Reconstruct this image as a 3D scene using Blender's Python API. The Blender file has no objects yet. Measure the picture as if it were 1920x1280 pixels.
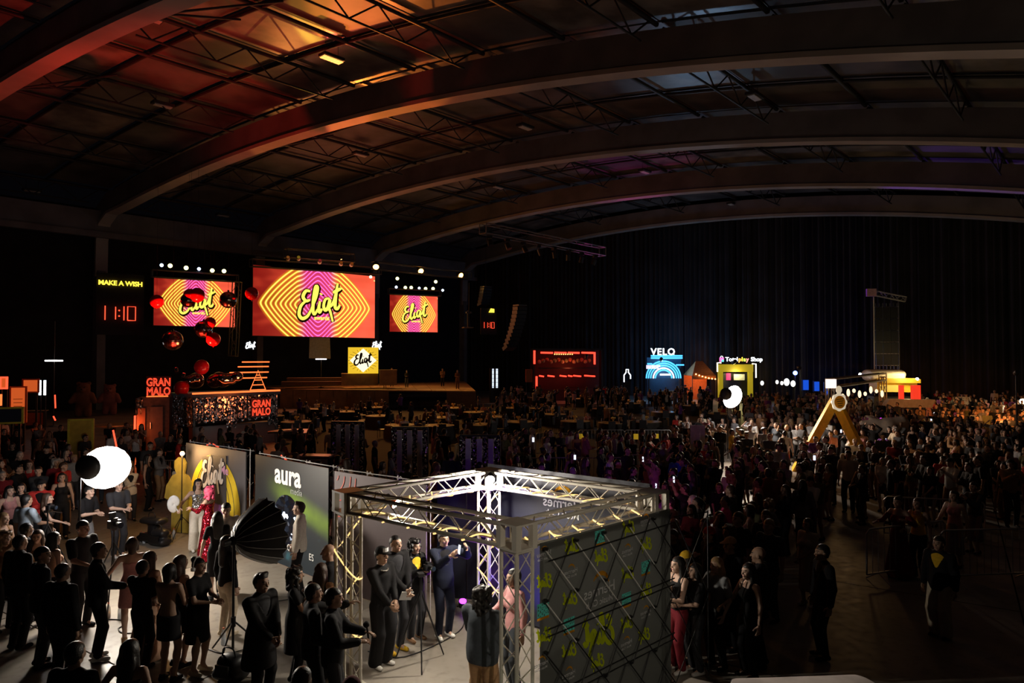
import bpy, math, random
import numpy as np
from mathutils import Vector, Matrix, Euler

random.seed(7); RNG = np.random.RandomState(11)
SC = bpy.context.scene
COL = SC.collection
PI = math.pi
def R(a): return math.radians(a)

# ------------------------------------------------------------------ camera, world, exposure
CAM_H = 4.6; PITCH = R(1.25); FPX = 1280.0
cam = bpy.data.cameras.new('camera'); cam.lens = 24; cam.sensor_width = 36; cam.clip_start = .1; cam.clip_end = 400
camo = bpy.data.objects.new('camera', cam); COL.objects.link(camo)
camo.location = (0, 0, CAM_H); camo.rotation_euler = (R(90) + PITCH, 0, 0)
SC.camera = camo
w = bpy.data.worlds.new('night'); SC.world = w; w.use_nodes = True
w.node_tree.nodes['Background'].inputs[0].default_value = (.02, .018, .025, 1)
w.node_tree.nodes['Background'].inputs[1].default_value = .05
SC.view_settings.view_transform = 'Standard'; SC.view_settings.look = 'None'
SC.view_settings.exposure = 0.0; SC.view_settings.gamma = 1.0; SC.view_settings.use_curve_mapping = False
SC.cycles.use_denoising = True; SC.cycles.max_bounces = 4; SC.cycles.diffuse_bounces = 2; SC.cycles.glossy_bounces = 2
SC.cycles.transmission_bounces = 2; SC.cycles.sample_clamp_indirect = 3.0
SC.cycles.caustics_reflective = False; SC.cycles.caustics_refractive = False

_F = Vector((0, math.cos(PITCH), math.sin(PITCH))); _U = Vector((0, -math.sin(PITCH), math.cos(PITCH))); _C = Vector((0, 0, CAM_H))
def ray(px, py): return Vector((1, 0, 0)) * ((px - 960) / FPX) + _U * ((640 - py) / FPX) + _F
def onz(px, py, z=0.0):
    r = ray(px, py); return _C + r * ((z - CAM_H) / r.z)
def atd(px, py, d):
    r = ray(px, py); return _C + r * (d / r.y)
def px_x(px, d): return (px - 960) / FPX * d

# hall axes: left wall runs along HU, roof arches along HV
TH, PH = R(48), R(-33)
HU = Vector((math.cos(TH), math.sin(TH), 0)); HV = Vector((math.cos(PH), math.sin(PH), 0))
F1 = Vector((-34.69, 58.4, 0)); BAY = 14.55
def arch_z(s): return 16.51 + .1888 * s - .003284 * s * s
def hall(k, s, z=0.0):
    p = F1 + HU * (BAY * (k - 1)) + HV * s; return Vector((p.x, p.y, z))

# ------------------------------------------------------------------ lights
def lamp(name, kind, loc, power, col, parent=None, aim=None, size=.2, spot=60, blend=.6, shadow=True, spread=None):
    l = bpy.data.lights.new(name, kind); l.energy = power; l.color = col
    if kind == 'SPOT': l.spot_size = R(spot); l.spot_blend = blend; l.shadow_soft_size = size
    elif kind == 'AREA': l.shape = 'DISK'; l.size = size; l.spread = spread or PI
    else: l.shadow_soft_size = size
    o = bpy.data.objects.new(name, l); COL.objects.link(o); o.location = loc
    if aim is not None: o.rotation_euler = (Vector(aim) - Vector(loc)).to_track_quat('-Z', 'Y').to_euler()
    if parent: o.parent = parent
    return o

# ------------------------------------------------------------------ materials
MATS = {}
class N:                                   # small node-expression helper
    def __init__(s, t, sock): s.t = t; s.s = sock
    def _m(s, op, *a, clamp=False):
        n = s.t.nodes.new('ShaderNodeMath'); n.operation = op; n.use_clamp = clamp
        for i, v in enumerate((s,) + a):
            if isinstance(v, N): s.t.links.new(v.s, n.inputs[i])
            else: n.inputs[i].default_value = v
        return N(s.t, n.outputs[0])
    def __add__(s, o): return s._m('ADD', o)
    def __sub__(s, o): return s._m('SUBTRACT', o)
    def __mul__(s, o): return s._m('MULTIPLY', o)
    def __truediv__(s, o): return s._m('DIVIDE', o)
    def abs(s): return s._m('ABSOLUTE')
    def sqrt(s): return s._m('SQRT')
    def pw(s, e): return s._m('POWER', e)
    def fr(s): return s._m('FRACT')
    def lt(s, v): return s._m('LESS_THAN', v)
    def gt(s, v): return s._m('GREATER_THAN', v)
    def mx(s, v): return s._m('MAXIMUM', v)
    def mn(s, v): return s._m('MINIMUM', v)
    def step(s, a, b):
        n = s.t.nodes.new('ShaderNodeMapRange'); n.interpolation_type = 'SMOOTHSTEP'
        s.t.links.new(s.s, n.inputs[0]); n.inputs[1].default_value = a; n.inputs[2].default_value = b
        return N(s.t, n.outputs[0])
def mixc(t, f, a, b):
    n = t.nodes.new('ShaderNodeMix'); n.data_type = 'RGBA'
    for sock, v in ((n.inputs[0], f), (n.inputs[6], a), (n.inputs[7], b)):
        if isinstance(v, N): t.links.new(v.s, sock)
        elif hasattr(v, 'is_output'): t.links.new(v, sock)
        else: sock.default_value = v if not isinstance(v, tuple) else (v + (1,))[:4]
    return n.outputs[2]
def mat(name, col=(.5, .5, .5), rough=.6, metal=0.0, em=None, es=0.0, var=.12, scale=6.0, bump=0.0, alpha=1.0, detail=3, spec=.5):
    if name in MATS: return MATS[name]
    m = bpy.data.materials.new(name); m.use_nodes = True; t = m.node_tree; b = t.nodes['Principled BSDF']
    b.inputs['Roughness'].default_value = rough; b.inputs['Metallic'].default_value = metal; b.inputs['Specular IOR Level'].default_value = spec
    if em is not None:
        b.inputs['Base Color'].default_value = (col[0], col[1], col[2], 1)
        b.inputs['Emission Color'].default_value = (*em, 1); b.inputs['Emission Strength'].default_value = es
    else:
        tc = t.nodes.new('ShaderNodeTexCoord'); nz = t.nodes.new('ShaderNodeTexNoise')
        nz.inputs['Scale'].default_value = scale; nz.inputs['Detail'].default_value = detail
        t.links.new(tc.outputs['Object'], nz.inputs['Vector'])
        lo = tuple(c * (1 - var) for c in col); hi = tuple(min(1, c * (1 + var)) for c in col)
        t.links.new(mixc(t, N(t, nz.outputs[0]).step(.3, .7), lo, hi), b.inputs['Base Color'])
        if bump:
            bp = t.nodes.new('ShaderNodeBump'); bp.inputs['Strength'].default_value = bump; bp.inputs['Distance'].default_value = .02
            t.links.new(nz.outputs[0], bp.inputs['Height']); t.links.new(bp.outputs[0], b.inputs['Normal'])
    if alpha < 1: b.inputs['Alpha'].default_value = alpha
    m.diffuse_color = (*col, 1); MATS[name] = m
    return m
def glow(name, col, es): return mat(name, tuple(c * .3 for c in col), .5, 0, col, es)
def glitter(name, base, spark, scale=60, thr=.5):      # sequins: every cell a little mirror turned its own way
    if name in MATS: return MATS[name]
    m = bpy.data.materials.new(name); m.use_nodes = True; t = m.node_tree; b = t.nodes['Principled BSDF']
    tc = t.nodes.new('ShaderNodeTexCoord'); v = t.nodes.new('ShaderNodeTexVoronoi'); v.inputs['Scale'].default_value = scale
    t.links.new(tc.outputs['Object'], v.inputs['Vector'])
    sp = t.nodes.new('ShaderNodeSeparateColor'); t.links.new(v.outputs['Color'], sp.inputs[0])
    t.links.new(mixc(t, N(t, sp.outputs[2]).gt(thr), base, spark), b.inputs['Base Color'])
    b.inputs['Metallic'].default_value = .85; b.inputs['Roughness'].default_value = .25
    geo = t.nodes.new('ShaderNodeNewGeometry')
    sub = t.nodes.new('ShaderNodeVectorMath'); sub.operation = 'SUBTRACT'; sub.inputs[1].default_value = (.5, .5, .5)
    t.links.new(v.outputs['Color'], sub.inputs[0])
    mul = t.nodes.new('ShaderNodeVectorMath'); mul.operation = 'SCALE'; mul.inputs[3].default_value = 1.1; t.links.new(sub.outputs[0], mul.inputs[0])
    ad = t.nodes.new('ShaderNodeVectorMath'); ad.operation = 'ADD'; t.links.new(geo.outputs['Normal'], ad.inputs[0]); t.links.new(mul.outputs[0], ad.inputs[1])
    nm = t.nodes.new('ShaderNodeVectorMath'); nm.operation = 'NORMALIZE'; t.links.new(ad.outputs[0], nm.inputs[0])
    t.links.new(nm.outputs[0], b.inputs['Normal']); MATS[name] = m
    return m

def sheet(name, col, trans=.5):                          # thin printed cloth that lets light through
    if name in MATS: return MATS[name]
    m = bpy.data.materials.new(name); m.use_nodes = True; t = m.node_tree; t.nodes.remove(t.nodes['Principled BSDF']); out = t.nodes['Material Output']
    tc = t.nodes.new('ShaderNodeTexCoord'); nz = t.nodes.new('ShaderNodeTexNoise'); nz.inputs['Scale'].default_value = 2.0; t.links.new(tc.outputs['Object'], nz.inputs['Vector'])
    c = mixc(t, N(t, nz.outputs[0]), tuple(x * .8 for x in col), col)
    d, tr, mx = t.nodes.new('ShaderNodeBsdfDiffuse'), t.nodes.new('ShaderNodeBsdfTranslucent'), t.nodes.new('ShaderNodeMixShader'); mx.inputs[0].default_value = trans
    t.links.new(c, d.inputs[0]); t.links.new(c, tr.inputs[0]); t.links.new(d.outputs[0], mx.inputs[1]); t.links.new(tr.outputs[0], mx.inputs[2]); t.links.new(mx.outputs[0], out.inputs[0]); MATS[name] = m
    return m

# ------------------------------------------------------------------ mesh collector
def frame_of(d):
    d = d.normalized(); a = Vector((0, 0, 1)) if abs(d.z) < .9 else Vector((1, 0, 0))
    s = d.cross(a).normalized(); return s, d.cross(s).normalized()
class MB:
    def __init__(s): s.v = []; s.f = []; s.m = []; s.sm = []
    def add(s, vs, fs, mi=0, smooth=False):
        o = len(s.v); s.v += [tuple(x) for x in vs]
        for f in fs: s.f.append(tuple(i + o for i in f)); s.m.append(mi); s.sm.append(smooth)
        return s
    def box(s, c, d, rz=0, mi=0, rx=0, ry=0):
        M = Euler((rx, ry, rz)).to_matrix(); c = Vector(c); h = [x / 2 for x in d]
        vs = [c + M @ Vector((h[0] * a, h[1] * b, h[2] * e)) for a in (-1, 1) for b in (-1, 1) for e in (-1, 1)]
        return s.add(vs, [(0, 1, 3, 2), (4, 6, 7, 5), (0, 4, 5, 1), (2, 3, 7, 6), (0, 2, 6, 4), (1, 5, 7, 3)], mi)
    def tube(s, pts, r, n=6, mi=0, caps=True, smooth=True, flat=1.0):
        pts = [Vector(p) for p in pts]; k = len(pts); rr = r if isinstance(r, (list, tuple)) else [r] * k
        vs = []; sd = None
        for i, p in enumerate(pts):
            d = (pts[min(i + 1, k - 1)] - pts[max(i - 1, 0)])
            if d.length < 1e-9: d = Vector((0, 0, 1))
            d.normalize()
            if sd is None: sd, up = frame_of(d)
            else:
                sd = (sd - d * sd.dot(d))
                if sd.length < 1e-6: sd, _ = frame_of(d)
                sd.normalize(); up = d.cross(sd)
            for j in range(n):
                a = 2 * PI * j / n; vs.append(p + (sd * math.cos(a) + up * math.sin(a) * flat) * rr[i])
        fs = [(i * n + j, i * n + (j + 1) % n, (i + 1) * n + (j + 1) % n, (i + 1) * n + j) for i in range(k - 1) for j in range(n)]
        s.add(vs, fs, mi, smooth)
        if caps: s.add(vs[:n], [tuple(range(n))[::-1]], mi); s.add(vs[-n:], [tuple(range(n))], mi)
        return s
    def lathe(s, c, prof, n=16, mi=0, smooth=True, sx=1, sy=1):
        c = Vector(c); vs = [c + Vector((r * math.cos(2 * PI * j / n) * sx, r * math.sin(2 * PI * j / n) * sy, z)) for r, z in prof for j in range(n)]
        k = len(prof); fs = [(i * n + j, i * n + (j + 1) % n, (i + 1) * n + (j + 1) % n, (i + 1) * n + j) for i in range(k - 1) for j in range(n)]
        s.add(vs, fs, mi, smooth)
        s.add(vs[:n], [tuple(range(n))[::-1]], mi); s.add(vs[-n:], [tuple(range(n))], mi)
        return s
    def ball(s, c, r, n=12, m=8, mi=0, smooth=True):
        rx, ry, rz = r if isinstance(r, (list, tuple)) else (r, r, r)
        pr = [(max(1e-4, math.sin(PI * i / m)), -math.cos(PI * i / m) * rz) for i in range(m + 1)]
        return s.lathe(c, pr, n, mi, smooth, rx, ry)
    def prism(s, poly, t, mi=0):            # polygon in local XZ, thickness t along Y (centred)
        n = len(poly); vs = [(x, -t / 2, z) for x, z in poly] + [(x, t / 2, z) for x, z in poly]
        fs = [tuple(range(n)), tuple(range(2 * n - 1, n - 1, -1))] + [(i, i + n, (i + 1) % n + n, (i + 1) % n) for i in range(n)]
        return s.add(vs, fs, mi)
    def ribbon(s, pts, w, t=.004, mi=0):     # flat stroke in local XZ plane
        P = [Vector((p[0], 0, p[1])) for p in pts]; k = len(P); ws = w if isinstance(w, (list, tuple)) else [w] * k
        vs = []
        for i, p in enumerate(P):
            d = P[min(i + 1, k - 1)] - P[max(i - 1, 0)]
            if d.length < 1e-9: d = Vector((1, 0, 0))
            d.normalize(); nn = Vector((-d.z, 0, d.x)) * ws[i] / 2
            for y in (-t / 2, t / 2): vs += [p + nn + Vector((0, y, 0)), p - nn + Vector((0, y, 0))]
        fs = []
        for i in range(k - 1):
            a = i * 4; b = a + 4
            fs += [(a, a + 1, b + 1, b), (a + 2, b + 2, b + 3, a + 3), (a, b, b + 2, a + 2), (a + 1, a + 3, b + 3, b + 1)]
        fs += [(0, 2, 3, 1), (4 * k - 4, 4 * k - 3, 4 * k - 1, 4 * k - 2)]
        return s.add(vs, fs, mi)
    def flat(s):                             # keep only the faces that look along -Y: a sheet
        s.v = [(x, 0.0, z) for x, y, z in s.v]; return s
    def mesh(s, name, mats):
        me = bpy.data.meshes.new(name); me.from_pydata(s.v, [], s.f)
        for m in (mats if isinstance(mats, (list, tuple)) else [mats]): me.materials.append(m)
        if any(s.m): me.polygons.foreach_set('material_index', s.m)
        if any(s.sm): me.polygons.foreach_set('use_smooth', s.sm)
        me.update(); return me
    def build(s, name, mats, parent=None, loc=(0, 0, 0), rz=0, rot=None):
        return link(name, s.mesh(name, mats), parent, loc, rz, rot)
def link(name, me, parent=None, loc=(0, 0, 0), rz=0, rot=None):
    o = bpy.data.objects.new(name, me); COL.objects.link(o); o.location = loc
    o.rotation_euler = rot if rot is not None else (0, 0, rz); o.parent = parent
    return o
def tag(o, label=None, cat=None, group=None, kind=None):
    if label: o['label'] = label
    if cat: o['category'] = cat
    if group: o['group'] = group
    if kind: o['kind'] = kind
    return o
def empty(name, loc=(0, 0, 0), rz=0, label=None, cat=None, group=None, kind=None):
    return tag(link(name, None, None, loc, rz), label, cat, group, kind)
def copy_tree(o, parent=None):
    c = o.copy(); COL.objects.link(c); c.parent = parent
    for ch in o.children: copy_tree(ch, c)
    return c
_rod = {}
def rod(name, a, b, r, m, parent, n=5):      # a thin straight bar; all bars of a thickness share one mesh
    key = (round(r, 4), m.name, n)
    if key not in _rod: _rod[key] = MB().tube([(0, 0, 0), (0, 0, 1)], r, n).mesh('bar', m)
    a, b = Vector(a), Vector(b); d = b - a
    o = bpy.data.objects.new(name, _rod[key]); COL.objects.link(o); o.parent = parent
    o.location = a; o.rotation_euler = d.to_track_quat('Z', 'Y').to_euler(); o.scale = (1, 1, d.length)
    return o
def text_mb(txt, size, t=.004, mb=None, at=(0, 0), flip=False, align='CENTER', bold=0.0, shear=0.0, spacing=1.0, tube=0.0, sx=1.0):
    c = bpy.data.curves.new('lettering', 'FONT'); c.body = txt; c.size = size; c.align_x = align; c.extrude = t / 2; c.offset = bold * size
    c.shear = shear; c.space_character = spacing; c.resolution_u = 3
    if tube: c.fill_mode = 'NONE'; c.extrude = 0; c.bevel_depth = tube * size; c.bevel_resolution = 0
    o = bpy.data.objects.new('lettering', c); COL.objects.link(o)
    me = o.to_mesh(); vs = [v.co.copy() for v in me.vertices]; fs = [tuple(p.vertices) for p in me.polygons]
    o.to_mesh_clear(); bpy.data.objects.remove(o); bpy.data.curves.remove(c)
    mb = mb or MB(); k = -1 if flip else 1
    vs = [Vector((k * (v.x * sx + at[0]), -v.z, v.y + at[1])) for v in vs]
    if flip: fs = [f[::-1] for f in fs]
    return mb.add(vs, fs)
def smooth_path(pts, n=5):
    out = []; P = [pts[0]] + list(pts) + [pts[-1]]
    for i in range(1, len(P) - 2):
        p0, p1, p2, p3 = (np.array(P[j], float) for j in (i - 1, i, i + 1, i + 2))
        for k in range(n):
            t = k / n; out.append(tuple(.5 * ((2 * p1) + (-p0 + p2) * t + (2 * p0 - 5 * p1 + 4 * p2 - p3) * t * t + (-p0 + 3 * p1 - 3 * p2 + p3) * t ** 3)))
    out.append(tuple(pts[-1])); return out
# brush lettering of the event name, unit width 1, slanted upward
_SCRIPT = [[(.20, .60), (.10, .62), (.03, .50), (.10, .40), (.19, .41)], [(.10, .40), (-.02, .30), (-.06, .12), (.02, .02), (.14, .06), (.22, .18)],
           [(.22, .18), (.34, .45), (.38, .66), (.33, .68), (.28, .40), (.27, .16), (.31, .08), (.38, .18)],
           [(.44, .36), (.41, .20), (.43, .11), (.49, .18)], [(.46, .50), (.47, .53)],
           [(.66, .40), (.57, .38), (.53, .24), (.57, .14), (.64, .20), (.69, .38), (.66, .20), (.70, .08), (.76, -.14)],
           [(.69, .20), (.80, .34), (.88, .72)], [(.88, .72), (.83, .36), (.82, .18), (.88, .14), (.94, .22)], [(.76, .52), (.98, .60)]]
def script_mb(wd, stroke=.055, t=.004, at=(0, 0), flip=False, mb=None, tilt=.06):
    mb = mb or MB(); k = -1 if flip else 1
    for st in _SCRIPT:
        p = smooth_path(st, 4); n = len(p)
        ws = [wd * stroke * (.75 + .5 * math.sin(PI * i / max(1, n - 1))) for i in range(n)]
        mb.ribbon([(k * ((x - .46) * wd + at[0]), (y - .3 + tilt * x) * wd + at[1]) for x, y in p], ws, t)
    return mb
# ------------------------------------------------------------------ floor
def floor_mat():
    m = bpy.data.materials.new('concrete_floor'); m.use_nodes = True; t = m.node_tree; b = t.nodes['Principled BSDF']
    tc = t.nodes.new('ShaderNodeTexCoord')
    def nz(s, d=5):
        n = t.nodes.new('ShaderNodeTexNoise'); n.inputs['Scale'].default_value = s; n.inputs['Detail'].default_value = d
        t.links.new(tc.outputs['Object'], n.inputs['Vector']); return N(t, n.outputs[0])
    big, small = nz(.45), nz(5.5, 8)
    c1 = mixc(t, big.step(.35, .65), (.21, .185, .155), (.31, .275, .235))
    c2 = mixc(t, small.step(.5, .75) * .5, c1, (.13, .115, .10))
    t.links.new(c2, b.inputs['Base Color'])
    t.links.new((small * .35 + .28).s, b.inputs['Roughness'])
    bp = t.nodes.new('ShaderNodeBump'); bp.inputs['Strength'].default_value = .15; bp.inputs['Distance'].default_value = .01
    t.links.new(small.s, bp.inputs['Height']); t.links.new(bp.outputs[0], b.inputs['Normal'])
    return m
FM = floor_mat()
fl = MB().box((0, 45, -.15), (160, 130, .1)).build('floor', mat('floor_joint', (.06, .055, .05), .9))
tag(fl, 'grey concrete hall floor under the crowd', None, None, 'structure')
# poured slabs laid along the hall axes with dark joints; the ones near the camera are single pieces
RZ_H = PH
def slab_grid():
    me = MB().box((0, 0, -.05), (4.97, 4.97, .1)).mesh('floor_slab', FM); n = 0; rest = MB()
    for i in range(-8, 18):
        for j in range(-22, 10):
            c = Vector((-1.2, 10.2, 0)) + HV * (j * 5.0) + Vector((-HV.y, HV.x, 0)) * (i * 5.0)
            if not (-6 < c.y < 108) or abs(c.x) > 1.0 * abs(c.y) + 12: continue
            if c.y < 42: o = link('floor_slab', me, fl, c, RZ_H); n += 1
            else: rest.box((c.x, c.y, -.05), (4.97, 4.97, .1), RZ_H)
    r = rest.build('floor_slab', FM, fl); tag(r, 'concrete floor slabs stretching away under the tables', kind='stuff')
slab_grid()

SHADE_M = mat('floor_shade', (.018, .016, .016), .95, var=.2, scale=2)  # dark sheet added over the floor, standing for the shade between the tables
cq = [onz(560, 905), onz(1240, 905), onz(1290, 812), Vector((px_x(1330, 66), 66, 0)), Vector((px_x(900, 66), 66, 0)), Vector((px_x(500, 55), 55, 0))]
co_ = MB().add([(p.x, p.y, .012) for p in cq] + [(p.x, p.y, -.02) for p in cq], [(0, 1, 2, 3, 4, 5), (11, 10, 9, 8, 7, 6)] + [(i, i + 6, (i + 1) % 6 + 6, (i + 1) % 6) for i in range(6)]).build('shade_sheet', SHADE_M); tag(co_, 'dark sheet added for shade under the banquet tables', 'shade_sheet')
CONC = mat('arch_concrete', (.25, .22, .21), .8, var=.18, scale=.5, bump=.1)
FLNG = mat('arch_edge_lit', (.52, .45, .38), .8, var=.12, scale=.5)  # same concrete; light from below put into a paler flange colour
DECK = mat('roof_deck', (.13, .118, .11), .55, var=.45, scale=.35)
DECK2 = mat('roof_deck_shiny', (.24, .21, .18), .35, var=.5, scale=.6)
STEEL = mat('dark_steel', (.05, .048, .05), .6, .3)
BLACKD = mat('black_drape', (.022, .02, .022), .9, var=.3, scale=.7)
CURT = mat('far_drape', (.030, .028, .031), .9, var=.3, scale=.4)

# ------------------------------------------------------------------ walls
def wall_box(name, a, b, z0, z1, t, m, label):
    a, b = Vector(a), Vector(b); d = b - a; o = MB().box((d.length / 2, t / 2, (z0 + z1) / 2), (d.length, t, z1 - z0)).build(name, m, None, (a.x, a.y, 0), math.atan2(d.y, d.x))
    return tag(o, label, None, None, 'structure')
wall_box('wall_left', hall(-2.2, -1.6), hall(4.25, -1.6), 0, 17.5, .4, BLACKD, 'black draped side wall behind the stage')
wall_box('wall_back', hall(4.22, -2), hall(4.22, 76), 0, 22.5, .4, BLACKD, 'dark end wall of the hall behind tall drapes')
wall_box('wall_right', hall(4.22, 76), hall(-2.2, 76), 0, 16, .4, BLACKD, 'dark right side wall of the hall')
# grey ring beam on the left wall that the arches land on
a, b = hall(-2.2, -1.1), hall(4.2, -1.1); d = b - a
rb = MB().box((d.length / 2, 0, 16.2), (d.length, .9, 1.9)).box((d.length / 2, -.55, 15.05), (d.length, .5, .5)).build('trim_1', CONC, None, (a.x, a.y, 0), math.atan2(d.y, d.x))
tag(rb, 'grey concrete ring beam along the top of the stage side wall', None, None, 'structure')

# ------------------------------------------------------------------ roof arches
def arch(k, idx):
    pts = [(-1.0, 11.5), (-.95, 14.6), (-.6, 16.0), (.6, arch_z(1.2))] + [(s, arch_z(s)) for s in np.linspace(3, 76, 30)]
    def sweep(w, lo, hi, mb):
        vs = []
        for i, (s, z) in enumerate(pts):
            f = min(1, max(0, (s + 1) / 6))             # depth grows out of the column
            for dw in (-w / 2, w / 2):
                p = hall(k, s); q = p + HU * dw
                ti = pts[min(i + 1, len(pts) - 1)]; tj = pts[max(i - 1, 0)]; tx, tz = ti[0] - tj[0], ti[1] - tj[1]; l = math.hypot(tx, tz)
                nx, nz_ = -tz / l, tx / l
                for off in (lo, hi):
                    e = HV * (nx * off); vs.append((q.x + e.x, q.y + e.y, z + nz_ * off))
        n = len(pts); fs = []
        for i in range(n - 1):
            A = i * 4; B = A + 4
            fs += [(A, B, B + 2, A + 2), (A + 1, A + 3, B + 3, B + 1), (A, A + 1, B + 1, B), (A + 2, B + 2, B + 3, A + 3)]
        return mb.add(vs, fs)
    o = sweep(.55, .22, 1.9, MB()).build('trim_%d' % idx, CONC)
    tag(o, ['nearest curved concrete roof arch cutting the top left corner', 'large curved concrete roof arch sweeping up from behind the side screen',
            'second full concrete roof arch landing above the main screen', 'third full concrete roof arch landing beyond the main screen',
            'farthest concrete roof arch just in front of the end drapes'][idx - 2], None, None, 'structure')
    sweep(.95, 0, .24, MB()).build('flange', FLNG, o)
    # column below the spring
    c = hall(k, -1.35); MB().box((c.x, c.y, 6), (.9, .7, 12), PH).build('column', CONC, o)
for i, k in enumerate((0, 1, 2, 3, 4)): arch(k, i + 2)

# ------------------------------------------------------------------ roof deck: panels, purlins, cross ribs, struts
ceil = empty('ceiling', (0, 0, 0), 0, 'vaulted hall roof of metal panels on a steel lattice', None, None, 'structure')
SSTEP = 4.9; NS = 15; S0 = .6
def deck_z(s): return arch_z(s) + 2.35
for k in (-1, 0, 1, 2, 3):
    for j in range(NS):
        s0 = S0 + j * SSTEP; s1 = s0 + SSTEP - .06
        for q in range(3):
            k0 = k + q / 3 + .01; k1 = k + (q + 1) / 3 - .01
            dz = random.uniform(-.03, .05)
            vs = [hall(kk, ss, deck_z(ss) + dz + e) for e in (0, .12) for (kk, ss) in ((k0, s0), (k1, s0), (k1, (s0 + s1) / 2), (k1, s1), (k0, s1), (k0, (s0 + s1) / 2))]
            fs = [(0, 1, 2, 5), (5, 2, 3, 4), (11, 8, 7, 6), (10, 9, 8, 11)] + [(i, i + 6, (i + 1) % 6 + 6, (i + 1) % 6) for i in range(6)]
            MB().add(vs, fs).build('roof_panel', DECK2 if random.random() < .35 else DECK, ceil)
    for j in range(NS + 1):
        s = S0 + j * SSTEP - .03
        a_, b_ = hall(k + .02, s, deck_z(s) - .25), hall(k + .98, s, deck_z(s) - .25)
        rod('purlin', a_, b_, .12, STEEL, ceil)
        if j % 2 == 0:
            rod('purlin_chord', hall(k + .12, s, deck_z(s) - 1.5), hall(k + .88, s, deck_z(s) - 1.5), .06, STEEL, ceil)
            for e in range(4):
                u0 = k + .06 + e * .22; rod('strut', hall(u0, s, deck_z(s) - .25), hall(u0 + .11, s, deck_z(s) - 1.5), .045, STEEL, ceil)
                rod('strut', hall(u0 + .11, s, deck_z(s) - 1.5), hall(u0 + .22, s, deck_z(s) - .25), .045, STEEL, ceil)
    for q in (1 / 3, 2 / 3):
        pts = [hall(k + q, s, deck_z(s) - .2) for s in np.linspace(S0, S0 + NS * SSTEP, 26)]
        MB().tube(pts, .09, 5).build('cross_rib', STEEL, ceil)
    for j in range(1, NS - 2, 3):                       # V struts dropping from the deck to the arch soffit
        s = S0 + j * SSTEP
        for ds in (-1.6, 1.6): rod('hanger', hall(k + .33, s + ds, deck_z(s) - .4), hall(k + .02, s, arch_z(s) + .1), .06, STEEL, ceil)

ORD = 'first second third fourth fifth sixth seventh eighth ninth tenth eleventh twelfth thirteenth fourteenth fifteenth sixteenth'.split()
# ------------------------------------------------------------------ end drapes: tall pleated cloth lengths
for i in range(13):
    s0 = -1.2 + i * 5.9; mbp = MB(); vs = []; nn = 48; fs = []
    for j in range(nn + 1):
        s = s0 + 5.85 * j / nn; off = .22 * math.sin(j * 1.35 + i) + .1 * math.sin(j * 3.1 + 2 * i)
        p = hall(4.1, s) - HU * (off)
        top = min(arch_z(max(s, 0)) + .8, 22) if s > 0 else 15.5
        vs += [(p.x, p.y, .03), (p.x, p.y, top)]
    fs = [(2 * j, 2 * j + 2, 2 * j + 3, 2 * j + 1) for j in range(nn)]
    o = mbp.add(vs, fs, 0, True).build('drape', CURT)
    tag(o, 'tall dark pleated end wall drape, %s counting from the stage side' % ORD[i], 'curtain', 'end wall drapes')

# ------------------------------------------------------------------ high bay lamps under the roof (switched off, one lit amber by a beam)
LAMP_W = mat('lamp_diffuser', (.75, .72, .66), .4)
lampdefs = [(305, 199, 'small pale roof lamp near the nearest arch at upper left'), (676, 291, 'small pale roof lamp under the roof between the first two full arches'), (985, 240, 'pale roof lamp under the roof right of the second arch'),
            (1415, 183, 'pale roof lamp with dark housing between first and second arch'), (1209, 323, 'pale roof lamp between second and third arch'),
            (1080, 297, 'pale lamp hanging at the edge of the second arch'), (1372, 384, 'faint roof lamp before the end drapes'), (280, 35, 'pale lamp hanging above the nearest arch'),
            (934, 352, 'faint roof lamp over the main screen beyond the second arch'), (60, 359, 'faint wide lamp on the side wall at far left'), (418, 405, 'faint wide lamp on the side wall over the left screen')]
def roof_pt(x, y, drop=0.0):                 # where a sight line meets the roof deck
    best = None
    for d in np.arange(14, 95, .25):
        p = atd(x, y, d); rel = p - F1; det = HU.x * HV.y - HU.y * HV.x; s = (HU.x * rel.y - HU.y * rel.x) / det; e = abs(p.z - (deck_z(max(0, s)) - drop))
        if best is None or e < best[0]: best = (e, p)
    return best[1]
LITL = glow('lit_roof_lamp', (1, .42, .10), 1.6)
for (x, y, lab) in lampdefs + [(622, 112, 'lit amber roof lamp below the glowing roof panels')]:
    lit = x == 622
    p = roof_pt(x, y, .9); rz = TH
    e = empty('roof_lamp', p, rz, lab, 'lamp', 'high roof lamps')
    MB().box((0, 0, .12), (1.25, .62, .16)).build('housing', STEEL, e)
    g = MB()
    if lit:
        for q in range(6): g.box((-.5 + q * .2, .12, 0), (.17, .2, .05)).box((-.5 + q * .2, -.12, 0), (.17, .2, .05))
    else: g.box((0, 0, 0), (1.05, .4, .06))
    g.build('diffuser', LITL if lit else LAMP_W, e)
    MB().tube([(-.4, 0, .2), (-.4, 0, .9)], .015, 4).build('hanger_rod', STEEL, e); MB().tube([(.4, 0, .2), (.4, 0, .9)], .015, 4).build('hanger_rod', STEEL, e)
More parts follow.
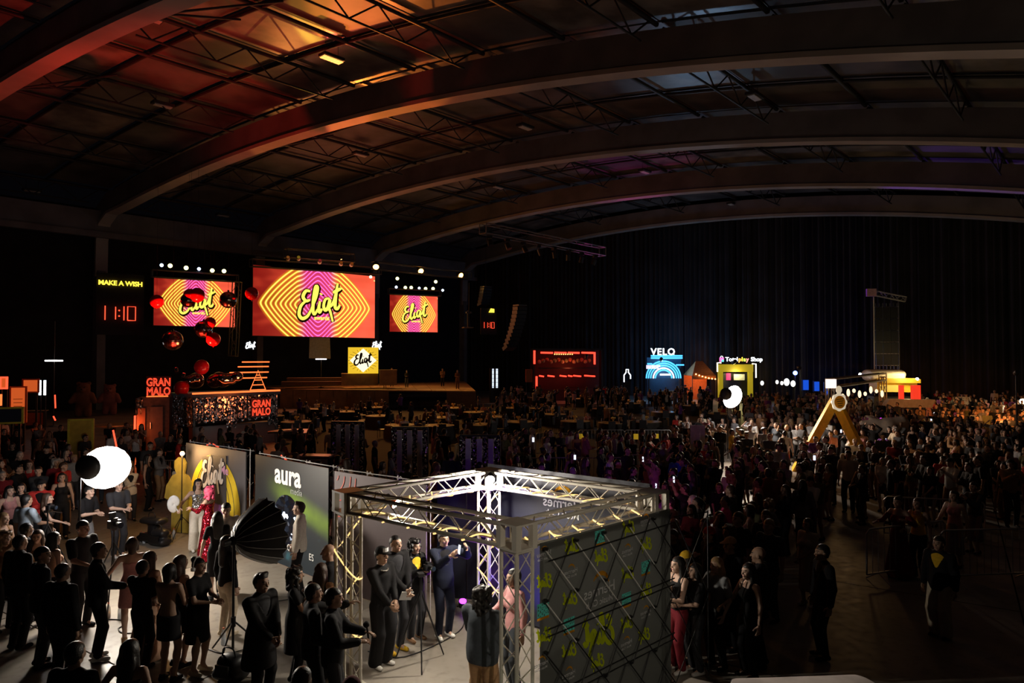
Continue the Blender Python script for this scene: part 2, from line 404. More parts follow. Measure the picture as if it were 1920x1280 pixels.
# ------------------------------------------------------------------ figures: implicit bodies meshed with surface nets
def nets(prims, h, cuts=()):
    A = np.array([p[0] for p in prims], float); B = np.array([p[1] for p in prims], float)
    ext = np.array([np.array(p[4]) * max(p[2], p[3]) for p in prims])
    lo = np.minimum(A, B) - ext; hi = np.maximum(A, B) + ext
    pos = [i for i, p in enumerate(prims) if not (len(p) > 6 and p[6])]
    L0 = lo[pos].min(0) - 2.5 * h; H0 = hi[pos].max(0) + 2.5 * h
    n = np.ceil((H0 - L0) / h).astype(int) + 1
    ax = [L0[i] + h * np.arange(n[i]) for i in range(3)]
    F = np.full(n, .3)
    for p, l_, h_ in zip(prims, lo, hi):
        a, b, ra, rb, sc, k = p[:6]; neg = len(p) > 6 and p[6]
        mg = 2 * h + k
        i0 = np.maximum(0, ((l_ - mg - L0) / h).astype(int)); i1 = np.minimum(n, ((h_ + mg - L0) / h).astype(int) + 2)
        if (i1 <= i0).any(): continue
        sl = tuple(slice(i0[i], i1[i]) for i in range(3))
        q = [(ax[i][sl[i]] - a[i]) / sc[i] for i in range(3)]
        x, y, z = q[0][:, None, None], q[1][None, :, None], q[2][None, None, :]
        bb = [(b[i] - a[i]) / sc[i] for i in range(3)]; LL = sum(c * c for c in bb)
        if LL < 1e-10: d = np.sqrt(x * x + y * y + z * z) - ra
        else:
            t = np.clip((x * bb[0] + y * bb[1] + z * bb[2]) / LL, 0, 1)
            d = np.sqrt((x - t * bb[0]) ** 2 + (y - t * bb[1]) ** 2 + (z - t * bb[2]) ** 2) - (ra + (rb - ra) * t)
        d = d * min(sc); G = F[sl]
        if neg: F[sl] = np.maximum(G, -d)
        else:
            hh = np.clip(.5 + .5 * (G - d) / k, 0, 1); F[sl] = G + (d - G) * hh - k * hh * (1 - hh)
    for c in cuts: F = np.maximum(F, c(ax[0][:, None, None], ax[1][None, :, None], ax[2][None, None, :]))
    F[0] = F[-1] = 1; F[:, 0] = F[:, -1] = 1; F[:, :, 0] = F[:, :, -1] = 1
    S = F < 0
    cs = sum(S[i:n[0] - 1 + i, j:n[1] - 1 + j, k:n[2] - 1 + k].astype(np.int8) for i in (0, 1) for j in (0, 1) for k in (0, 1))
    act = (cs > 0) & (cs < 8); idx = np.full(act.shape, -1, int); C = np.argwhere(act); idx[act] = np.arange(len(C))
    if len(C) == 0: return np.zeros((0, 3)), np.zeros((0, 4), int)
    acc = np.zeros((len(C), 3)); cnt = np.zeros(len(C))
    for axis in range(3):
        o1, o2 = [i for i in range(3) if i != axis]
        for e in (0, 1):
            for g in (0, 1):
                c0 = C.copy(); c0[:, o1] += e; c0[:, o2] += g; c1 = c0.copy(); c1[:, axis] += 1
                f0 = F[tuple(c0.T)]; f1 = F[tuple(c1.T)]; m = (f0 < 0) != (f1 < 0)
                t = np.where(m, f0 / np.where(m, f0 - f1, 1), 0); pp = c0.astype(float); pp[:, axis] += t
                acc[m] += pp[m]; cnt[m] += 1
    V = acc / cnt[:, None] * h + L0
    Q = []
    for axis in range(3):
        o1, o2 = [(1, 2), (2, 0), (0, 1)][axis]
        sa = [slice(None)] * 3; sb = [slice(None)] * 3; sa[axis] = slice(0, -1); sb[axis] = slice(1, None)
        E = np.argwhere(S[tuple(sa)] != S[tuple(sb)])
        E = E[(E[:, o1] > 0) & (E[:, o2] > 0)]
        fl = S[tuple(E.T)]
        def cell(d1, d2):
            c = E.copy(); c[:, o1] -= d1; c[:, o2] -= d2; return idx[tuple(c.T)]
        q = np.stack([cell(1, 1), cell(0, 1), cell(0, 0), cell(1, 0)], 1)
        q = np.where(fl[:, None], q, q[:, ::-1]); Q.append(q[(q >= 0).all(1)])
    return V, np.concatenate(Q)
def np_mesh(name, parts, mats):
    """parts: list of (verts, quads, material index or index array)"""
    V = np.concatenate([p[0] for p in parts]); off = 0; Q = []; M = []
    for v, q, m in parts:
        Q.append(q + off); M.append(np.full(len(q), m) if np.isscalar(m) else m); off += len(v)
    Q = np.concatenate(Q); M = np.concatenate(M)
    me = bpy.data.meshes.new(name); me.vertices.add(len(V)); me.vertices.foreach_set('co', V.astype(np.float32).ravel())
    me.loops.add(len(Q) * 4); me.loops.foreach_set('vertex_index', Q.astype(np.int32).ravel())
    me.polygons.add(len(Q)); me.polygons.foreach_set('loop_start', np.arange(len(Q), dtype=np.int32) * 4)
    for m in mats: me.materials.append(m)
    me.polygons.foreach_set('material_index', M.astype(np.int32)); me.polygons.foreach_set('use_smooth', np.ones(len(Q), bool))
    me.update(calc_edges=True); me.validate(); return me
A3 = lambda *a: np.array(a, float)
def ik(S, W, l1, l2, pole):
    d = W - S; D = np.linalg.norm(d); n = d / D; L = min(D, l1 + l2 - .004); L = max(L, abs(l1 - l2) + .02)
    a = (l1 * l1 - l2 * l2 + L * L) / (2 * L); hgt = math.sqrt(max(0, l1 * l1 - a * a))
    p = pole - n * pole.dot(n); p = p / (np.linalg.norm(p) + 1e-9)
    return S + n * a + p * hgt, S + n * L
def hand_parts(W, f, pn, side, curl):
    """palm and five fingers as quads; f points along the hand, pn out of the palm, side towards the thumb"""
    f = f / np.linalg.norm(f); pn = pn - f * pn.dot(f); pn /= np.linalg.norm(pn) + 1e-9; sd = np.cross(f, pn); sd = sd * (1 if sd.dot(side) > 0 else -1)
    out = []
    def tube(pts, rs, n=6, flat=(1, 1)):
        vs = []
        for i, p in enumerate(pts):
            d = pts[min(i + 1, len(pts) - 1)] - pts[max(i - 1, 0)]; d = d / (np.linalg.norm(d) + 1e-9)
            u = sd - d * sd.dot(d)
            if np.linalg.norm(u) < .2: u = pn - d * pn.dot(d)
            u /= np.linalg.norm(u); v = np.cross(d, u)
            for j in range(n):
                a = 2 * PI * j / n; vs.append(p + rs[i] * (u * math.cos(a) * flat[0] + v * math.sin(a) * flat[1]))
        k = len(pts); q = [(i * n + j, i * n + (j + 1) % n, (i + 1) * n + (j + 1) % n, (i + 1) * n + j) for i in range(k - 1) for j in range(n)]
        for base in (0, (k - 1) * n): q += [(base, base + 1, base + 2, base + 3), (base, base + 3, base + 4, base + 5)]
        out.append((np.array(vs), np.array(q)))
    tube([W - f * .02, W + f * .03, W + f * .07, W + f * .095], [.028, .038, .042, .036], 6, (1, .42))
    for i, (o, ln) in enumerate(((.030, .074), (.010, .082), (-.011, .077), (-.031, .060))):
        p = W + f * .09 + sd * o; d = f; pts = [p]; ca = curl * (.9 + .1 * i)
        for s in range(3):
            ca2 = ca * (s + .6) * .55
            d = f * math.cos(ca2) + pn * math.sin(ca2) + sd * o * .8; d /= np.linalg.norm(d); p = p + d * ln * (.45, .32, .23)[s]; pts.append(p)
        tube(pts, [.0105, .010, .009, .007])
    p = W + f * .025 + sd * .034; d = f * .55 + sd * .75 + pn * .25; d /= np.linalg.norm(d)
    q1 = p + d * .04; d2 = f * .9 + sd * .25 + pn * (.2 + .5 * min(curl, 1)); d2 /= np.linalg.norm(d2)
    tube([p - d * .015, q1, q1 + d2 * .028, q1 + d2 * .048], [.015, .0125, .011, .008])
    return out
def rotm(yaw, pitch=0, roll=0):
    return np.array(Euler((pitch, roll, yaw)).to_matrix())
ARMS = {'down': ((-.27, -.03, .87), (.27, -.03, .87)), 'clasp': ((-.045, -.25, .98), (.045, -.26, 1.0)), 'cross': ((.10, -.23, 1.17), (-.12, -.21, 1.14)),
        'phone': ((-.09, -.36, 1.38), (.09, -.36, 1.38)), 'up': ((-.18, -.30, 1.66), (.26, -.05, .88)), 'upl': ((-.26, -.05, .88), (.16, -.30, 1.62)), 'both': ((-.22, -.26, 1.74), (.22, -.26, 1.74)),
        'hold': ((-.16, -.36, 1.10), (.27, -.03, .88)), 'holdl': ((-.27, -.03, .88), (.16, -.36, 1.10)), 'texting': ((-.07, -.30, 1.14), (.07, -.30, 1.14)),
        'hip': ((-.27, -.03, .87), (.24, -.08, 1.0)), 'sit': ((-.14, -.36, .98), (.14, -.36, .98)), 'back': ((-.06, .17, .92), (.06, .17, .95)), 'face': ((-.05, -.22, 1.46), (.27, -.03, .88)),
        'clap': ((-.03, -.33, 1.2), (.03, -.33, 1.22))}
def figure(h=1.72, fem=False, top='long', bottom='pants', hair='short', arms='down', sit=False, lean=0, yaw=0, nod=0, build=1.0, res=1.0, seed=0, stance=.10, step=0.0, arm_tgt=None, curl=.7, fat=0.0, hat=None, hands=True):
    """returns {part: [(verts, quads, mat)]}; faces -Y, feet on z = 0"""
    rs = np.random.RandomState(seed); P = {}
    one = (1, 1, 1); dz = -.44 if sit else 0.0
    k = .03; b = build
    lean_ = R(lean)
    def up(p):
        p = A3(*p); p = p + A3(0, 0, dz); c = A3(0, 0, .95 + dz); q = p - c
        return c + A3(q[0], q[1] * math.cos(lean_) - q[2] * math.sin(lean_), q[2] * math.cos(lean_) + q[1] * math.sin(lean_))
    sw = (.172 if fem else .195) * b; hw = .092
    sh = {-1: up((-sw, .01, 1.425)), 1: up((sw, .01, 1.425))}
    tg = arm_tgt or ARMS[arms]; el = {}; wr = {}
    for s, t in ((-1, tg[0]), (1, tg[1])):
        t2 = A3(*t) + A3(rs.uniform(-.015, .015), rs.uniform(-.02, .02), dz + rs.uniform(-.02, .02))
        if lean: t2 = t2 + A3(0, -math.sin(lean_) * .35, 0)
        pole = A3(s * .55, .55, -.75)
        el[s], wr[s] = ik(sh[s], t2, .29, .26, pole)
    hip = {s: A3(s * hw, 0, .91 + dz) for s in (-1, 1)}; kn = {}; an = {}
    for s in (-1, 1):
        if sit: kn[s] = A3(s * .11, -.43, .50); an[s] = A3(s * .12, -.40 + rs.uniform(-.06, .06), .09)
        else:
            an[s] = A3(s * stance, s * step + rs.uniform(-.03, .03), .09); kn[s], an[s] = ik(hip[s], an[s], .415, .42, A3(s * .15, -1, 0))
    # ---- torso pieces reused by body and clothes
    wa = .105 if fem else .128 * b; ch = .128 if fem else .150 * b; pe = .150 if fem else .138 * b
    wa += fat; ch += fat * .5; pe += fat * .5
    def torso(o):
        pr = [(up((0, 0, .92)), up((0, 0, .98)), pe + o, pe - .01 + o, (1, .72, 1), k), (up((0, 0, 1.02)), up((0, 0, 1.14)), wa + .02 + o, wa + o, (1, .72, 1), .05),
              (up((0, 0, 1.14)), up((0, 0, 1.32)), wa + o, ch + o, (1, .70, 1), .05), (up((-sw * .78, .01, 1.415)), up((sw * .78, .01, 1.415)), .056 + o * .5, .056 + o * .5, one, .04),
              (up((0, .01, 1.36)), up((0, .01, 1.43)), .10 + o, .07 + o, (1, .7, 1), .05)]
        if fem: pr += [(up((s * .065, -.075, 1.27)),) * 2 + (.062 + o, .062 + o, one, .04) for s in (-1, 1)]
        if fat: pr += [(up((0, -.06 - fat * .3, 1.05)),) * 2 + (wa + o, wa + o, (1, .8, 1), .05)]
        return pr
    ua = .043 if fem else .052 * b; fa = .036 if fem else .043 * b
    def arm(s, o, to=1.0):                     # to: 0..1 upper arm, 1..2 forearm
        pr = [(sh[s], sh[s] + (el[s] - sh[s]) * min(1, to), ua + .004 + o * .75, ua - .006 + o, one, k)]
        if to > 1: pr.append((el[s], el[s] + (wr[s] - el[s]) * (to - 1), fa + .002 + o, fa + (-.014) * (to - 1) + o, one, .02))
        return pr
    def leg(s, r0, r1, r2, to=1.0):
        pr = [(hip[s], kn[s], r0, r1, one, k)]
        if to > 0: pr.append((kn[s], kn[s] + (an[s] - kn[s]) * to, r1, r2, one, .02))
        if r1 < .065 and to >= 1: pr.append((kn[s] + (an[s] - kn[s]) * .28 + A3(0, .018, 0),) * 2 + (r1 * .98, r1 * .98, (1, 1, 1.7), .03))
        return pr
    # ---- body
    body = torso(-.004)
    for s in (-1, 1): body += arm(s, 0, 2.0) + leg(s, .082 * (1.05 if fem else b), .054, .036) + [(an[s], an[s] + A3(0, -.10, -.05), .035, .025, one, .02)]
    hc0 = up((0, -.02, 1.625)); body += [(up((0, .01, 1.40)), hc0 + A3(0, .02, -.07), .058, .052, one, .03)]
    hb = .022 / res
    vb, qb = nets(body, hb); bparts = [(vb, qb, 0)]
    # ---- head in its own frame, then turned
    hh = .0095 / res if res >= .8 else .022
    hp = [((0, .012, .035),) * 2 + (1, 1, (.077, .095, .086), .02), ((0, -.02, 0), (0, -.038, -.07), .066, .046, (.98, 1, 1), .03), ((0, -.064, -.088),) * 2 + (.022, .022, one, .02),
          ((-.034, -.052, -.018),) * 2 + (.032, .032, one, .02), ((.034, -.052, -.018),) * 2 + (.032, .032, one, .02),
          ((-.03, -.076, .036), (.03, -.076, .036), .014, .014, one, .015), ((-.078, .012, -.006),) * 2 + (1, 1, (.012, .024, .034), .006), ((.078, .012, -.006),) * 2 + (1, 1, (.012, .024, .034), .006),
          ((0, .015, -.05), (0, .028, -.14), .054, .056, one, .02), ((-.031, -.098, .014),) * 2 + (.017, .017, one, .01, True), ((.031, -.098, .014),) * 2 + (.017, .017, one, .01, True),
          ((-.031, -.076, .013),) * 2 + (.0145, .0145, one, .002), ((.031, -.076, .013),) * 2 + (.0145, .0145, one, .002),
          ((0, -.086, .02), (0, -.106, -.022), .009, .0145, one, .012), ((-.018, -.088, -.052), (.018, -.088, -.052), .009, .009, one, .008)]
    vh, qh = nets(hp, hh); c = vh[qh].mean(1)
    mi = np.zeros(len(qh), int)
    for s in (-1, 1):
        mi[(np.hypot(c[:, 0] - s * .031, c[:, 2] - .013) < .0105) & (c[:, 1] < -.07)] = 1
        mi[(abs(c[:, 2] - .037) < .006) & (abs(c[:, 0] - s * .032) < .019) & (c[:, 1] < -.06)] = 2
    mi[(abs(c[:, 2] + .052) < .009) & (abs(c[:, 0]) < .022) & (c[:, 1] < -.08)] = 3
    RM = rotm(R(yaw), R(nod)); TH_ = lambda v: v @ RM.T + hc0
    bparts.append((TH_(vh), qh, mi))
    if res >= .8 and hands:
        for s in (-1, 1):
            f = wr[s] - el[s]; inward = A3(-s, 0, 0); pn = inward if abs(f[2]) > abs(f[1]) * .8 else A3(-s * .4, 0, -1.0)
            if arms in ('phone', 'face', 'both', 'clap'): pn = A3(-s, -.3, .2)
            for v, q in hand_parts(wr[s], f, pn, A3(-s * .3, -1, .6), curl): bparts.append((v, q, 0))
    elif res < .8:
        for s in (-1, 1):
            f = wr[s] - el[s]; f = f / np.linalg.norm(f); v, q = nets([(wr[s], wr[s] + f * .10, .035, .03, one, .01)], .03); bparts.append((v, q, 0))
    P['body'] = bparts
    # ---- clothes
    g = .020 / res
    cuts = []; tp = []
    cut_lo = lambda z: (lambda X, Y, Z: z + dz - Z); cut_hi = lambda z: (lambda X, Y, Z: Z - z - dz)
    if top in ('shirt', 'long', 'jacket', 'coat', 'tank', 'crop', 'poncho'):
        o = {'shirt': .014, 'long': .016, 'jacket': .028, 'coat': .03, 'tank': .008, 'crop': .008, 'poncho': .05}[top]
        tp = torso(o)
        for s in (-1, 1):
            if top == 'shirt': tp += arm(s, o + .012, .72)
            elif top in ('long', 'jacket', 'coat', 'poncho'): tp += arm(s, o * .7 + .004, 1.9)
        if top == 'coat': tp += [((0, 0, .95 + dz), (0, .02, .62 + dz), pe + .06, pe + .10, (1, .86, 1), .05)]
        if top == 'jacket': tp += [((0, 0, .95 + dz), (0, 0, .84 + dz), pe + .03, pe + .035, (1, .76, 1), .05)]
        hem = {'shirt': .90, 'long': .88, 'jacket': .83, 'coat': .56, 'tank': .95, 'crop': 1.13, 'poncho': .8}[top]
        cuts = [cut_lo(hem)]
        if top in ('tank', 'crop'): cuts.append(lambda X, Y, Z: (Z - (1.39 + dz)) - .25 * np.maximum(0, abs(abs(X) - .095) < .028))
        if top in ('jacket', 'coat'): cuts.append(lambda X, Y, Z: np.minimum(np.minimum(-(Y + .06), Z - 1.22 - dz), .5 * (Z - 1.22 - dz) - abs(X) + .012) + 0 * X)
        P['top'] = [nets(tp, g, cuts) + (0,)]
        if top in ('jacket', 'coat'): P['under'] = [nets(torso(.009), .024 / res, [cut_lo(.95)]) + (0,)]
    if top in ('dress', 'gown', 'strapless', 'openback'):
        o = .010; tp = torso(o)
        if top == 'gown':
            for s in (-1, 1): tp += [x for x in arm(s, .012, 1.85)]
            tp += [((0, 0, .98), (0, .03, .2), .145, .30, (1, .9, 1), .06)]; lo = .015; cuts = [cut_lo(lo), lambda X, Y, Z: Z - 1.36 - .35 * np.maximum(0, abs(X) - .17)]
        elif top == 'dress':
            for s in (-1, 1): tp += arm(s, .014, .6)
            tp += [((0, 0, .96 + dz), (0, .0, .52 + dz), pe + .02, pe + .05, (1, .78, 1), .05)]; cuts = [cut_lo(.50)]
        elif top == 'strapless':
            tp += [((0, 0, .96 + dz), (0, .0, .58 + dz), pe + .02, pe + .06, (1, .8, 1), .05)]; cuts = [cut_lo(.58), cut_hi(1.34)]
        else:
            tp += [((0, 0, .96), (0, .0, .66), pe + .02, pe + .03, (1, .8, 1), .05)]; cuts = [cut_lo(.64), lambda X, Y, Z: np.minimum(Z - 1.04, np.maximum(.03 - Y, Z - 1.30) * -1 + 0 * X) if False else np.maximum(Z - 1.34, np.minimum(Z - 1.0, Y - .02)) + 0 * X]
        P['dress'] = [nets(tp, g, cuts) + (0,)]
    if bottom in ('pants', 'wide', 'shorts', 'cargo'):
        r0, r1, r2 = {'pants': (.098, .074, .062), 'wide': (.104, .10, .105), 'shorts': (.105, .09, .07), 'cargo': (.108, .10, .088)}[bottom]
        lp = [(A3(0, 0, .92 + dz), A3(0, 0, .98 + dz), pe + .008, pe - .004, (1, .74, 1), .03)]
        for s in (-1, 1): lp += leg(s, r0 * (.95 + .05 * b), r1, r2, .12 if bottom == 'shorts' else .98)
        P['bottom'] = [nets(lp, g, [cut_hi(1.03), (lambda X, Y, Z: .035 - Z)]) + (0,)]
        if bottom == 'cargo':
            for s in (-1, 1): P['bottom'].append(nets([(kn[s] + A3(s * .085, 0, .02), kn[s] + A3(s * .09, 0, -.12), .06, .06, (.7, 1, 1), .02)], g) + (0,))
    elif bottom in ('skirt', 'mini', 'midi'):
        lo = {'skirt': .60, 'mini': .68, 'midi': .32}[bottom]
        lp = [((0, 0, 1.0 + dz), (0, 0, lo - .02 + dz), pe - .005, pe + (.03 if bottom != 'midi' else .06), (1, .8, 1), .03)]
        if sit: lp = [(A3(0, 0, .5), A3(0, -.36, .5), .16, .14, (1, 1, .75), .03)]; lo = -9
        P['bottom'] = [nets(lp, g, [cut_hi(1.03)] + ([cut_lo(lo)] if lo > 0 else [])) + (0,)]
    for i, s in enumerate((-1, 1)):
        a = an[s]; tw = s * .02
        P['shoe%d' % i] = [nets([((a[0], a[1] + .045, .045), (a[0] + tw, a[1] - .135, .034), .045, .036, (1, 1, .9), .01), ((a[0], a[1] + .02, .06), (a[0], a[1] + .02, .10), .044, .046, one, .01)],
                                .016 / res, [lambda X, Y, Z: -Z, lambda X, Y, Z: Z - .105]) + (0,)]
    # ---- hair in the head frame
    hg = .013 / res if res >= .8 else .026
    face = lambda X, Y, Z: np.minimum(-(Y + .045), np.minimum(.062 - Z, .09 - abs(X)))
    neckc = lambda z: (lambda X, Y, Z: z - Z)
    big = [((0, .02, .042),) * 2 + (1, 1, (.088, .105, .097), .02)]; hps = None; hcut = []
    side = lambda zz: (lambda X, Y, Z: np.minimum(-(Y + .01), zz - Z))
    if hair == 'short': hps = big + [((0, .055, .0), (0, .06, -.05), .075, .055, (1.05, .8, 1), .03)]; hcut = [side(.055), neckc(-.075)]
    elif hair == 'buzz': hps = [((0, .016, .04),) * 2 + (1, 1, (.081, .099, .09), .02), ((0, .05, .0), (0, .055, -.04), .07, .05, (1.02, .8, 1), .03)]; hcut = [side(.068), neckc(-.06)]
    elif hair == 'quiff': hps = big + [((0, .055, .0), (0, .06, -.05), .075, .055, (1.05, .8, 1), .03), ((-.035, -.04, .118), (.04, -.035, .122), .026, .03, one, .03)]; hcut = [side(.07), neckc(-.075)]
    elif hair == 'bald': hps = None
    elif hair == 'bob': hps = big + [((s * .07, .015, .02), (s * .076, .005, -.085), .038, .034, one, .02) for s in (-1, 1)] + [((0, .07, .02), (0, .075, -.1), .075, .06, (1.05, .7, 1), .03)]; hcut = [lambda X, Y, Z: np.minimum(-(Y + .035), np.minimum(.066 - Z, .072 - abs(X)))]
    elif hair in ('long', 'wavy'):
        hps = big + [((s * .07, .02, .02), (s * .092, .02, -.26), .036, .03, one, .02) for s in (-1, 1)] + [((0, .07, .02), (0, .09, -.12), .08, .08, (1.05, .62, 1), .03), ((0, .09, -.1), (0, .115, -.34), .09, .07, (1.15, .5, 1), .03)]
        hcut = [lambda X, Y, Z: np.minimum(-(Y + .035), np.minimum(.068 - Z, .07 - abs(X)))]
    elif hair in ('curly', 'afro'):
        r_ = .030 if hair == 'curly' else .036; hps = list(big)
        for i in range(150 if res >= .8 else 50):
            a1 = rs.uniform(0, 2 * PI); zz = rs.uniform(-.2 if hair == 'curly' else -.04, .12); rr = .105 * math.sqrt(max(.25, 1 - ((zz - .03) / .16) ** 2)) if zz > 0 else .105
            p = (rr * math.cos(a1), .025 + rr * math.sin(a1), zz)
            if p[1] < -.04 and zz < .07: continue
            hps.append((p, p, r_ * rs.uniform(.7, 1), r_, one, .018))
        hcut = [lambda X, Y, Z: np.minimum(-(Y + .04), np.minimum(.066 - Z, .066 - abs(X)))]
    elif hair in ('bun', 'pony'):
        hps = [((0, .018, .042),) * 2 + (1, 1, (.083, .101, .092), .02), ((0, .055, .0), (0, .06, -.04), .07, .05, (1.05, .8, 1), .03)]
        hps += [((0, .10, .10),) * 2 + (.048, .048, one, .02)] if hair == 'bun' else [((0, .11, .05), (0, .15, -.02), .035, .04, one, .02), ((0, .15, -.02), (0, .13, -.26), .04, .02, one, .02)]
        hcut = [side(.06), lambda X, Y, Z: np.minimum(-.06 - Z, .11 - Y)]
    if hps: v, q = nets(hps, hg, hcut); P['hair'] = [(TH_(v), q, 0)]
    if hat == 'cap':
        v, q = nets([((0, .012, .05),) * 2 + (1, 1, (.092, .108, .092), .02), ((0, -.06, .062), (0, -.15, .045), .07, .05, (1.05, 1, .16), .01)], .011 / res, [lambda X, Y, Z: np.minimum(.045 - Z, -(Y + 99)) if False else .042 - Z]); P['cap'] = [(TH_(v), q, 0)]
    elif hat in ('beanie', 'scarf'):
        v, q = nets([((0, .016, .05),) * 2 + (1, 1, (.093, .110, .105), .02)], .012 / res, [lambda X, Y, Z: .04 - Z - np.maximum(0, Y * .5)]); P['hat'] = [(TH_(v), q, 0)]
    sc = h / 1.75
    for kk in P: P[kk] = [(v * sc, q, m) for v, q, m in P[kk]]
    P['_wr'] = {s: wr[s] * sc for s in wr}; P['_el'] = {s: el[s] * sc for s in el}; P['_hc'] = hc0 * sc
    return P

SKINS = [mat('skin_light', (.56, .36, .27), .55, var=.06), mat('skin_tan', (.43, .26, .18), .55, var=.06), mat('skin_brown', (.30, .17, .115), .55, var=.06)]
EYE = mat('eye_dark', (.02, .015, .012), .3); LIP = mat('lip', (.38, .15, .13), .5)
HAIRC = {'black': mat('hair_black', (.012, .010, .010), .45, bump=.3, scale=60), 'brown': mat('hair_brown', (.05, .026, .016), .5, bump=.3, scale=60), 'blond': mat('hair_blond', (.32, .20, .10), .5, bump=.3, scale=60),
         'pink': mat('hair_pink', (.85, .10, .22), .5, bump=.3, scale=60), 'grey': mat('hair_grey', (.25, .24, .23), .5), 'red': mat('hair_red', (.45, .06, .03), .5, bump=.3, scale=60)}
CLOTH = {'black': (.009, .0085, .010), 'charcoal': (.035, .035, .04), 'navy': (.011, .014, .030), 'white': (.72, .70, .67), 'cream': (.66, .56, .42), 'red': (.55, .035, .03), 'maroon': (.16, .012, .02), 'yellow': (.75, .46, .03),
         'grey': (.20, .20, .21), 'denim': (.06, .07, .085), 'blue': (.04, .12, .55), 'lightblue': (.45, .55, .66), 'brown': (.19, .10, .05), 'tan': (.42, .24, .12), 'pink': (.62, .30, .30), 'peach': (.62, .38, .26), 'magenta': (.55, .03, .20),
         'olive': (.12, .12, .06), 'purple': (.16, .05, .25), 'orange': (.75, .18, .03), 'green': (.05, .20, .10), 'offwhite': (.78, .72, .64)}
def cloth(c): return c if not isinstance(c, str) else mat('cloth_' + c, CLOTH[c], .85, var=.07, scale=30, bump=.1, spec=.25)
PARTNAME = {'under': 'undershirt', 'top': 'top', 'dress': 'dress', 'bottom': 'trousers', 'hair': 'hair', 'cap': 'cap', 'hat': 'hat', 'shoe0': 'shoe', 'shoe1': 'shoe'}
PEOPLE = []
def person(label, loc, rz=0, topc='black', botc='black', shoec='black', hairc='black', skin=1, hatc='black', group=None, underc='black', **kw):
    P = figure(**kw); hm = HAIRC[hairc]
    me = np_mesh('person', P['body'], [SKINS[skin], EYE, hm, LIP])
    o = link('person', me, None, (loc[0], loc[1], 0), rz); tag(o, label, 'person', group)
    cm = {'under': underc, 'top': topc, 'dress': topc, 'bottom': botc, 'cap': hatc, 'hat': hatc, 'shoe0': shoec, 'shoe1': shoec}
    for k, pr in P.items():
        if k in ('body',) or k[0] == '_': continue
        nm = PARTNAME[k]
        if k == 'bottom' and kw.get('bottom') in ('skirt', 'mini', 'midi'): nm = 'skirt'
        if k == 'top': nm = kw.get('top', 'long'); nm = {'long': 'sweater', 'tank': 'tank_top', 'crop': 'crop_top'}.get(nm, nm)
        link(nm, np_mesh(nm, pr, [hm if k == 'hair' else cloth(cm[k])]), o)
    PEOPLE.append((loc[0], loc[1])); o['_'] = 0; del o['_']
    return o, P
def wpoint(o, P, s, fwd=.08):                    # world point in front of a wrist (s -1 right hand, 1 left hand)
    d = P['_wr'][s] - P['_el'][s]; d = d / np.linalg.norm(d); v = P['_wr'][s] + d * fwd
    return Matrix.Rotation(o.rotation_euler.z, 4, 'Z') @ Vector(v) + o.location
# ------------------------------------------------------------------ shared small builders
ALU = mat('truss_paint', (.60, .56, .48), .5, 0.0, var=.08, scale=3)
ALUD = mat('truss_dark', (.10, .095, .09), .5, .5)
BLK = mat('black_plastic', (.014, .014, .016), .45); BLKM = mat('black_metal', (.02, .02, .022), .4, .5)
CHROME = mat('chrome_bar', (.55, .55, .56), .25, .9); WHITE = mat('white_print', (.82, .82, .82), .6, var=.02)
GLASSD = mat('lens_glass', (.02, .03, .05), .08)
def truss(root, a, b, w, step, m, name='beam', rc=.024, rb=.010, side=None, n=6, faces=(0, 1, 2, 3)):
    """square lattice girder as a part of root, chords and braces are its sub-parts (local coordinates of root)"""
    a, b = Vector(a), Vector(b); d = (b - a); L = d.length; d.normalize()
    if abs(d.z) > .9: sx = (side or Vector((1, 0, 0))); sy = d.cross(sx).normalized(); sx = sy.cross(d)
    else: sy = Vector((0, 0, 1)); sx = d.cross(sy).normalized(); sy = sx.cross(d)
    h = w / 2 - rc; cor = [sx * h * i + sy * h * j for i, j in ((-1, -1), (1, -1), (1, 1), (-1, 1))]
    pl = MB()
    for e in (a + d * .02, b - d * .02):
        for i in range(4): pl.tube([e + cor[i], e + cor[(i + 1) % 4]], rc * .9, 4)
    part = pl.build(name, m, root)
    for c in cor: rod('chord', a + c, b + c, rc, m, part, n)
    k = max(1, int(round(L / step)))
    for q in faces:
        c0, c1 = cor[q], cor[(q + 1) % 4]
        for i in range(k):
            p, r_ = a + d * (L * i / k), a + d * (L * (i + 1) / k)
            if i % 2: c0_, c1_ = c1, c0
            else: c0_, c1_ = c0, c1
            rod('brace', p + c0_, r_ + c1_, rb, m, part, 4)
    return part
def stand(name, loc, hgt, label, cat='stand', m=None, spread=.45, group=None, r=.014):
    m = m or BLKM; e = empty(name, (loc[0], loc[1], 0), 0, label, cat, group)
    MB().tube([(0, 0, .12), (0, 0, hgt)], r, 6).build('pole', m, e)
    MB().tube([(0, 0, .45), (0, 0, .6)], r * 2, 6).build('collar', m, e)
    for i in range(3):
        a = 2 * PI * i / 3 + .5; MB().tube([(0, 0, .55), (spread * math.cos(a), spread * math.sin(a), .015)], r * .7, 5).build('leg', m, e)
    return e
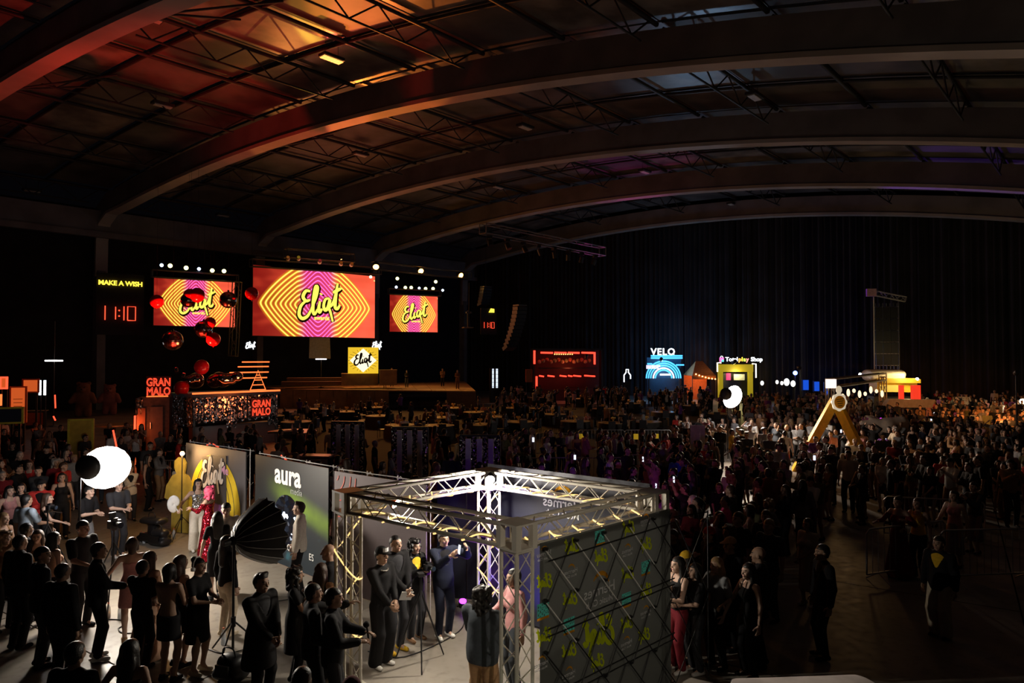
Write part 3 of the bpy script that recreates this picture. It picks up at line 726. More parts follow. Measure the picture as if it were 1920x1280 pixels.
def tripod(loc, hgt, label, group=None, rz=0, spread=.5):
    e = empty('tripod', (loc[0], loc[1], 0), rz, label, 'tripod', group)
    MB().tube([(0, 0, hgt * .55), (0, 0, hgt)], .016, 6).build('pole', BLKM, e); MB().box((0, 0, hgt), (.09, .12, .05)).build('head', BLK, e)
    MB().tube([(0, .05, hgt), (.05, .38, hgt - .12)], .008, 5).build('pan_handle', BLK, e)
    for i in range(3):
        a = 2 * PI * i / 3 + .3; MB().tube([(0, 0, hgt * .82), (spread * .6 * math.cos(a), spread * .6 * math.sin(a), hgt * .33), (spread * math.cos(a), spread * math.sin(a), .012)], [.017, .013, .011], 5).build('leg', BLKM, e)
    return e
SCR = glow('phone_screen', (.75, .82, 1), 1.6)
def phone(p, rz, label, lit=False, tilt=0, group=None, col=None):
    e = tag(link('phone', None, None, p, 0, (tilt, 0, rz)), label, 'phone', group)
    MB().box((0, 0, 0), (.075, .009, .15)).build('case', col or BLK, e)
    MB().box((0, .006, 0), (.066, .003, .138)).build('screen', SCR if lit else GLASSD, e); MB().box((-.02, -.006, .05), (.025, .004, .03)).build('camera_bump', BLK, e)
    return e
def camera_obj(p, rz, label, big=False):
    e = empty('camera', p, rz, label, 'camera'); s = 1.4 if big else 1
    MB().box((0, 0, 0), (.14 * s, .08 * s, .10 * s)).box((0, 0, .06 * s), (.06 * s, .07 * s, .04 * s)).build('camera_body', BLK, e)
    MB().tube([(0, -.04 * s, 0), (0, -.15 * s, 0)], [.035 * s, .042 * s], 10).build('lens', BLK, e); MB().tube([(0, -.151 * s, 0), (0, -.153 * s, 0)], .036 * s, 10).build('glass', GLASSD, e)
    if big: MB().box((0, .06, .16), (.12, .02, .09)).build('monitor', BLK, e)
    return e
def bottle(p, label, liquid, group=None):
    e = empty('drink_bottle', p, 0, label, 'bottle', group)
    MB().lathe((0, 0, 0), [(.036, 0), (.04, .02), (.038, .15), (.034, .18), (.016, .22), (.014, .25)], 10).build('flask', mat('clear_plastic', (.7, .72, .75), .15, alpha=.55), e)
    MB().lathe((0, 0, .006), [(.033, 0), (.035, .02), (.034, .09)], 10).build('drink', liquid, e); MB().lathe((0, 0, .245), [(.017, 0), (.017, .025)], 8).build('cap', mat('bottle_cap', (.7, .2, .1), .5), e)
    return e
def on_panel(px, py, o, rz):                      # sight line meets a vertical panel -> local (x, z)
    r = ray(px, py); dx = Vector((math.cos(rz), math.sin(rz), 0)); nn = Vector((math.sin(rz), -math.cos(rz), 0)); o = Vector(o)
    t = (o - _C).dot(nn) / r.dot(nn); p = _C + r * t; return (p - o).dot(dx), p.z
def panel_frame(a, b):
    a, b = Vector(a), Vector(b); d = b - a; return a, math.atan2(d.y, d.x), d.length

# ------------------------------------------------------------------ the truss cube
CO = {'FL': Vector((-2.30, 9.66, 0)), 'B': Vector((-.385, 11.46, 0)), 'R': Vector((1.97, 9.63, 0)), 'FR': Vector((.055, 7.83, 0))}
ctr = (CO['FL'] + CO['R']) / 2; TW = .30; ZT = 2.72
cube = empty('truss_frame', ctr, 0, 'cube of pale lattice trusses around the photo set', 'truss')
lc = {k: v - ctr for k, v in CO.items()}
ang = math.atan2(*(lc['B'] - lc['FL']).yx)
for k, p in lc.items():
    sd = Vector((math.cos(ang), math.sin(ang), 0))
    truss(cube, p, p + Vector((0, 0, ZT - TW)), TW, .26, ALU, 'column', .025, .009, sd)
    cb = MB()
    for e in (ZT - TW + .012, ZT - .012): cb.box((p.x, p.y, e), (TW + .04, TW + .04, .022), ang)
    for i in (-1, 1):
        for j in (-1, 1):
            q = p + sd * (i * (TW / 2 - .02)) + Vector((-sd.y, sd.x, 0)) * (j * (TW / 2 - .02)); cb.box((q.x, q.y, ZT - TW / 2), (.075, .075, TW), ang)
    cb.build('corner_block', ALU, cube); MB().box((p.x, p.y, .008), (.42, .42, .016), ang).build('base_plate', ALU, cube)
for u, v in (('FL', 'B'), ('B', 'R'), ('FL', 'FR'), ('FR', 'R')):
    a_, b_ = lc[u], lc[v]; d_ = (b_ - a_).normalized(); zz = Vector((0, 0, ZT - TW / 2))
    truss(cube, a_ + d_ * TW / 2 + zz, b_ - d_ * TW / 2 + zz, TW, .27, ALU, 'beam', .027, .010)
# rope lights wound along the girders
ROPE = glow('rope_light', (1, .62, .22), 1.5)
def rope(pts, label):
    e = MB().tube(smooth_path(pts, 6), .011, 5).build('rope_light', ROPE); tag(e, label, 'rope light', 'rope lights on the truss cube')
def rope_beam(u, v, label, ph=0):
    a_, b_ = CO[u], CO[v]; pts = []; n = 16; d_ = (b_ - a_).normalized(); s_ = Vector((-d_.y, d_.x, 0))
    for i in range(n + 1):
        t = .08 + .84 * i / n; p = a_.lerp(b_, t); pts.append((p.x + s_.x * .17 * math.sin(i * 2.1 + ph), p.y + s_.y * .17 * math.sin(i * 2.1 + ph), ZT - TW + .035 + .045 * math.cos(i * 2.1 + ph) - .01))
    rope(pts, label)
rope_beam('FL', 'B', 'warm rope light along the back left truss beam'); rope_beam('B', 'R', 'warm rope light along the back right truss beam', 1)
rope_beam('FL', 'FR', 'warm rope light along the front left truss beam', 2); rope_beam('FR', 'R', 'warm rope light along the front right truss beam', .5)
def rope_col(k, label, turns=5, r=.19, z1=2.3, z0=.3):
    p = CO[k]; pts = [(p.x + r * math.cos(t * turns * 2 * PI), p.y + r * math.sin(t * turns * 2 * PI), z1 + (z0 - z1) * t + .07 * math.sin(t * 31)) for t in np.linspace(0, 1, 26)]
    rope(pts, label)
rope_col('FL', 'warm rope light wound around the left truss column', 2.5); rope_col('B', 'warm rope light wound around the back truss column', 2.5)
# flood lamps of the cube
def flood(p, aim, power, label, col=(1, .90, .74), rad=.09, body=BLK, es=40, spot=130):
    d = Vector(aim) - Vector(p); e = tag(link('flood_lamp', None, None, p, 0, d.to_track_quat('-Z', 'Y').to_euler()), label, 'lamp')
    MB().lathe((0, 0, 0), [(.03, .16), (rad * .7, .13), (rad, .02), (rad * 1.05, 0)][::-1], 16).build('housing', body, e)
    MB().lathe((0, 0, -.004), [(rad * .95, -.004), (rad * .95, .001)], 16).build('lens', glow('flood_lens_%d' % int(es), col, es), e)
    MB().tube([(-rad * 1.15, 0, .07), (-rad * 1.15, 0, .2), (rad * 1.15, 0, .2), (rad * 1.15, 0, .07)], .008, 5).build('yoke', BLKM, e)
    l = lamp('flood_light', 'SPOT' if spot < 170 else 'POINT', (0, 0, -.03 if spot < 170 else -.16), power, col, e, None, rad * .6, spot, .5); return e
flood(atd(919, 899, 11.15), (-.35, 6.2, .2), 250, 'bright white flood lamp at the back corner of the truss cube', rad=.075, spot=180)
flood(atd(742, 944, 9.35), (.2, 8.6, 1.4), 190, 'white flood lamp with orange housing under the front left truss beam', body=mat('orange_housing', (.8, .16, .03), .5), rad=.07, spot=165)

# added spot behind the camera, standing for gallery light, lifts banner and near cube faces
gs = tag(link('added_front_spot', None, None, (3.2, -.5, 6.3), 0, (Vector((.75, 8.5, 1.4)) - Vector((3.2, -.5, 6.3))).to_track_quat('-Z', 'Y').to_euler()), 'added black spot lamp behind the camera lifting the truss cube and banner', 'lamp')
MB().lathe((0, 0, 0), [(.10, 0), (.11, .05), (.09, .3), (.05, .34)], 14).build('can', BLK, gs); lamp('added_front_light', 'SPOT', (0, 0, -.03), 760, (1, .86, .68), gs, None, .08, 25, .7)
# ------------------------------------------------------------------ printed logos
YEL = sheet('print_yellow_green', (.78, .88, .02), .1); ORG = sheet('print_orange', (.85, .42, .03), .15); TEAL = sheet('print_teal', (.12, .65, .55), .1); WHT2 = sheet('print_white', (.8, .8, .8), .15)
def logo_script(parent, x, z, wd, y, m=YEL, flip=True, nm='lettering'):
    script_mb(wd, .10, .004, flip=flip).flat().build(nm, m, parent, (x, y, z))
def logo_club(parent, x, z, wd, y, flip=True, m=None):
    m = m or WHT2
    s = wd; mb = text_mb('Hermes', s * .30, .004, None, (0, s * .02), flip, bold=.012); text_mb('Music Club', s * .185, .004, mb, (0, -s * .17), flip, bold=.010)
    mb.flat().build('lettering', m, parent, (x, y, z))
    k = -1 if flip else 1
    arc = [(k * (-.02 * s + .26 * s * math.cos(a)), .17 * s + .27 * s * math.sin(a)) for a in np.linspace(R(170), R(35), 12)]
    MB().ribbon(arc, [s * .02 + s * .07 * math.sin(PI * i / 11) for i in range(12)], .004).flat().build('arc_mark', ORG, parent, (x, y, z))
def logo_block(parent, x, z, wd, y):
    mb = MB(); rs = random.Random(int(x * 97 + z * 31))
    for r_ in range(3):
        for c in range(6): mb.box((-wd / 2 + wd * (c + .5) / 6, 0, wd * (.32 - .28 * r_)), (wd * .145, .004, wd * .25)).box((-wd / 2 + wd * (c + .5) / 6, -.003, wd * (.32 - .28 * r_) + rs.choice((-.05, .05)) * wd), (wd * .05, .004, wd * rs.choice((.06, .12))), mi=1)
    mb.build('block_mark', [TEAL, sheet('banner_cloth', (.085, .088, .08), .12)], parent, (x, y, z))
    MB().box((0, 0, -wd * .46), (wd, .004, wd * .14)).flat().build('bar_mark', ORG, parent, (x, y, z))

# ------------------------------------------------------------------ mirrored sponsor backdrop on the right face of the cube
BAN = MATS.get('banner_dark') or mat('banner_dark', (.055, .058, .055), .7, var=.15, scale=2)
d_ = (CO['R'] - CO['FR']).normalized(); nrm = Vector((d_.y, -d_.x, 0))
a_ = CO['FR'] + nrm * .24 + d_ * .14; b_ = CO['R'] + nrm * .24 + d_ * .10
o_, rz_, L_ = panel_frame(a_, b_)
bd = empty('sponsor_backdrop', o_, rz_, 'dark sponsor backdrop seen from behind with mirrored logos beside truss cube', 'backdrop')
MB().add([(0, .012, .07), (L_, .012, .07), (L_, .012, 2.49), (0, .012, 2.49)], [(0, 1, 2, 3)]).build('printed_cloth', sheet('banner_cloth', (.085, .088, .08), .12), bd)
z4 = lambda zx, zy: on_panel(900 + zx * .3436, 840 + zy * .3436, o_, rz_)
for (zx, zy) in ((500, 540), (810, 440), (660, 595), (905, 530), (352, 735), (805, 690), (490, 828), (905, 780), (800, 960), (350, 1030), (895, 1025), (485, 1110), (640, 1170)):
    x, z = z4(zx, zy); logo_script(bd, x, z, .235, .002)
for (zx, zy) in ((350, 590), (905, 405), (805, 570), (497, 685), (905, 905), (800, 1075), (335, 1190), (485, 1245)):
    x, z = z4(zx, zy); logo_club(bd, x, z, .24, .002)
for (zx, zy) in ((655, 485), (905, 650), (345, 885), (800, 825), (487, 965)):
    x, z = z4(zx, zy); logo_block(bd, x, z, .19, .002)
x, z = z4(655, 805); logo_club(bd, x, z, .62, .002); x, z = z4(645, 1020); logo_script(bd, x, z, .56, .002)
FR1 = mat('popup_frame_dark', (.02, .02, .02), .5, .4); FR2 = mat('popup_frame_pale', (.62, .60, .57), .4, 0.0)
nx, nz_ = 5, 4                                    # folding frame on the near side: nodes and scissor bars
for i in range(nx):
    for j in range(nz_):
        x0, x1 = L_ * (i + .05) / nx, L_ * (i + .95) / nx; z0, z1 = .12 + 2.32 * j / nz_, .12 + 2.32 * (j + 1) / nz_
        rod('frame_bar', (x0, -.10, z0), (x1, -.03, z1), .0085, FR2 if (j == 3 and i in (0, 1, 2, 3, 4)) and False else FR1, bd)
        rod('frame_bar', (x0, -.03, z1), (x1, -.10, z0), .0085, FR2 if j >= 2 and i < 4 else FR1, bd)  # upper bars pale: the light they catch is put into their colour
        MB().box((x0, -.06, z1), (.03, .05, .03)).build('frame_joint', FR1, bd)
for z in (.14, .72, .80, 1.46, 1.54, 2.30): rod('frame_rail', (.05, -.08, z), (L_ - .05, -.08, z + .02), .009, FR1, bd)
for sgn in (0, 1):                                # side wing of the folding frame at the far end
    rod('frame_bar', (L_ + .02, -.05, .1 + 1.15 * sgn), (L_ + .62, -.2, 1.2 + 1.15 * sgn), .007, FR1, bd); rod('frame_bar', (L_ + .62, -.2, .1 + 1.15 * sgn), (L_ + .02, -.05, 1.2 + 1.15 * sgn), .007, FR1, bd)
rod('frame_rail', (L_, -.05, 2.38), (L_ + .62, -.2, 2.38), .010, FR1, bd); rod('frame_post', (L_ + .62, -.2, .02), (L_ + .62, -.2, 2.4), .010, FR1, bd)
# backdrop behind the back right face, mirrored white logo, glowing blue from the far side lamps
d_ = (CO['R'] - CO['B']).normalized(); nrm = Vector((-d_.y, d_.x, 0)); nrm = nrm if nrm.y > 0 else -nrm
a_ = CO['B'] + nrm * .62 - d_ * .55; b_ = CO['R'] + nrm * .62 - d_ * .35
o2, rz2, L2 = panel_frame(a_, b_)
b2 = empty('sponsor_backdrop', o2, rz2, 'dark blue sponsor backdrop behind the cube with big mirrored white logo', 'backdrop')
BLUEB = mat('banner_blueblack', (.006, .007, .017), .65, var=.3, scale=1.5)
MB().box((L2 / 2, .012, 1.36), (L2, .014, 2.64)).build('printed_cloth', BLUEB, b2)
x, z = on_panel(1054, 945, o2, rz2); logo_club(b2, x, z - .08, .80, -.004, m=WHITE)
for i in range(4): rod('frame_post', (L2 * i / 3, .06, .02), (L2 * i / 3, .06, 2.66), .014, BLKM, b2)
rod('frame_rail', (0, .06, 2.64), (L2, .06, 2.64), .012, BLKM, b2)
# backdrop continuing left from it behind the cube (club wall with drums)
x, z = on_panel(800, 942, o2, rz2)

# violet stage wash lamps inside the booth
def par(p, aim, power, col, label, spot=95, es=8):
    d = Vector(aim) - Vector(p); e = tag(link('par_lamp', None, None, p, 0, d.to_track_quat('-Z', 'Y').to_euler()), label, 'lamp')
    MB().lathe((0, 0, 0), [(.075, -.0), (.08, .02), (.07, .16), (.04, .2)], 14).build('can', BLK, e)
    MB().lathe((0, 0, .0), [(.066, -.006), (.066, -.002)], 14).build('lens', glow('par_lens_%.1f%.1f%.1f' % col, col, es), e)
    MB().tube([(-.09, 0, .1), (-.1, 0, .26), (.1, 0, .26), (.09, 0, .1)], .007, 5).build('yoke', BLKM, e)
    lamp('par_light', 'SPOT', (0, 0, -.02), power, col, e, None, .06, spot, .7); return e
par((.55, 10.95, .12), (.15, 11.5, 1.0), 190, (.10, .05, 1.0), 'blue wash lamp on the floor before the dark blue backdrop')
par((-.9, 12.6, .12), (-.75, 11.9, 1.6), 120, (.45, .03, 1.0), 'violet wash lamp on the floor by the drum corner', 110)

# ------------------------------------------------------------------ photo-call backdrops on the left
def folding_frame(root, L, zt, y=.10, n=3):
    for i in range(n):
        x0, x1 = L * i / n, L * (i + 1) / n
        for j in range(3):
            z0, z1 = .05 + zt * j / 3, .05 + zt * (j + 1) / 3
            rod('frame_bar', (x0, y, z0), (x1, y + .1, z1), .009, FR2, root); rod('frame_bar', (x0, y + .1, z1), (x1, y, z0), .009, FR2, root)
        rod('frame_rail', (x0, y, zt + .04), (x1, y + .12, zt + .02), .011, FR2, root)
    for i in range(n + 1): rod('frame_post', (L * i / n, y + .02, .02), (L * i / n, y + .02, zt + .08), .011, FR2, root)
# 1: event name panel with yellow fan shapes
o1, rz1, L1 = panel_frame((-8.55, 17.95, 0), (-6.30, 16.2, 0))
e1 = empty('photo_backdrop', o1, rz1, 'grey backdrop with big yellow fan shapes and white outlined script', 'backdrop')
GREYP = mat('panel_grey', (.09, .09, .105), .6, var=.05); YELP = mat('panel_yellow', (.85, .62, .04), .55, var=.04); DKP = mat('panel_dark', (.06, .06, .07), .6); PURP = mat('panel_purple', (.30, .14, .55), .55, var=.25, scale=1.2); PNK = mat('panel_pink', (.75, .40, .70), .6)
MB().box((L1 / 2, .02, 1.18), (L1, .03, 2.32)).build('panel', GREYP, e1)
def fan(side, nm):
    c = L1 / 2; pol = []
    for a in np.linspace(R(100), R(212), 16): pol.append((c + side * .06 + side * 1.28 * math.cos(a), .80 + 1.36 * math.sin(a)))
    for a in np.linspace(R(205), R(112), 12): pol.append((c + side * .06 + side * .66 * math.cos(a), .80 + 1.02 * math.sin(a)))
    MB().prism(pol if side > 0 else pol[::-1], .006).build(nm, YELP, e1, (0, -.002, 0))
    for q in (.60, .80):
        MB().ribbon([(c + side * .06 + side * (q + .22) * math.cos(a), .80 + (q + .42) * math.sin(a)) for a in np.linspace(R(122), R(185), 9)], .018, .004).build('fan_line', DKP, e1, (0, -.008, 0))
fan(1, 'fan_shape'); fan(-1, 'fan_shape')
MB().prism([(L1 / 2 - .50, 1.0), (L1 / 2 + .62, .94), (L1 / 2 + .58, 2.18), (L1 / 2 - .55, 2.06)], .006).build('title_panel', DKP, e1, (0, -.012, 0))
MB().prism([(L1 / 2 - .42, .05), (L1 / 2 + .60, .05)] + [(L1 / 2 + .09 + .5 * math.cos(a), .62 + .55 * math.sin(a)) for a in np.linspace(0, PI, 12)], .006).build('arch_panel', PURP, e1, (0, -.006, 0))
script_mb(1.02, .135, .004).build('lettering_outline', BLK, e1, (L1 / 2 - .03, -.020, 1.62)); script_mb(1.02, .085, .005).build('lettering', WHITE, e1, (L1 / 2 - .03, -.025, 1.62))
text_mb('Me', .30, .004, bold=.02).build('lettering', PNK, e1, (L1 / 2 + .52, -.024, 1.72)); folding_frame(e1, L1, 2.32)
# yellow cut-out figure board standing behind it
cp = atd(338, 940, 17.9); cut = [(-.28, 0), (.28, 0), (.30, .55), (.26, .95), (.40, .9), (.42, 1.3), (.24, 1.5), (.14, 1.52), (.17, 1.66), (.20, 1.8), (.11, 1.93), (-.06, 1.95), (-.19, 1.84), (-.19, 1.66), (-.12, 1.52), (-.26, 1.46), (-.46, 1.18), (-.52, .86), (-.32, .8), (-.27, .55)]
co = MB().prism([(x, z) for x, z in cut], .05).build('cutout_board', mat('cutout_yellow', (.45, .36, .07), .6), None, (cp.x, cp.y, .02), R(-20)); tag(co, 'plain yellow person-shaped cut-out board at the edge of the fan backdrop', 'cut-out')
# 2: deep teal panel with the white word
o3, rz3, L3 = panel_frame((-5.98, 15.95, 0), (-3.74, 13.95, 0))
e3 = empty('photo_backdrop', o3, rz3, 'teal and black backdrop with white lettering and printed mirror ball', 'backdrop')
def aura_mat():
    m = bpy.data.materials.new('teal_print'); m.use_nodes = True; t = m.node_tree; b = t.nodes['Principled BSDF']; b.inputs['Roughness'].default_value = .5
    tc = t.nodes.new('ShaderNodeTexCoord'); sp = t.nodes.new('ShaderNodeSeparateXYZ'); t.links.new(tc.outputs['Generated'], sp.inputs[0])
    x, z = N(t, sp.outputs[0]), N(t, sp.outputs[2]); nz = t.nodes.new('ShaderNodeTexNoise'); nz.inputs['Scale'].default_value = 2.2; t.links.new(tc.outputs['Object'], nz.inputs['Vector']); n = N(t, nz.outputs[0])
    beam = (z + x * .32 - .80).abs(); g = beam.step(.16, .0) * x.step(.12, .6)
    c1 = mixc(t, (z * .8 + n * .4).step(.2, .9), (.006, .016, .026), (.017, .020, .023)); c2 = mixc(t, g * (n + .35), c1, (.15, .26, .02)); c3 = mixc(t, (n.step(.55, .75)) * z.step(.75, .3), c2, (.02, .085, .12))
    t.links.new(c3, b.inputs['Base Color']); return m
MB().box((L3 / 2, .02, 1.17), (L3, .03, 2.30)).build('panel', aura_mat(), e3)
text_mb('aura', .62, .005, bold=.028).build('lettering', WHITE, e3, (L3 * .48, -.004, 1.80)); text_mb('media', .20, .004).build('lettering', mat('print_grey', (.35, .38, .38), .6), e3, (L3 * .60, -.004, 1.62))
MB().prism([(L3 * .47 + .55 * math.cos(a), 1.02 + .55 * math.sin(a)) for a in np.linspace(0, 2 * PI, 33)[:-1]], .006).build('ball_print', glitter('ball_print', (.02, .03, .06), (.25, .32, .45), 9, .8), e3, (0, -.002, 0))
text_mb('V LO', .20, .004).build('lettering', WHITE, e3, (L3 * .46, -.004, .38)); text_mb('ES', .20, .004).build('lettering', WHITE, e3, (L3 * .80, -.004, .34)); folding_frame(e3, L3, 2.30)
# 3: mauve panel behind the cube
o5, rz5, L5 = panel_frame((-3.52, 13.57, 0), (-1.52, 12.1, 0))
e5 = empty('photo_backdrop', o5, rz5, 'plain mauve backdrop with thin red loops behind the truss cube', 'backdrop')
MB().box((L5 / 2, .02, 1.17), (L5, .03, 2.32)).build('panel', mat('panel_mauve', (.17, .13, .14), .6, var=.04), e5)
RLINE = mat('print_red', (.75, .10, .06), .5)
for r_, a0, a1 in ((.10, -60, 95), (.30, -75, 40), (.50, -80, 10), (.66, -50, 0), (.80, -90, -75)):
    MB().ribbon([(.02 + r_ * math.cos(a) * .9 + .02, 2.25 + r_ * math.sin(a)) for a in np.linspace(R(max(a0, -88)), R(min(a1, 2)), 9)], .022, .004).build('loop_print', RLINE, e5, (0, -.004, 0))
folding_frame(e5, L5, 2.32)
# drum corner: dark riser wall right of the mauve panel
o6, rz6, L6 = panel_frame((-1.45, 13.2, 0), (.3, 12.75, 0))
e6 = empty('stage_wall', o6, rz6, 'dark low wall of the band corner lit violet behind the cube', 'partition')
for i in range(3): MB().box((L6 * (i + .5) / 3, .03, 1.15), (L6 / 3 - .02, .05, 2.3)).build('wall_panel', BLUEB, e6)
# ------------------------------------------------------------------ studio lights
def glow_dish(c, aim, r, stand_xy, label, lab2, es, headoff=(-.22, -.12, .14)):
    c = Vector(c); d = (Vector(aim) - c)
    e = tag(link('softbox', None, None, c, 0, d.to_track_quat('-Z', 'Y').to_euler()), label, 'studio light')
    n = 16; MB().lathe((0, 0, 0), [(r * math.sin(a), r * .55 * (1 - math.cos(a))) for a in np.linspace(R(84), R(4), 8)][::-1][::-1], n).build('glowing_dish', glow('softbox_glow', (1, .95, .93), es), e)
    for i in range(8):
        a = 2 * PI * i / 8; MB().tube([(r * .99 * math.cos(a), r * .99 * math.sin(a), r * .45), (.03 * math.cos(a), .03 * math.sin(a), -.02)], .006, 4).build('rib', BLKM, e)
    q = MB().ball((0, 0, 0), (r * .52, r * .30, r * .52), 14, 9)
    hd = q.build('lamp_head', BLK, e); M = e.rotation_euler.to_matrix().transposed(); hd.location = M @ Vector(headoff); hd.rotation_euler = M.to_euler()
    s = stand('light_stand', stand_xy, c.z - .05, lab2, 'light stand', r=.02)
    return e
sb = onz(147, 1035); c0 = atd(201, 884, 13.6)
glow_dish(c0, c0 + Vector((.75, -1, -.3)), .455, atd(150, 900, 13.3).xy, 'large round glowing white softbox lighting the photo call', 'tall light stand beside the glowing round softbox', 30, (-.06, -.52, .17))
lamp('softbox_light', 'AREA', c0 + Vector((.30, -.25, -.1)), 230, (1, .88, .72), None, (-5.2, 12.8, .6), .8)
c1 = atd(1381, 747, 30)
glow_dish(c1, c1 + Vector((.5, -1, -.3)), .52, (c1.x - .4, c1.y), 'round glowing white softbox standing above the right-hand crowd', 'light stand under the round softbox in the crowd', 30, (-.56, -.30, .22))
lamp('softbox_light', 'AREA', c1 + Vector((.15, -.35, -.1)), 330, (1, .80, .60), None, (12, 23, .8), .9)
# warm bulb on a stand by the yellow fan backdrop
bp_ = onz(340, 1008)
bs = stand('bulb_lamp', bp_.xy, 2.05, 'warm bare bulb lamp on a thin stand before the yellow cut-out', 'lamp')
MB().ball((0, 0, 2.13), .055, 10, 8).build('bulb', glow('bulb_warm', (1, .52, .16), 45), bs); MB().lathe((0, 0, 2.04), [(.03, 0), (.035, .05)], 8).build('socket', BLK, bs)
lamp('bulb_light', 'POINT', (0, -.12, 2.13), 60, (1, .55, .2), bs, None, .06)
# black parabolic umbrella with ribs, seen from its outside
def parasol_reflector():
    c = atd(437, 1014, 10.6); ax = Vector((.60, .79, .06))
    e = tag(link('reflector_umbrella', None, None, c, 0, ax.to_track_quat('Z', 'Y').to_euler()), 'big black parabolic reflector umbrella with ribs on a stand', 'umbrella')
    n = 16
    for i in range(n):                             # one cloth gore between two ribs, scalloped rim
        g = MB(); vs = []; m = 7
        for j in range(m + 1):
            t = j / m; r = .54 * math.sqrt(t) ; zz = .62 * t
            for q in (0, .5, 1):
                a = 2 * PI * (i + q) / n; rr = r * (1 - (.035 * t if q == .5 else 0)); vs.append((rr * math.cos(a), rr * math.sin(a), zz - (.05 * t * t if q == .5 else 0)))
        fs = [(j * 3 + q, j * 3 + q + 1, j * 3 + q + 4, j * 3 + q + 3) for j in range(m) for q in (0, 1)]
        g.add(vs, fs, 0, True).build('gore', mat('umbrella_cloth', (.018, .017, .017), .38, var=.2), e)
        a = 2 * PI * i / n; MB().tube([(.545 * math.sqrt(t) * math.cos(a), .545 * math.sqrt(t) * math.sin(a), .62 * t - .006) for t in np.linspace(.002, 1, 7)], .0045, 4).build('rib', mat('rib_grey', (.5, .48, .46), .4, .2), e)
    MB().lathe((0, 0, -.05), [(.06, 0), (.075, .02), (.075, .06), (.05, .09)], 14).build('hub', BLKM, e); MB().tube([(0, 0, -.16), (0, 0, -.03)], .05, 10).build('flash_head', BLK, e)
    s = stand('light_stand', (c.x + .02, c.y - .02), c.z - .02, 'black light stand carrying the parabolic umbrella', 'light stand', r=.02, spread=.5)
parasol_reflector()

# ------------------------------------------------------------------ named people
def spot_h(px, yh, hz): p = onz(px, yh, hz); return (p.x, p.y)
def pp(label, px, yh, hgt, rz, d=None, **kw):
    hair_pad = .03
    loc = spot_h(px, yh, hgt + hair_pad) if d is None else (px_x(px, d), d)
    return person(label, loc, R(rz), h=hgt, **kw)
SEQ = glitter('red_sequins', (.28, .006, .02), (.75, .03, .06), 55, .62); SILV = glitter('silver_sequins', (.3, .3, .32), (.8, .8, .82), 80, .5)
# photo call couple and portrait sitters
gown, Pg = pp('woman in long red sequin gown with bright pink curls', 392, 909, 1.66, -95, fem=True, top='gown', bottom=None, hair='curly', hairc='pink', topc=SEQ, skin=0, arm_tgt=((-.2, -.34, 1.18), (.10, -.40, 1.22)), seed=3)
wht, Pw = pp('woman with long dark hair, silver top and wide white trousers', 374, 900, 1.70, 40, fem=True, top='tank', bottom='wide', hair='long', topc=SILV, botc='offwhite', shoec='white', skin=0, arm_tgt=((-.48, -.20, 1.10), (.12, -.34, 1.15)), seed=4, d=16.25)
fanp = wpoint(wht, Pw, -1, .1)
f_ = empty('feather_fan', fanp, R(15), 'round white feather fan held out by the woman in white', 'fan')
MB().tube([(0, 0, -.02), (-.06, 0, .1)], .012, 6).build('handle', WHITE, f_)
for i in range(15):
    a = R(30 + 240 * i / 14); MB().ball((-.10 + .07 * math.cos(a), 0, .17 + .10 * math.sin(a)), (.075, .03, .10), 8, 6).build('feather', mat('feather_white', (.85, .83, .8), .8), f_)
suit, Ps = pp('man in white dinner jacket and black trousers before teal backdrop', 562, 938, 1.78, -80, top='jacket', topc='offwhite', botc='black', hair='quiff', hairc='brown', skin=0, underc='black', arms='hold', arm_tgt=((-.24, -.16, .86), (.26, -.04, .87)), seed=5)
pp('man in white shirt half hidden behind the reflector umbrella', 424, 940, 1.76, 20, top='shirt', topc='offwhite', botc='black', hair='short', skin=0, nod=12, arms='texting', seed=6)
pp('woman with very long dark hair in black leaning at the reflector stand', 411, 957, 1.66, -150, d=13.0, fem=True, top='dress', bottom=None, hair='long', topc='black', skin=0, arm_tgt=((-.2, -.3, .95), (.3, -.08, .88)), seed=7)
cr, Pc = pp('person in cream trousers holding a black bag under the reflector', 428, 1010, 1.64, 150, d=11.35, fem=True, top='long', bottom='pants', topc='black', botc='cream', shoec='cream', hair='long', skin=0, seed=8)
# crew and guests standing left of the cube, dark against the lit floor
coat, Pk = pp('man in long black coat with hands clasped, facing the cube', 489, 1070, 1.76, 62, top='coat', topc='black', botc='black', hair='quiff', skin=1, arms='clasp', underc='charcoal', seed=9)
pp('woman with black curls in long black dress beside the coat man', 553, 1058, 1.64, 105, fem=True, top='dress', bottom='pants', hair='curly', topc='black', skin=1, arms='clasp', seed=10)
pp('bald man in black sweater standing behind left truss column', 618, 1016, 1.76, -80, top='long', topc='black', botc='black', hair='bald', skin=1, arms='cross', seed=11)
pp('woman with long brown hair seen from behind below bald man', 602, 1052, 1.62, 170, fem=True, top='tank', topc='black', botc='black', hair='long', hairc='brown', skin=1, seed=12)
hm, Ph = pp('young man in black stretching one hand to the truss column', 586, 1090, 1.72, 115, top='jacket', topc='black', botc='black', hair='short', skin=1, arm_tgt=((-.2, -.2, 1.0), (.20, -.52, 1.36)), seed=13)
mic, Pm = pp('reporter in dark jacket holding a microphone', 624, 1098, 1.74, 100, top='jacket', topc='black', botc='charcoal', hair='short', skin=1, arms='holdl', arm_tgt=((-.16, -.34, 1.12), (.05, -.38, 1.16)), seed=14)
mp = wpoint(mic, Pm, 1, .06); me_ = empty('microphone', mp, R(-60), 'black handheld microphone with foam head', 'microphone')
MB().tube([(0, 0, -.10), (.02, -.03, .08)], .013, 8).build('handle', BLK, me_); MB().ball((.025, -.04, .115), .04, 10, 8).build('foam_head', mat('foam_black', (.02, .02, .02), .95), me_)
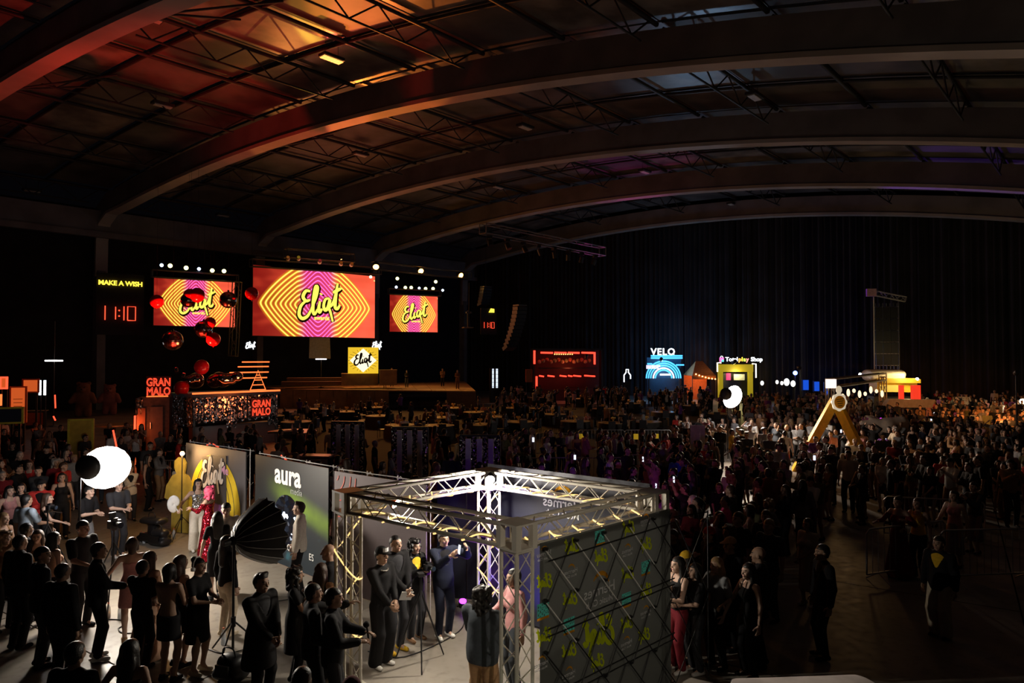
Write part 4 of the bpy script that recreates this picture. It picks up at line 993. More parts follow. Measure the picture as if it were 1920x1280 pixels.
pp('woman wearing white headphones in knee-length black dress', 372, 1042, 1.66, 75, fem=True, top='dress', bottom=None, hair='bun', topc='black', shoec='cream', skin=1, arms='texting', seed=15, fat=.01)
hpn = PEOPLE[-1]; hb = empty('headphones', (hpn[0], hpn[1], 0), R(75), 'white headphones on the woman in black dress', 'headphones')
MB().tube([(.095 * math.cos(a), .01, 1.56 + .115 * math.sin(a)) for a in np.linspace(0, PI, 10)], .010, 5).build('band', WHITE, hb)
for s in (-1, 1): MB().lathe((s * .095, .01, 1.52), [(.001, -.03), (.032, -.02), (.034, .02), (.001, .035)], 10).build('ear_cup', WHITE, hb)
pp('woman in open-back black mini dress with short dark hair', 318, 1052, 1.66, 172, fem=True, top='openback', bottom=None, hair='bob', topc='black', shoec='black', skin=1, arms='texting', seed=16)
pp('woman with dark brown long hair beside the open-back dress', 338, 1037, 1.64, 150, fem=True, top='strapless', bottom=None, hair='long', hairc='brown', topc='charcoal', skin=1, seed=17)
pp('teenager in loose black T-shirt and black jeans', 267, 1047, 1.58, 165, top='shirt', topc='black', botc='black', hair='short', skin=1, arms='clasp', seed=18)
pp('woman in short pink dress stretching one arm to tripod', 248, 1004, 1.64, -150, fem=True, top='strapless', bottom=None, hair='bob', hairc='brown', topc='pink', shoec='tan', skin=0, arm_tgt=((.0, -.30, 1.0), (.46, -.22, 1.0)), step=.12, seed=19)
pp('woman in long peach dress with brown hair', 281, 1030, 1.62, 160, fem=True, top='gown', bottom=None, hair='long', hairc='brown', topc='peach', skin=0, arms='clasp', seed=20)
pp('camera operator in black T-shirt behind the video tripod', 155, 973, 1.80, 70, top='shirt', topc='black', botc='black', hair='short', skin=1, arms='hold', seed=21)
pp('man in dark jacket with white sneakers in front of video tripod', 184, 1014, 1.76, 120, top='jacket', topc='black', botc='black', shoec='white', hair='short', skin=1, arms='hold', seed=22)
pp('man in black jacket with cropped hair seen from behind, left foreground', 116, 1052, 1.76, 165, top='jacket', topc='black', botc='black', hair='buzz', skin=1, seed=23)
pp('man in dark jacket turned to the right in the left crowd', 78, 1022, 1.76, 140, top='jacket', topc='black', botc='charcoal', hair='short', skin=1, yaw=-40, seed=24)
pp('broad man in black seen from behind at the left edge', 36, 999, 1.78, 160, top='jacket', topc='black', botc='black', hair='buzz', skin=1, fat=.03, seed=25)
pp('man in light blue shirt seen from behind', 49, 925, 1.74, 160, top='shirt', topc='lightblue', botc='black', hair='short', skin=1, arms='hold', seed=26)
pp('man in red jacket and black cap smiling', 78, 897, 1.74, 20, top='jacket', topc='red', botc='black', hair='short', hat='cap', hatc='black', skin=1, arms='cross', seed=27)
pp('woman with dark bob beside the man in red', 40, 903, 1.66, 30, fem=True, top='long', topc='black', botc='black', hair='bob', skin=0, seed=28)
pp('woman with long brown hair filming with a phone', 88, 922, 1.64, 110, fem=True, top='tank', topc='black', botc='black', hair='long', hairc='brown', skin=0, arms='hold', seed=29)
pp('woman with wavy dark hair at the far left edge', 18, 908, 1.66, 60, fem=True, top='tank', topc='pink', botc='black', hair='long', skin=0, seed=30)
pp('woman with curly blond hair at the left edge', 8, 992, 1.66, 70, fem=True, top='long', topc='brown', botc='black', hair='curly', hairc='blond', skin=0, seed=31)
pp('blond woman half out of frame at left', 6, 958, 1.66, 80, fem=True, top='tank', topc='tan', botc='black', hair='long', hairc='blond', skin=0, seed=32)
pp('man with dark cropped hair turned away in left crowd', 48, 977, 1.70, 150, top='long', topc='charcoal', botc='black', hair='buzz', skin=1, seed=33)
pp('smiling woman facing the camera between two dark backs', 71, 990, 1.60, 20, fem=True, top='tank', topc='tan', botc='black', hair='long', hairc='brown', skin=0, seed=34)
pp('woman with long straight black hair seen from behind', 100, 994, 1.64, 150, fem=True, top='tank', topc='peach', botc='black', hair='long', skin=0, seed=35)
pp('photographer in black bending beside the softbox stand', 160, 908, 1.72, 80, top='shirt', topc='black', botc='grey', hair='short', skin=0, arms='texting', lean=8, seed=36)
pp('man in grey T-shirt checking a phone behind the softbox', 222, 897, 1.76, 60, top='shirt', topc='charcoal', botc='charcoal', shoec='white', hair='short', skin=0, arms='texting', seed=37)
pp('woman with dark hair in black near the yellow board', 116, 884, 1.66, 40, fem=True, top='tank', topc='black', botc='black', hair='bob', skin=1, seed=38)
pp('woman with long dark hair at the bottom edge, seen from behind', 244, 1194, 1.64, 175, fem=True, top='strapless', bottom='skirt', topc='black', botc='black', hair='long', skin=1, arm_tgt=((-.2, -.2, 1.0), (.44, -.1, 1.0)), seed=39)
pp('man with dark hair at the bottom edge seen from behind', 140, 1199, 1.72, 175, top='long', topc='black', botc='black', hair='short', skin=1, seed=40)
pp('dark head of a guest at the bottom edge left of the column', 566, 1246, 1.72, 175, top='long', topc='black', botc='black', hair='short', skin=1, seed=41)
pp('guest in dark red at the bottom edge beside the column base', 658, 1268, 1.70, 175, top='long', topc='maroon', botc='black', hair='short', hat='beanie', hatc='maroon', skin=1, seed=42)
# inside the cube
capm, Pcm = pp('man in black sweater with black and white cap and pearl necklace', 716, 1019, 1.76, 55, top='long', topc='black', botc='black', bottom='wide', shoec='white', hair='short', hat='cap', hatc='black', skin=1, arms='clasp', seed=43, d=10.25)
cpx = PEOPLE[-1]; o = MB().add([(.07 * math.sin(a) * 1.25, -.112 * math.cos(a) - .012, z) for z in (1.705, 1.765) for a in np.linspace(-.7, .7, 5)], [(i, i + 1, i + 6, i + 5) for i in range(4)]).build('cap_badge', WHITE, None, (cpx[0], cpx[1], 0), R(55)); tag(o, 'white front patch of the black cap', 'badge')
nb_ = MB()
for q_ in range(22):
    a = 2 * PI * q_ / 22; nb_.ball((.078 * math.cos(a), -.012 + .085 * math.sin(a) - .02, 1.475 - .022 * (1 - math.sin(a)) ), .011, 6, 4)
nb_.build('necklace', mat('pearl', (.8, .76, .68), .25), capm)
mj, Pj = pp('tall man in black jacket with yellow sneakers holding papers', 742, 997, 1.80, 50, top='jacket', topc='black', botc='charcoal', shoec='yellow', hair='buzz', skin=0, arms='clasp', underc='charcoal', seed=44, d=10.75)
pa = wpoint(mj, Pj, -1, .06); pe_ = MB().box((0, 0, -.05), (.21, .012, .14)).build('cue_cards', WHITE, None, pa, R(40), (R(20), R(12), R(40))); tag(pe_, 'white cue cards in the hand of the tall man', 'paper')
wc, Pwc = pp('woman with wavy black hair aiming a camera in the cube', 778, 1004, 1.62, 45, fem=True, top='jacket', topc='black', botc='charcoal', shoec='brown', hair='curly', skin=0, arms='phone', arm_tgt=((-.06, -.30, 1.30), (.08, -.28, 1.26)), underc='yellow', seed=45, d=11.2)
camera_obj(wpoint(wc, Pwc, -1, .10), R(45), 'black photo camera held by the woman in the cube')
nv, Pn = pp('man in navy blazer and white sneakers photographing with phone', 832, 1000, 1.72, 35, top='jacket', topc='navy', botc='navy', shoec='white', hair='short', skin=1, arm_tgt=((-.10, -.42, 1.47), (.20, -.40, 1.52)), underc='black', seed=46, d=11.3)
phone(wpoint(nv, Pn, -1, .12) + Vector((.05, -.02, .04)), R(125), 'phone raised by the man in the navy blazer', True, R(8))
dn, Pd = pp('stocky man in washed denim jacket and tan cargo trousers seen from behind', 905, 1091, 1.74, 150, top='jacket', topc='denim', botc='tan', bottom='cargo', hair='curly', hairc='black', skin=1, arms='hold', arm_tgt=((-.02, -.36, 1.20), (.12, -.34, 1.22)), build=1.12, fat=.02, seed=47, d=8.55)
phone(wpoint(dn, Pd, -1, .10), R(150), 'phone held up by the man in the denim jacket', True, R(-10))
pp('guest in pink and denim behind the front truss column', 964, 1064, 1.66, -60, top='long', fem=True, topc='pink', botc='denim', hair='bob', skin=1, arms='hold', seed=48, d=9.5)
tripod((px_x(790, 10.35), 10.35), 1.32, 'black tripod standing in front of the men in the cube', rz=.4, spread=.42)
# green armchair corner at the bottom edge
gp = (px_x(936, 7.15), 7.15); ga = empty('armchair', (gp[0], gp[1], 0), R(-25), 'dark green padded armchair at the bottom edge by truss column', 'chair')
GRN = mat('green_fabric', (.03, .16, .07), .8, bump=.15, scale=50)
def pad(c, d, r=.06):
    v, q = nets([(A3(c[0] + sx * (d[0] / 2 - r), c[1] + sy * (d[1] / 2 - r), c[2] - d[2] / 2 + r), A3(c[0] + sx * (d[0] / 2 - r), c[1] + sy * (d[1] / 2 - r), c[2] + d[2] / 2 - r), r, r, (1, 1, 1), .001) for sx in (-1, 1) for sy in (-1, 1)] +
                [(A3(c[0] - d[0] / 2 + r, c[1] + t, c[2] + e), A3(c[0] + d[0] / 2 - r, c[1] + t, c[2] + e), r, r, (1, 1, 1), .001) for t in np.arange(-d[1] / 2 + r, d[1] / 2 - r + .001, max(.02, (d[1] - 2 * r) / 3 or .02)) for e in np.arange(-d[2] / 2 + r, d[2] / 2 - r + .001, max(.03, (d[2] - 2 * r) / 6 or .03))], .022)
    return v, q
for nm, c, d in (('backrest', (0, .3, .66), (.66, .18, .62)), ('seat', (0, 0, .38), (.58, .56, .2)), ('armrest', (-.34, 0, .48), (.16, .62, .4)), ('armrest', (.34, 0, .48), (.16, .62, .4))):
    v, q = pad(c, d); link(nm, np_mesh(nm, [(v, q, 0)], [GRN]), ga)
for x in (-.28, .28):
    for y in (-.24, .26): MB().tube([(x, y, 0), (x, y, .3)], .02, 6).build('leg', BLK, ga)

# ------------------------------------------------------------------ people lit dimly on the right
r1, Pr1 = pp('girl in black T-shirt pointing a phone, white sneakers', 1304, 1052, 1.58, -75, fem=True, top='shirt', topc='black', botc='charcoal', shoec='white', hair='bob', skin=0, arms='phone', arm_tgt=((-.08, -.38, 1.34), (.10, -.34, 1.12)), seed=50)
phone(wpoint(r1, Pr1, -1, .08), R(105), 'phone held out by the girl in black T-shirt', False, 0, col=mat('phone_pink', (.7, .2, .3), .4))
pp('person in red trousers and black top beside backdrop edge', 1272, 1040, 1.66, -70, fem=True, top='tank', topc='black', botc='maroon', shoec='white', hair='long', skin=0, arms='texting', seed=51)
pp('fair-haired woman in grey T-shirt pointing left', 1344, 1041, 1.62, -60, fem=True, top='shirt', topc='grey', botc='black', hair='long', hairc='blond', skin=0, arm_tgt=((-.10, -.42, 1.10), (.2, -.05, .9)), seed=52)
pp('man in beige cap and black sweater', 1370, 1004, 1.74, -70, top='long', topc='black', botc='black', hair='short', hat='cap', hatc='tan', skin=1, arms='cross', seed=53)
pp('woman with yellow headscarf behind the girl with the phone', 1287, 1031, 1.62, -80, fem=True, top='long', topc='black', botc='black', hair='long', hat='scarf', hatc='yellow', skin=1, seed=54)
pp('woman in pink top beside the backdrop edge', 1245, 1036, 1.64, -70, fem=True, top='shirt', topc='pink', botc='black', hair='short', skin=1, arms='hold', seed=55, d=10.9)
pp('man in red beanie watching the cube', 1331, 986, 1.74, -80, top='jacket', topc='black', botc='black', hair='short', hat='beanie', hatc='red', skin=1, seed=56)
pp('bald man turned aside in the dark at right', 1424, 1021, 1.76, -120, top='jacket', topc='charcoal', botc='black', hair='bald', skin=1, seed=57)
pp('woman with long dark hair hugging herself in the dark', 1404, 1052, 1.62, -70, fem=True, top='tank', topc='black', botc='black', hair='long', skin=0, arms='hold', seed=58)
pp('person in pale skirt and top standing alone at right', 1512, 978, 1.60, -60, fem=True, top='shirt', topc='cream', botc='cream', bottom='midi', shoec='white', hair='bob', skin=1, arms='clasp', seed=59, d=12.7)
pp('man in dark suit beside the person in pale skirt', 1543, 1017, 1.72, -90, top='jacket', topc='black', botc='black', hair='short', skin=1, seed=60)
pp('man in black jacket, yellow collar and pale trousers standing alone', 1756, 1010, 1.64, -60, top='jacket', topc='black', botc='cream', bottom='wide', shoec='black', hair='short', skin=1, underc='yellow', seed=61, d=11.3)
pp('person in magenta top in the dark right crowd', 1361, 928, 1.64, -90, fem=True, top='long', topc='magenta', botc='black', hair='short', skin=1, arms='hold', seed=62)
pp('person in white top leaning in the right crowd', 1406, 943, 1.66, -120, fem=True, top='tank', topc='white', botc='black', hair='bob', skin=1, arms='hold', seed=63)
pp('broad man in brown shirt seen from behind in the crowd', 1440, 876, 1.80, 170, top='shirt', topc=mat('cloth_rust', (.24, .07, .03), .8), botc='black', hair='short', skin=1, fat=.06, build=1.15, seed=64)
pp('person in pale grey jacket with long hair at right', 1505, 897, 1.68, 150, fem=True, top='jacket', topc='grey', botc='black', hair='long', skin=1, seed=65)
pp('person in bright blue shirt near the white partition', 1272, 849, 1.74, 160, top='shirt', topc='blue', botc='black', hair='short', skin=1, seed=66)
pp('man in yellow T-shirt at the edge of the softbox light', 1372, 803, 1.72, 60, top='shirt', topc='yellow', botc='black', hair='short', skin=1, arms='hold', seed=67)
pp('person in white jacket and red skirt under the softbox', 1472, 806, 1.70, 150, fem=True, top='long', topc='white', botc='red', bottom='skirt', hair='short', skin=1, seed=68)
pp('woman in maroon dress playing violin-like pose in the dark', 1684, 928, 1.68, -60, fem=True, top='dress', bottom=None, topc='maroon', hair='bun', skin=1, arm_tgt=((-.3, -.3, 1.2), (.30, -.25, 1.32)), seed=69, d=14.4) if False else pp('woman in maroon dress with raised arms in the dark', 1684, 928, 1.68, -60, fem=True, top='gown', bottom=None, topc='maroon', hair='bun', skin=1, arm_tgt=((-.3, -.3, 1.2), (.30, -.25, 1.32)), seed=69)
pp('woman in yellow tank top beside the maroon dress', 1721, 931, 1.66, -60, fem=True, top='tank', topc='yellow', botc='black', hair='long', hairc='brown', skin=1, arms='hold', seed=70)
pp('woman in pale top and long pale skirt by the barrier', 1789, 917, 1.66, -60, fem=True, top='tank', topc='pink', botc='grey', bottom='midi', hair='long', skin=1, arms='hold', seed=71)
pp('person with raised arms and grey skirt behind the barrier', 1826, 901, 1.66, -70, fem=True, top='long', topc='charcoal', botc='grey', bottom='midi', hair='short', skin=1, arms='phone', seed=72)
for i, (x, y, lab) in enumerate(((1228, 862, 'woman in pink raising a phone above the cube corner'), (1262, 888, 'man reaching a phone forward behind the cube corner'), (1247, 915, 'person in violet light holding a phone up'), (1285, 905, 'person with both arms raised behind the side wing'))):
    o, P = pp(lab, x, y, 1.68, -70 - 15 * i, fem=i % 2 == 0, top='shirt', topc=('pink', 'maroon', 'purple', 'charcoal')[i], botc='black', hair=('long', 'short', 'bob', 'short')[i], skin=1, arms='both' if i in (0, 3) else 'phone', seed=80 + i)
    phone(wpoint(o, P, -1, .1), R(110), ('lit phone raised highest above the cube corner', 'lit phone held forward beside the cube corner', 'lit phone in the violet light', 'lit phone held by two raised arms')[i], True)

# ------------------------------------------------------------------ gear on the floor at left
tripod(onz(212, 1140).xy, 1.45, 'tall video tripod with long legs on the lit floor', rz=.6, spread=.62)
vp = onz(212, 1140); camera_obj((vp.x, vp.y, 1.53), R(60), 'video camera on the tall tripod', True)
tripod((px_x(94, 14.1), 14.1), 1.42, 'small tripod in front of the man in light blue shirt'); camera_obj((px_x(98, 14.1), 14.1, 1.5), R(80), 'photo camera on the small tripod at left')
def bag(px, py, label, sz=(.55, .35, .38)):
    p = onz(px, py); e = empty('equipment_bag', p, R(-20), label, 'bag')
    v, q = nets([(A3(-sz[0] / 2 + .08, 0, .1), A3(sz[0] / 2 - .08, 0, .1), .1, .1, (1, sz[1] / .2, 1), .03), (A3(-sz[0] / 2 + .12, 0, sz[2] - .1), A3(sz[0] / 2 - .12, 0, sz[2] - .1), .09, .09, (1, sz[1] / .24, 1), .06), (A3(0, 0, .1), A3(0, 0, sz[2] - .1), .14, .12, (1.3, .8, 1), .05)], .025, [lambda X, Y, Z: -Z])
    link('bag_body', np_mesh('bag_body', [(v, q, 0)], [BLK]), e)
    MB().tube(smooth_path([(-.12, -.05, sz[2] - .04), (-.08, -.06, sz[2] + .1), (.08, -.06, sz[2] + .1), (.12, -.05, sz[2] - .04)], 4), .012, 5).build('handle', BLKM, e)
    MB().box((0, -sz[1] * .47, .18), (sz[0] * .5, .03, .16)).build('pocket', BLKM, e)
bag(288, 1015, 'black equipment bag on the floor behind the tripod', (.75, .5, .62)); bag(300, 1022, 'smaller black case in front of the equipment bag', (.5, .35, .4))
bag(434, 1272, 'black sand bag under the light stand at the bottom edge', (.45, .4, .35))
WATER = mat('water_clear', (.5, .6, .68), .1, alpha=.5); ORJ = mat('orange_drink', (.75, .28, .03), .3); RED_ = mat('red_drink', (.5, .05, .03), .3)
for x, y, lab, lq in ((265, 1016, 'clear water bottle beside the black bag', WATER), (270, 1018, 'second clear water bottle beside the black bag', WATER), (326, 1010, 'water bottle by the bulb lamp foot', WATER), (203, 1158, 'orange drink bottle on the floor by tripod leg', ORJ), (225, 1160, 'clear bottle with red cap on the floor', WATER), (419, 1208, 'clear cup-like bottle near the cream trousers', WATER)):
    p = onz(x, y); bottle((p.x, p.y, 0), lab, lq)
def cable(pts, label):
    P_ = [onz(x, y) for x, y in pts]; o = MB().tube(smooth_path([(p.x, p.y, .012) for p in P_], 6), .010, 5).build('floor_cable', BLK); tag(o, label, 'cable', 'floor cables')
cable([(200, 1162), (225, 1163), (232, 1172), (222, 1180), (240, 1188), (330, 1180), (380, 1160)], 'black cable curling from the bottles over the floor')
cable([(330, 1180), (385, 1215), (430, 1225), (500, 1205)], 'black cable running under the light stand')
cable([(505, 1130), (560, 1122), (640, 1112), (740, 1130)], 'black cable across the floor toward the mauve backdrop')
cable([(690, 1222), (760, 1232), (860, 1185), (870, 1150)], 'thin cable on the floor inside the cube')
# ------------------------------------------------------------------ LED screens
NEONR = glow('neon_red_orange', (1, .075, .03), 2.0); NEONO = glow('neon_orange', (1, .16, .035), 1.8); NEONC = glow('neon_cyan', (.08, .50, 1), 1.7); NEONW = glow('neon_white', (.9, .95, 1), 2.4); NEONY = glow('neon_yellow', (1, .75, .06), 1.8); NEONRED = glow('neon_red', (1, .04, .02), 3.0)
def screen_mat(name, es):
    m = bpy.data.materials.new(name); m.use_nodes = True; t = m.node_tree; b = t.nodes['Principled BSDF']; b.inputs['Base Color'].default_value = (.01, .01, .01, 1); b.inputs['Roughness'].default_value = .4
    tc = t.nodes.new('ShaderNodeTexCoord'); sp = t.nodes.new('ShaderNodeSeparateXYZ'); t.links.new(tc.outputs['Generated'], sp.inputs[0])
    u, v = N(t, sp.outputs[0]), N(t, sp.outputs[2]); x = (u - .50) * 2.03; y = (v - .47) * 2.0; ax, ay = x.abs(), y.abs()
    # outlines: pointed diamonds at the sides that swell into rounded leaves in the middle
    g = ax + (ay * ay + .004).sqrt() * (ax * -.30 + .62); core = ax.step(.36, .18)
    g2 = (x * x * 7.5 + .02).sqrt() * .42 + (ay * ay + .002).sqrt() * .55
    gg = g * (core * -1.0 + 1.0) + g2 * core
    ln = ((gg * 13.5).fr() - .5).abs().step(.30, .10); inside = g.lt(.97)
    soft = ((gg * 13.5).fr() - .5).abs().step(.5, .1) * .35
    hue = mixc(t, core, (1, .60, .03), (.90, .03, .42))
    hot = mixc(t, ((gg * 13.5).fr() - .5).abs().step(.12, .02) * .55, hue, mixc(t, core, (1, .93, .35), (1, .55, .75)))
    bg = mixc(t, u.step(.0, 1.0), (.17, .006, .004), (.78, .10, .05)); nz = t.nodes.new('ShaderNodeTexNoise'); nz.inputs['Scale'].default_value = 3; t.links.new(tc.outputs['Generated'], nz.inputs['Vector'])
    bg = mixc(t, N(t, nz.outputs[0]).step(.45, .7) * .6, bg, (.55, .05, .02)); inn = mixc(t, core, (.55, .16, .01), (.42, .01, .16))
    c = mixc(t, inside * (soft + .35), bg, inn); c = mixc(t, ln * inside, c, hot)
    vo = t.nodes.new('ShaderNodeTexVoronoi'); vo.inputs['Scale'].default_value = 7; t.links.new(tc.outputs['Generated'], vo.inputs['Vector'])
    c = mixc(t, N(t, vo.outputs['Distance']).lt(.07) * ay.step(.45, .8), c, (1, .80, .25))
    t.links.new(c, b.inputs['Emission Color']); b.inputs['Emission Strength'].default_value = es; return m
SCRM = screen_mat('led_screen_picture', 1.45)
LBLK = mat('script_shadow', (.05, .012, .004), .6); LYEL = glow('script_lit', (1, .88, .12), 1.15)
def led_screen(a, b, z0, z1, label, lw):
    o, rz, L = panel_frame((a[0], a[1], 0), (b[0], b[1], 0)); e = empty('led_screen', (o.x, o.y, z0), rz, label, 'screen', 'stage screens')
    MB().box((L / 2, .10, (z1 - z0) / 2), (L + .16, .2, z1 - z0 + .16)).build('cabinet', BLK, e)
    MB().box((L / 2, -.02, (z1 - z0) / 2), (L, .04, z1 - z0)).build('picture', SCRM, e)
    c = (L * .52, (z1 - z0) * .47)
    script_mb(lw, .125, .02, tilt=.16).build('lettering_shadow', LBLK, e, (c[0] + .05, -.07, c[1] - lw * .02 - .05)); script_mb(lw, .062, .02, tilt=.16).build('lettering', LYEL, e, (c[0], -.11, c[1] - lw * .02))
    text_mb('awards', lw * .13, .02, bold=.03).build('lettering', LYEL, e, (c[0] + lw * .03, -.10, c[1] - lw * .31))
    return e, rz, L
led_screen((-23.8, 62.6), (-14.45, 71.7), 6.52, 13.0, 'huge central screen with yellow diamond and magenta lines above the stage', 4.4)
led_screen((-29.9, 56.9), (-24.8, 61.0), 7.2, 11.2, 'side screen on the left of the stage behind balloons', 2.7)
led_screen((-13.3, 74.2), (-8.35, 76.4), 7.3, 11.35, 'smaller side screen on the right of the stage', 2.7)
lamp('screen_spill', 'AREA', (-17.5, 64.5, 9.8), 500, (1, .22, .10), None, (0, 40, 0), 8)

# ------------------------------------------------------------------ stage
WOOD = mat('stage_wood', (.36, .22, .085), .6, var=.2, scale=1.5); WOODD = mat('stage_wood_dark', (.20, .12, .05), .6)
DZ = 1.7; A_, B_ = onz(525, 729, DZ), onz(893, 733, DZ); C_ = Vector((px_x(872, 80), 80, DZ)); D_ = Vector((px_x(462, 67), 67, DZ))
st = empty('stage', ((A_.x + B_.x) / 2, (A_.y + B_.y) / 2, 0), 0, 'wide raised stage of amber boards below the screens', 'stage')
off = Vector((st.location.x, st.location.y, 0))
nb = 14
for i in range(nb):                                  # deck boards
    t0, t1 = i / nb, (i + .97) / nb; q = [A_.lerp(B_, t0), A_.lerp(B_, t1), D_.lerp(C_, t1), D_.lerp(C_, t0)]
    MB().add([p - off for p in q] + [p - off - Vector((0, 0, .12)) for p in q], [(0, 1, 2, 3), (7, 6, 5, 4), (0, 4, 5, 1), (1, 5, 6, 2), (2, 6, 7, 3), (3, 7, 4, 0)]).build('deck_board', WOOD, st)
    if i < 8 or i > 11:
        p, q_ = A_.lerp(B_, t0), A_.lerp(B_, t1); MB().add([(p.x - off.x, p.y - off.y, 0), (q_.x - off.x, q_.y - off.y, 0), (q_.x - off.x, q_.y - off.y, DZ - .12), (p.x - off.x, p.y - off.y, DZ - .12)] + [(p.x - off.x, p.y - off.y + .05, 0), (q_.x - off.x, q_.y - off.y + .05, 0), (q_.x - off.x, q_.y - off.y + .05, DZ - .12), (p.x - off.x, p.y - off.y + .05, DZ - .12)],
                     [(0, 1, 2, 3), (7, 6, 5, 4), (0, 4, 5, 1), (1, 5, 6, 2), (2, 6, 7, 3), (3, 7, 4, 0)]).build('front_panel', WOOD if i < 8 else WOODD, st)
def block(name, px0, px1, y0, y1, d, dep, m, label, cat, rz=R(12), kind='block'):
    """upright box whose front face fills a pixel rectangle at depth d"""
    a, b = atd(px0, y1, d), atd(px1, y0, d); e = empty(name, ((a.x + b.x) / 2, d, a.z), rz, label, cat); w_, h_ = (b.x - a.x), b.z - a.z
    MB().box((0, dep / 2, h_ / 2), (w_, dep, h_)).build('body', m, e); MB().box((0, dep / 2, h_ + .02), (w_ + .06, dep + .06, .05)).build('top_edge', m, e); return e, w_, h_
# low steps and risers
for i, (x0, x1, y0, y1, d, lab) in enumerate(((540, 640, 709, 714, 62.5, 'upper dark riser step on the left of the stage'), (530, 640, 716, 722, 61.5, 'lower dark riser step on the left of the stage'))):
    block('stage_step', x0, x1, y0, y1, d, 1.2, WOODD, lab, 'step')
e, w_, h_ = block('sign_plinth', 641, 708, 701, 722, 61.6, 1.4, WOOD, 'wooden plinth under the glowing sign cube', 'plinth')
lc_ = block('lectern', 712, 744, 694, 722, 61.0, 1.1, WOOD, 'wooden lectern box beside the sign cube on stage', 'lectern')
# glowing sign cube
a, b = atd(653, 700, 61.4), atd(709, 651, 61.4); e = empty('sign_cube', ((a.x + b.x) / 2, 61.4, a.z), R(12), 'glowing yellow sign cube with white diamond on stage', 'sign'); w_ = b.x - a.x
SGY = glow('sign_yellow', (.95, .60, .03), .9); SGW = glow('sign_white', (1, .92, .62), 1.3)
MB().box((0, w_ / 2, w_ / 2 * .88), (w_, w_ * .9, w_ * .88)).build('box', SGY, e)
for i in range(24):
    a_ = 2 * PI * i / 24; MB().ribbon([(.62 * w_ / 2 * math.cos(a_), .62 * w_ / 2 * math.sin(a_)), (.98 * w_ / 2 * math.cos(a_) if abs(math.cos(a_)) > .7 else .8 * w_ / 2 * math.cos(a_), .8 * w_ / 2 * math.sin(a_))], .03, .01).build('ray_mark', LBLK, e, (0, -.012, w_ * .44))
MB().prism([(-w_ * .44, 0), (0, -w_ * .40), (w_ * .44, 0), (0, w_ * .40)], .02).build('diamond', SGW, e, (0, -.025, w_ * .44)); script_mb(w_ * .56, .08, .01).build('lettering', LBLK, e, (0, -.05, w_ * .44))
# small white neon words at the wings
for x, y, d, wd, lab in ((707, 648, 65, .95, 'small white neon word beside the sign cube'), (470, 648, 60, .8, 'small white neon word at the left wing of the stage')):
    p = atd(x, y, d); e = empty('neon_word', p, R(40), lab, 'sign'); MB().box((0, .05, 0), (wd * 1.1, .04, wd * .9)).build('backing', BLK, e); script_mb(wd, .10, .03).build('lettering', NEONW, e, (0, -.02, 0))
# pale hanging cloth, tube lamps on stands
p = atd(599, 652, 66); o = MB().prism([(-1.05, -1.0), (1.15, -1.05), (1.05, 1.0), (-1.0, 1.0)], .05).build('hanging_cloth', mat('cloth_greybeige', (.30, .27, .23), .9), None, p, R(40)); tag(o, 'grey cloth hanging under the main screen', 'cloth')
def tube_lamp(px, py, d, L, label, standz=None, rz=0, es=6):
    p = atd(px, py, d); e = empty('tube_lamp', (p.x, p.y, standz or 0), rz, label, 'lamp'); z = p.z - (standz or 0)
    MB().tube([(-L / 2, 0, z), (L / 2, 0, z)], .05, 6).build('tube', glow('tube_white', (.95, .95, 1), es), e); MB().tube([(0, .05, 0), (0, .05, z + (2.6 if standz is None else .05))], .025, 5).build('pole', ALUD, e); MB().box((0, .05, z + .05), (L * .4, .05, .06)).build('bracket', ALUD, e)
    MB().lathe((0, .05, 0), [(.3, 0), (.3, .03), (.03, .06)], 8).build('foot', ALUD, e)
tube_lamp(602, 673, 63.5, 1.0, 'white tube lamp on a stand on the stage', DZ); tube_lamp(101, 676, 45, 1.15, 'white tube lamp with tall pole in the dark at left')
# line arrays
def line_array(px0, y0, px1, y1, d, n, label):
    a, b = atd(px0, y0, d), atd(px1, y1, d); e = empty('line_array', (a.x, a.y, 0), R(40), label, 'loudspeaker'); e.location = (a.x, a.y, b.z)
    for i in range(n):
        t = (i + .5) / n; x = (b.x - a.x) * (t ** 1.5); z = (a.z - b.z) * (1 - t)
        s = MB().box((0, 0, 0), (1.15, .7, (a.z - b.z) / n * .9)).build('speaker_box', BLK, e, (x * .77, x * -.5, z), 0, (R(-3 * i * t), 0, 0))
        MB().box((0, -.37, 0), (1.0, .02, (a.z - b.z) / n * .6)).build('grille', mat('grille_dark', (.035, .033, .03), .5, .4, var=.5, scale=40), s)
    MB().box((0, 0, a.z - b.z + .12), (1.0, .8, .12)).build('rigging_bar', ALUD, e); MB().tube([(0, 0, a.z - b.z + .1), (0, 0, a.z - b.z + 5)], .02, 4).build('chain', BLKM, e)
line_array(975, 575, 952, 655, 62, 11, 'long curved hanging loudspeaker array right of the stage'); line_array(911, 540, 905, 573, 74, 6, 'short hanging loudspeaker array beyond the right screen')
# hanging winch platform
p = atd(877, 614, 70); e = empty('hanging_platform', p, R(20), 'small hanging platform on a cable beside the right screen', 'platform')
MB().box((0, 0, 0), (1.0, .8, .1)).build('deck', WOODD, e); MB().tube([(.1, 0, .05), (.05, 0, 1.3), (.15, 0, 1.7)], [.16, .12, .2], 8).build('winch', BLKM, e); MB().tube([(.12, 0, 1.7), (.14, 0, 4.6)], .03, 4).build('cable', ALUD, e); MB().box((.1, 0, 1.55), (.55, .3, .18)).build('arm_bar', ALUD, e)
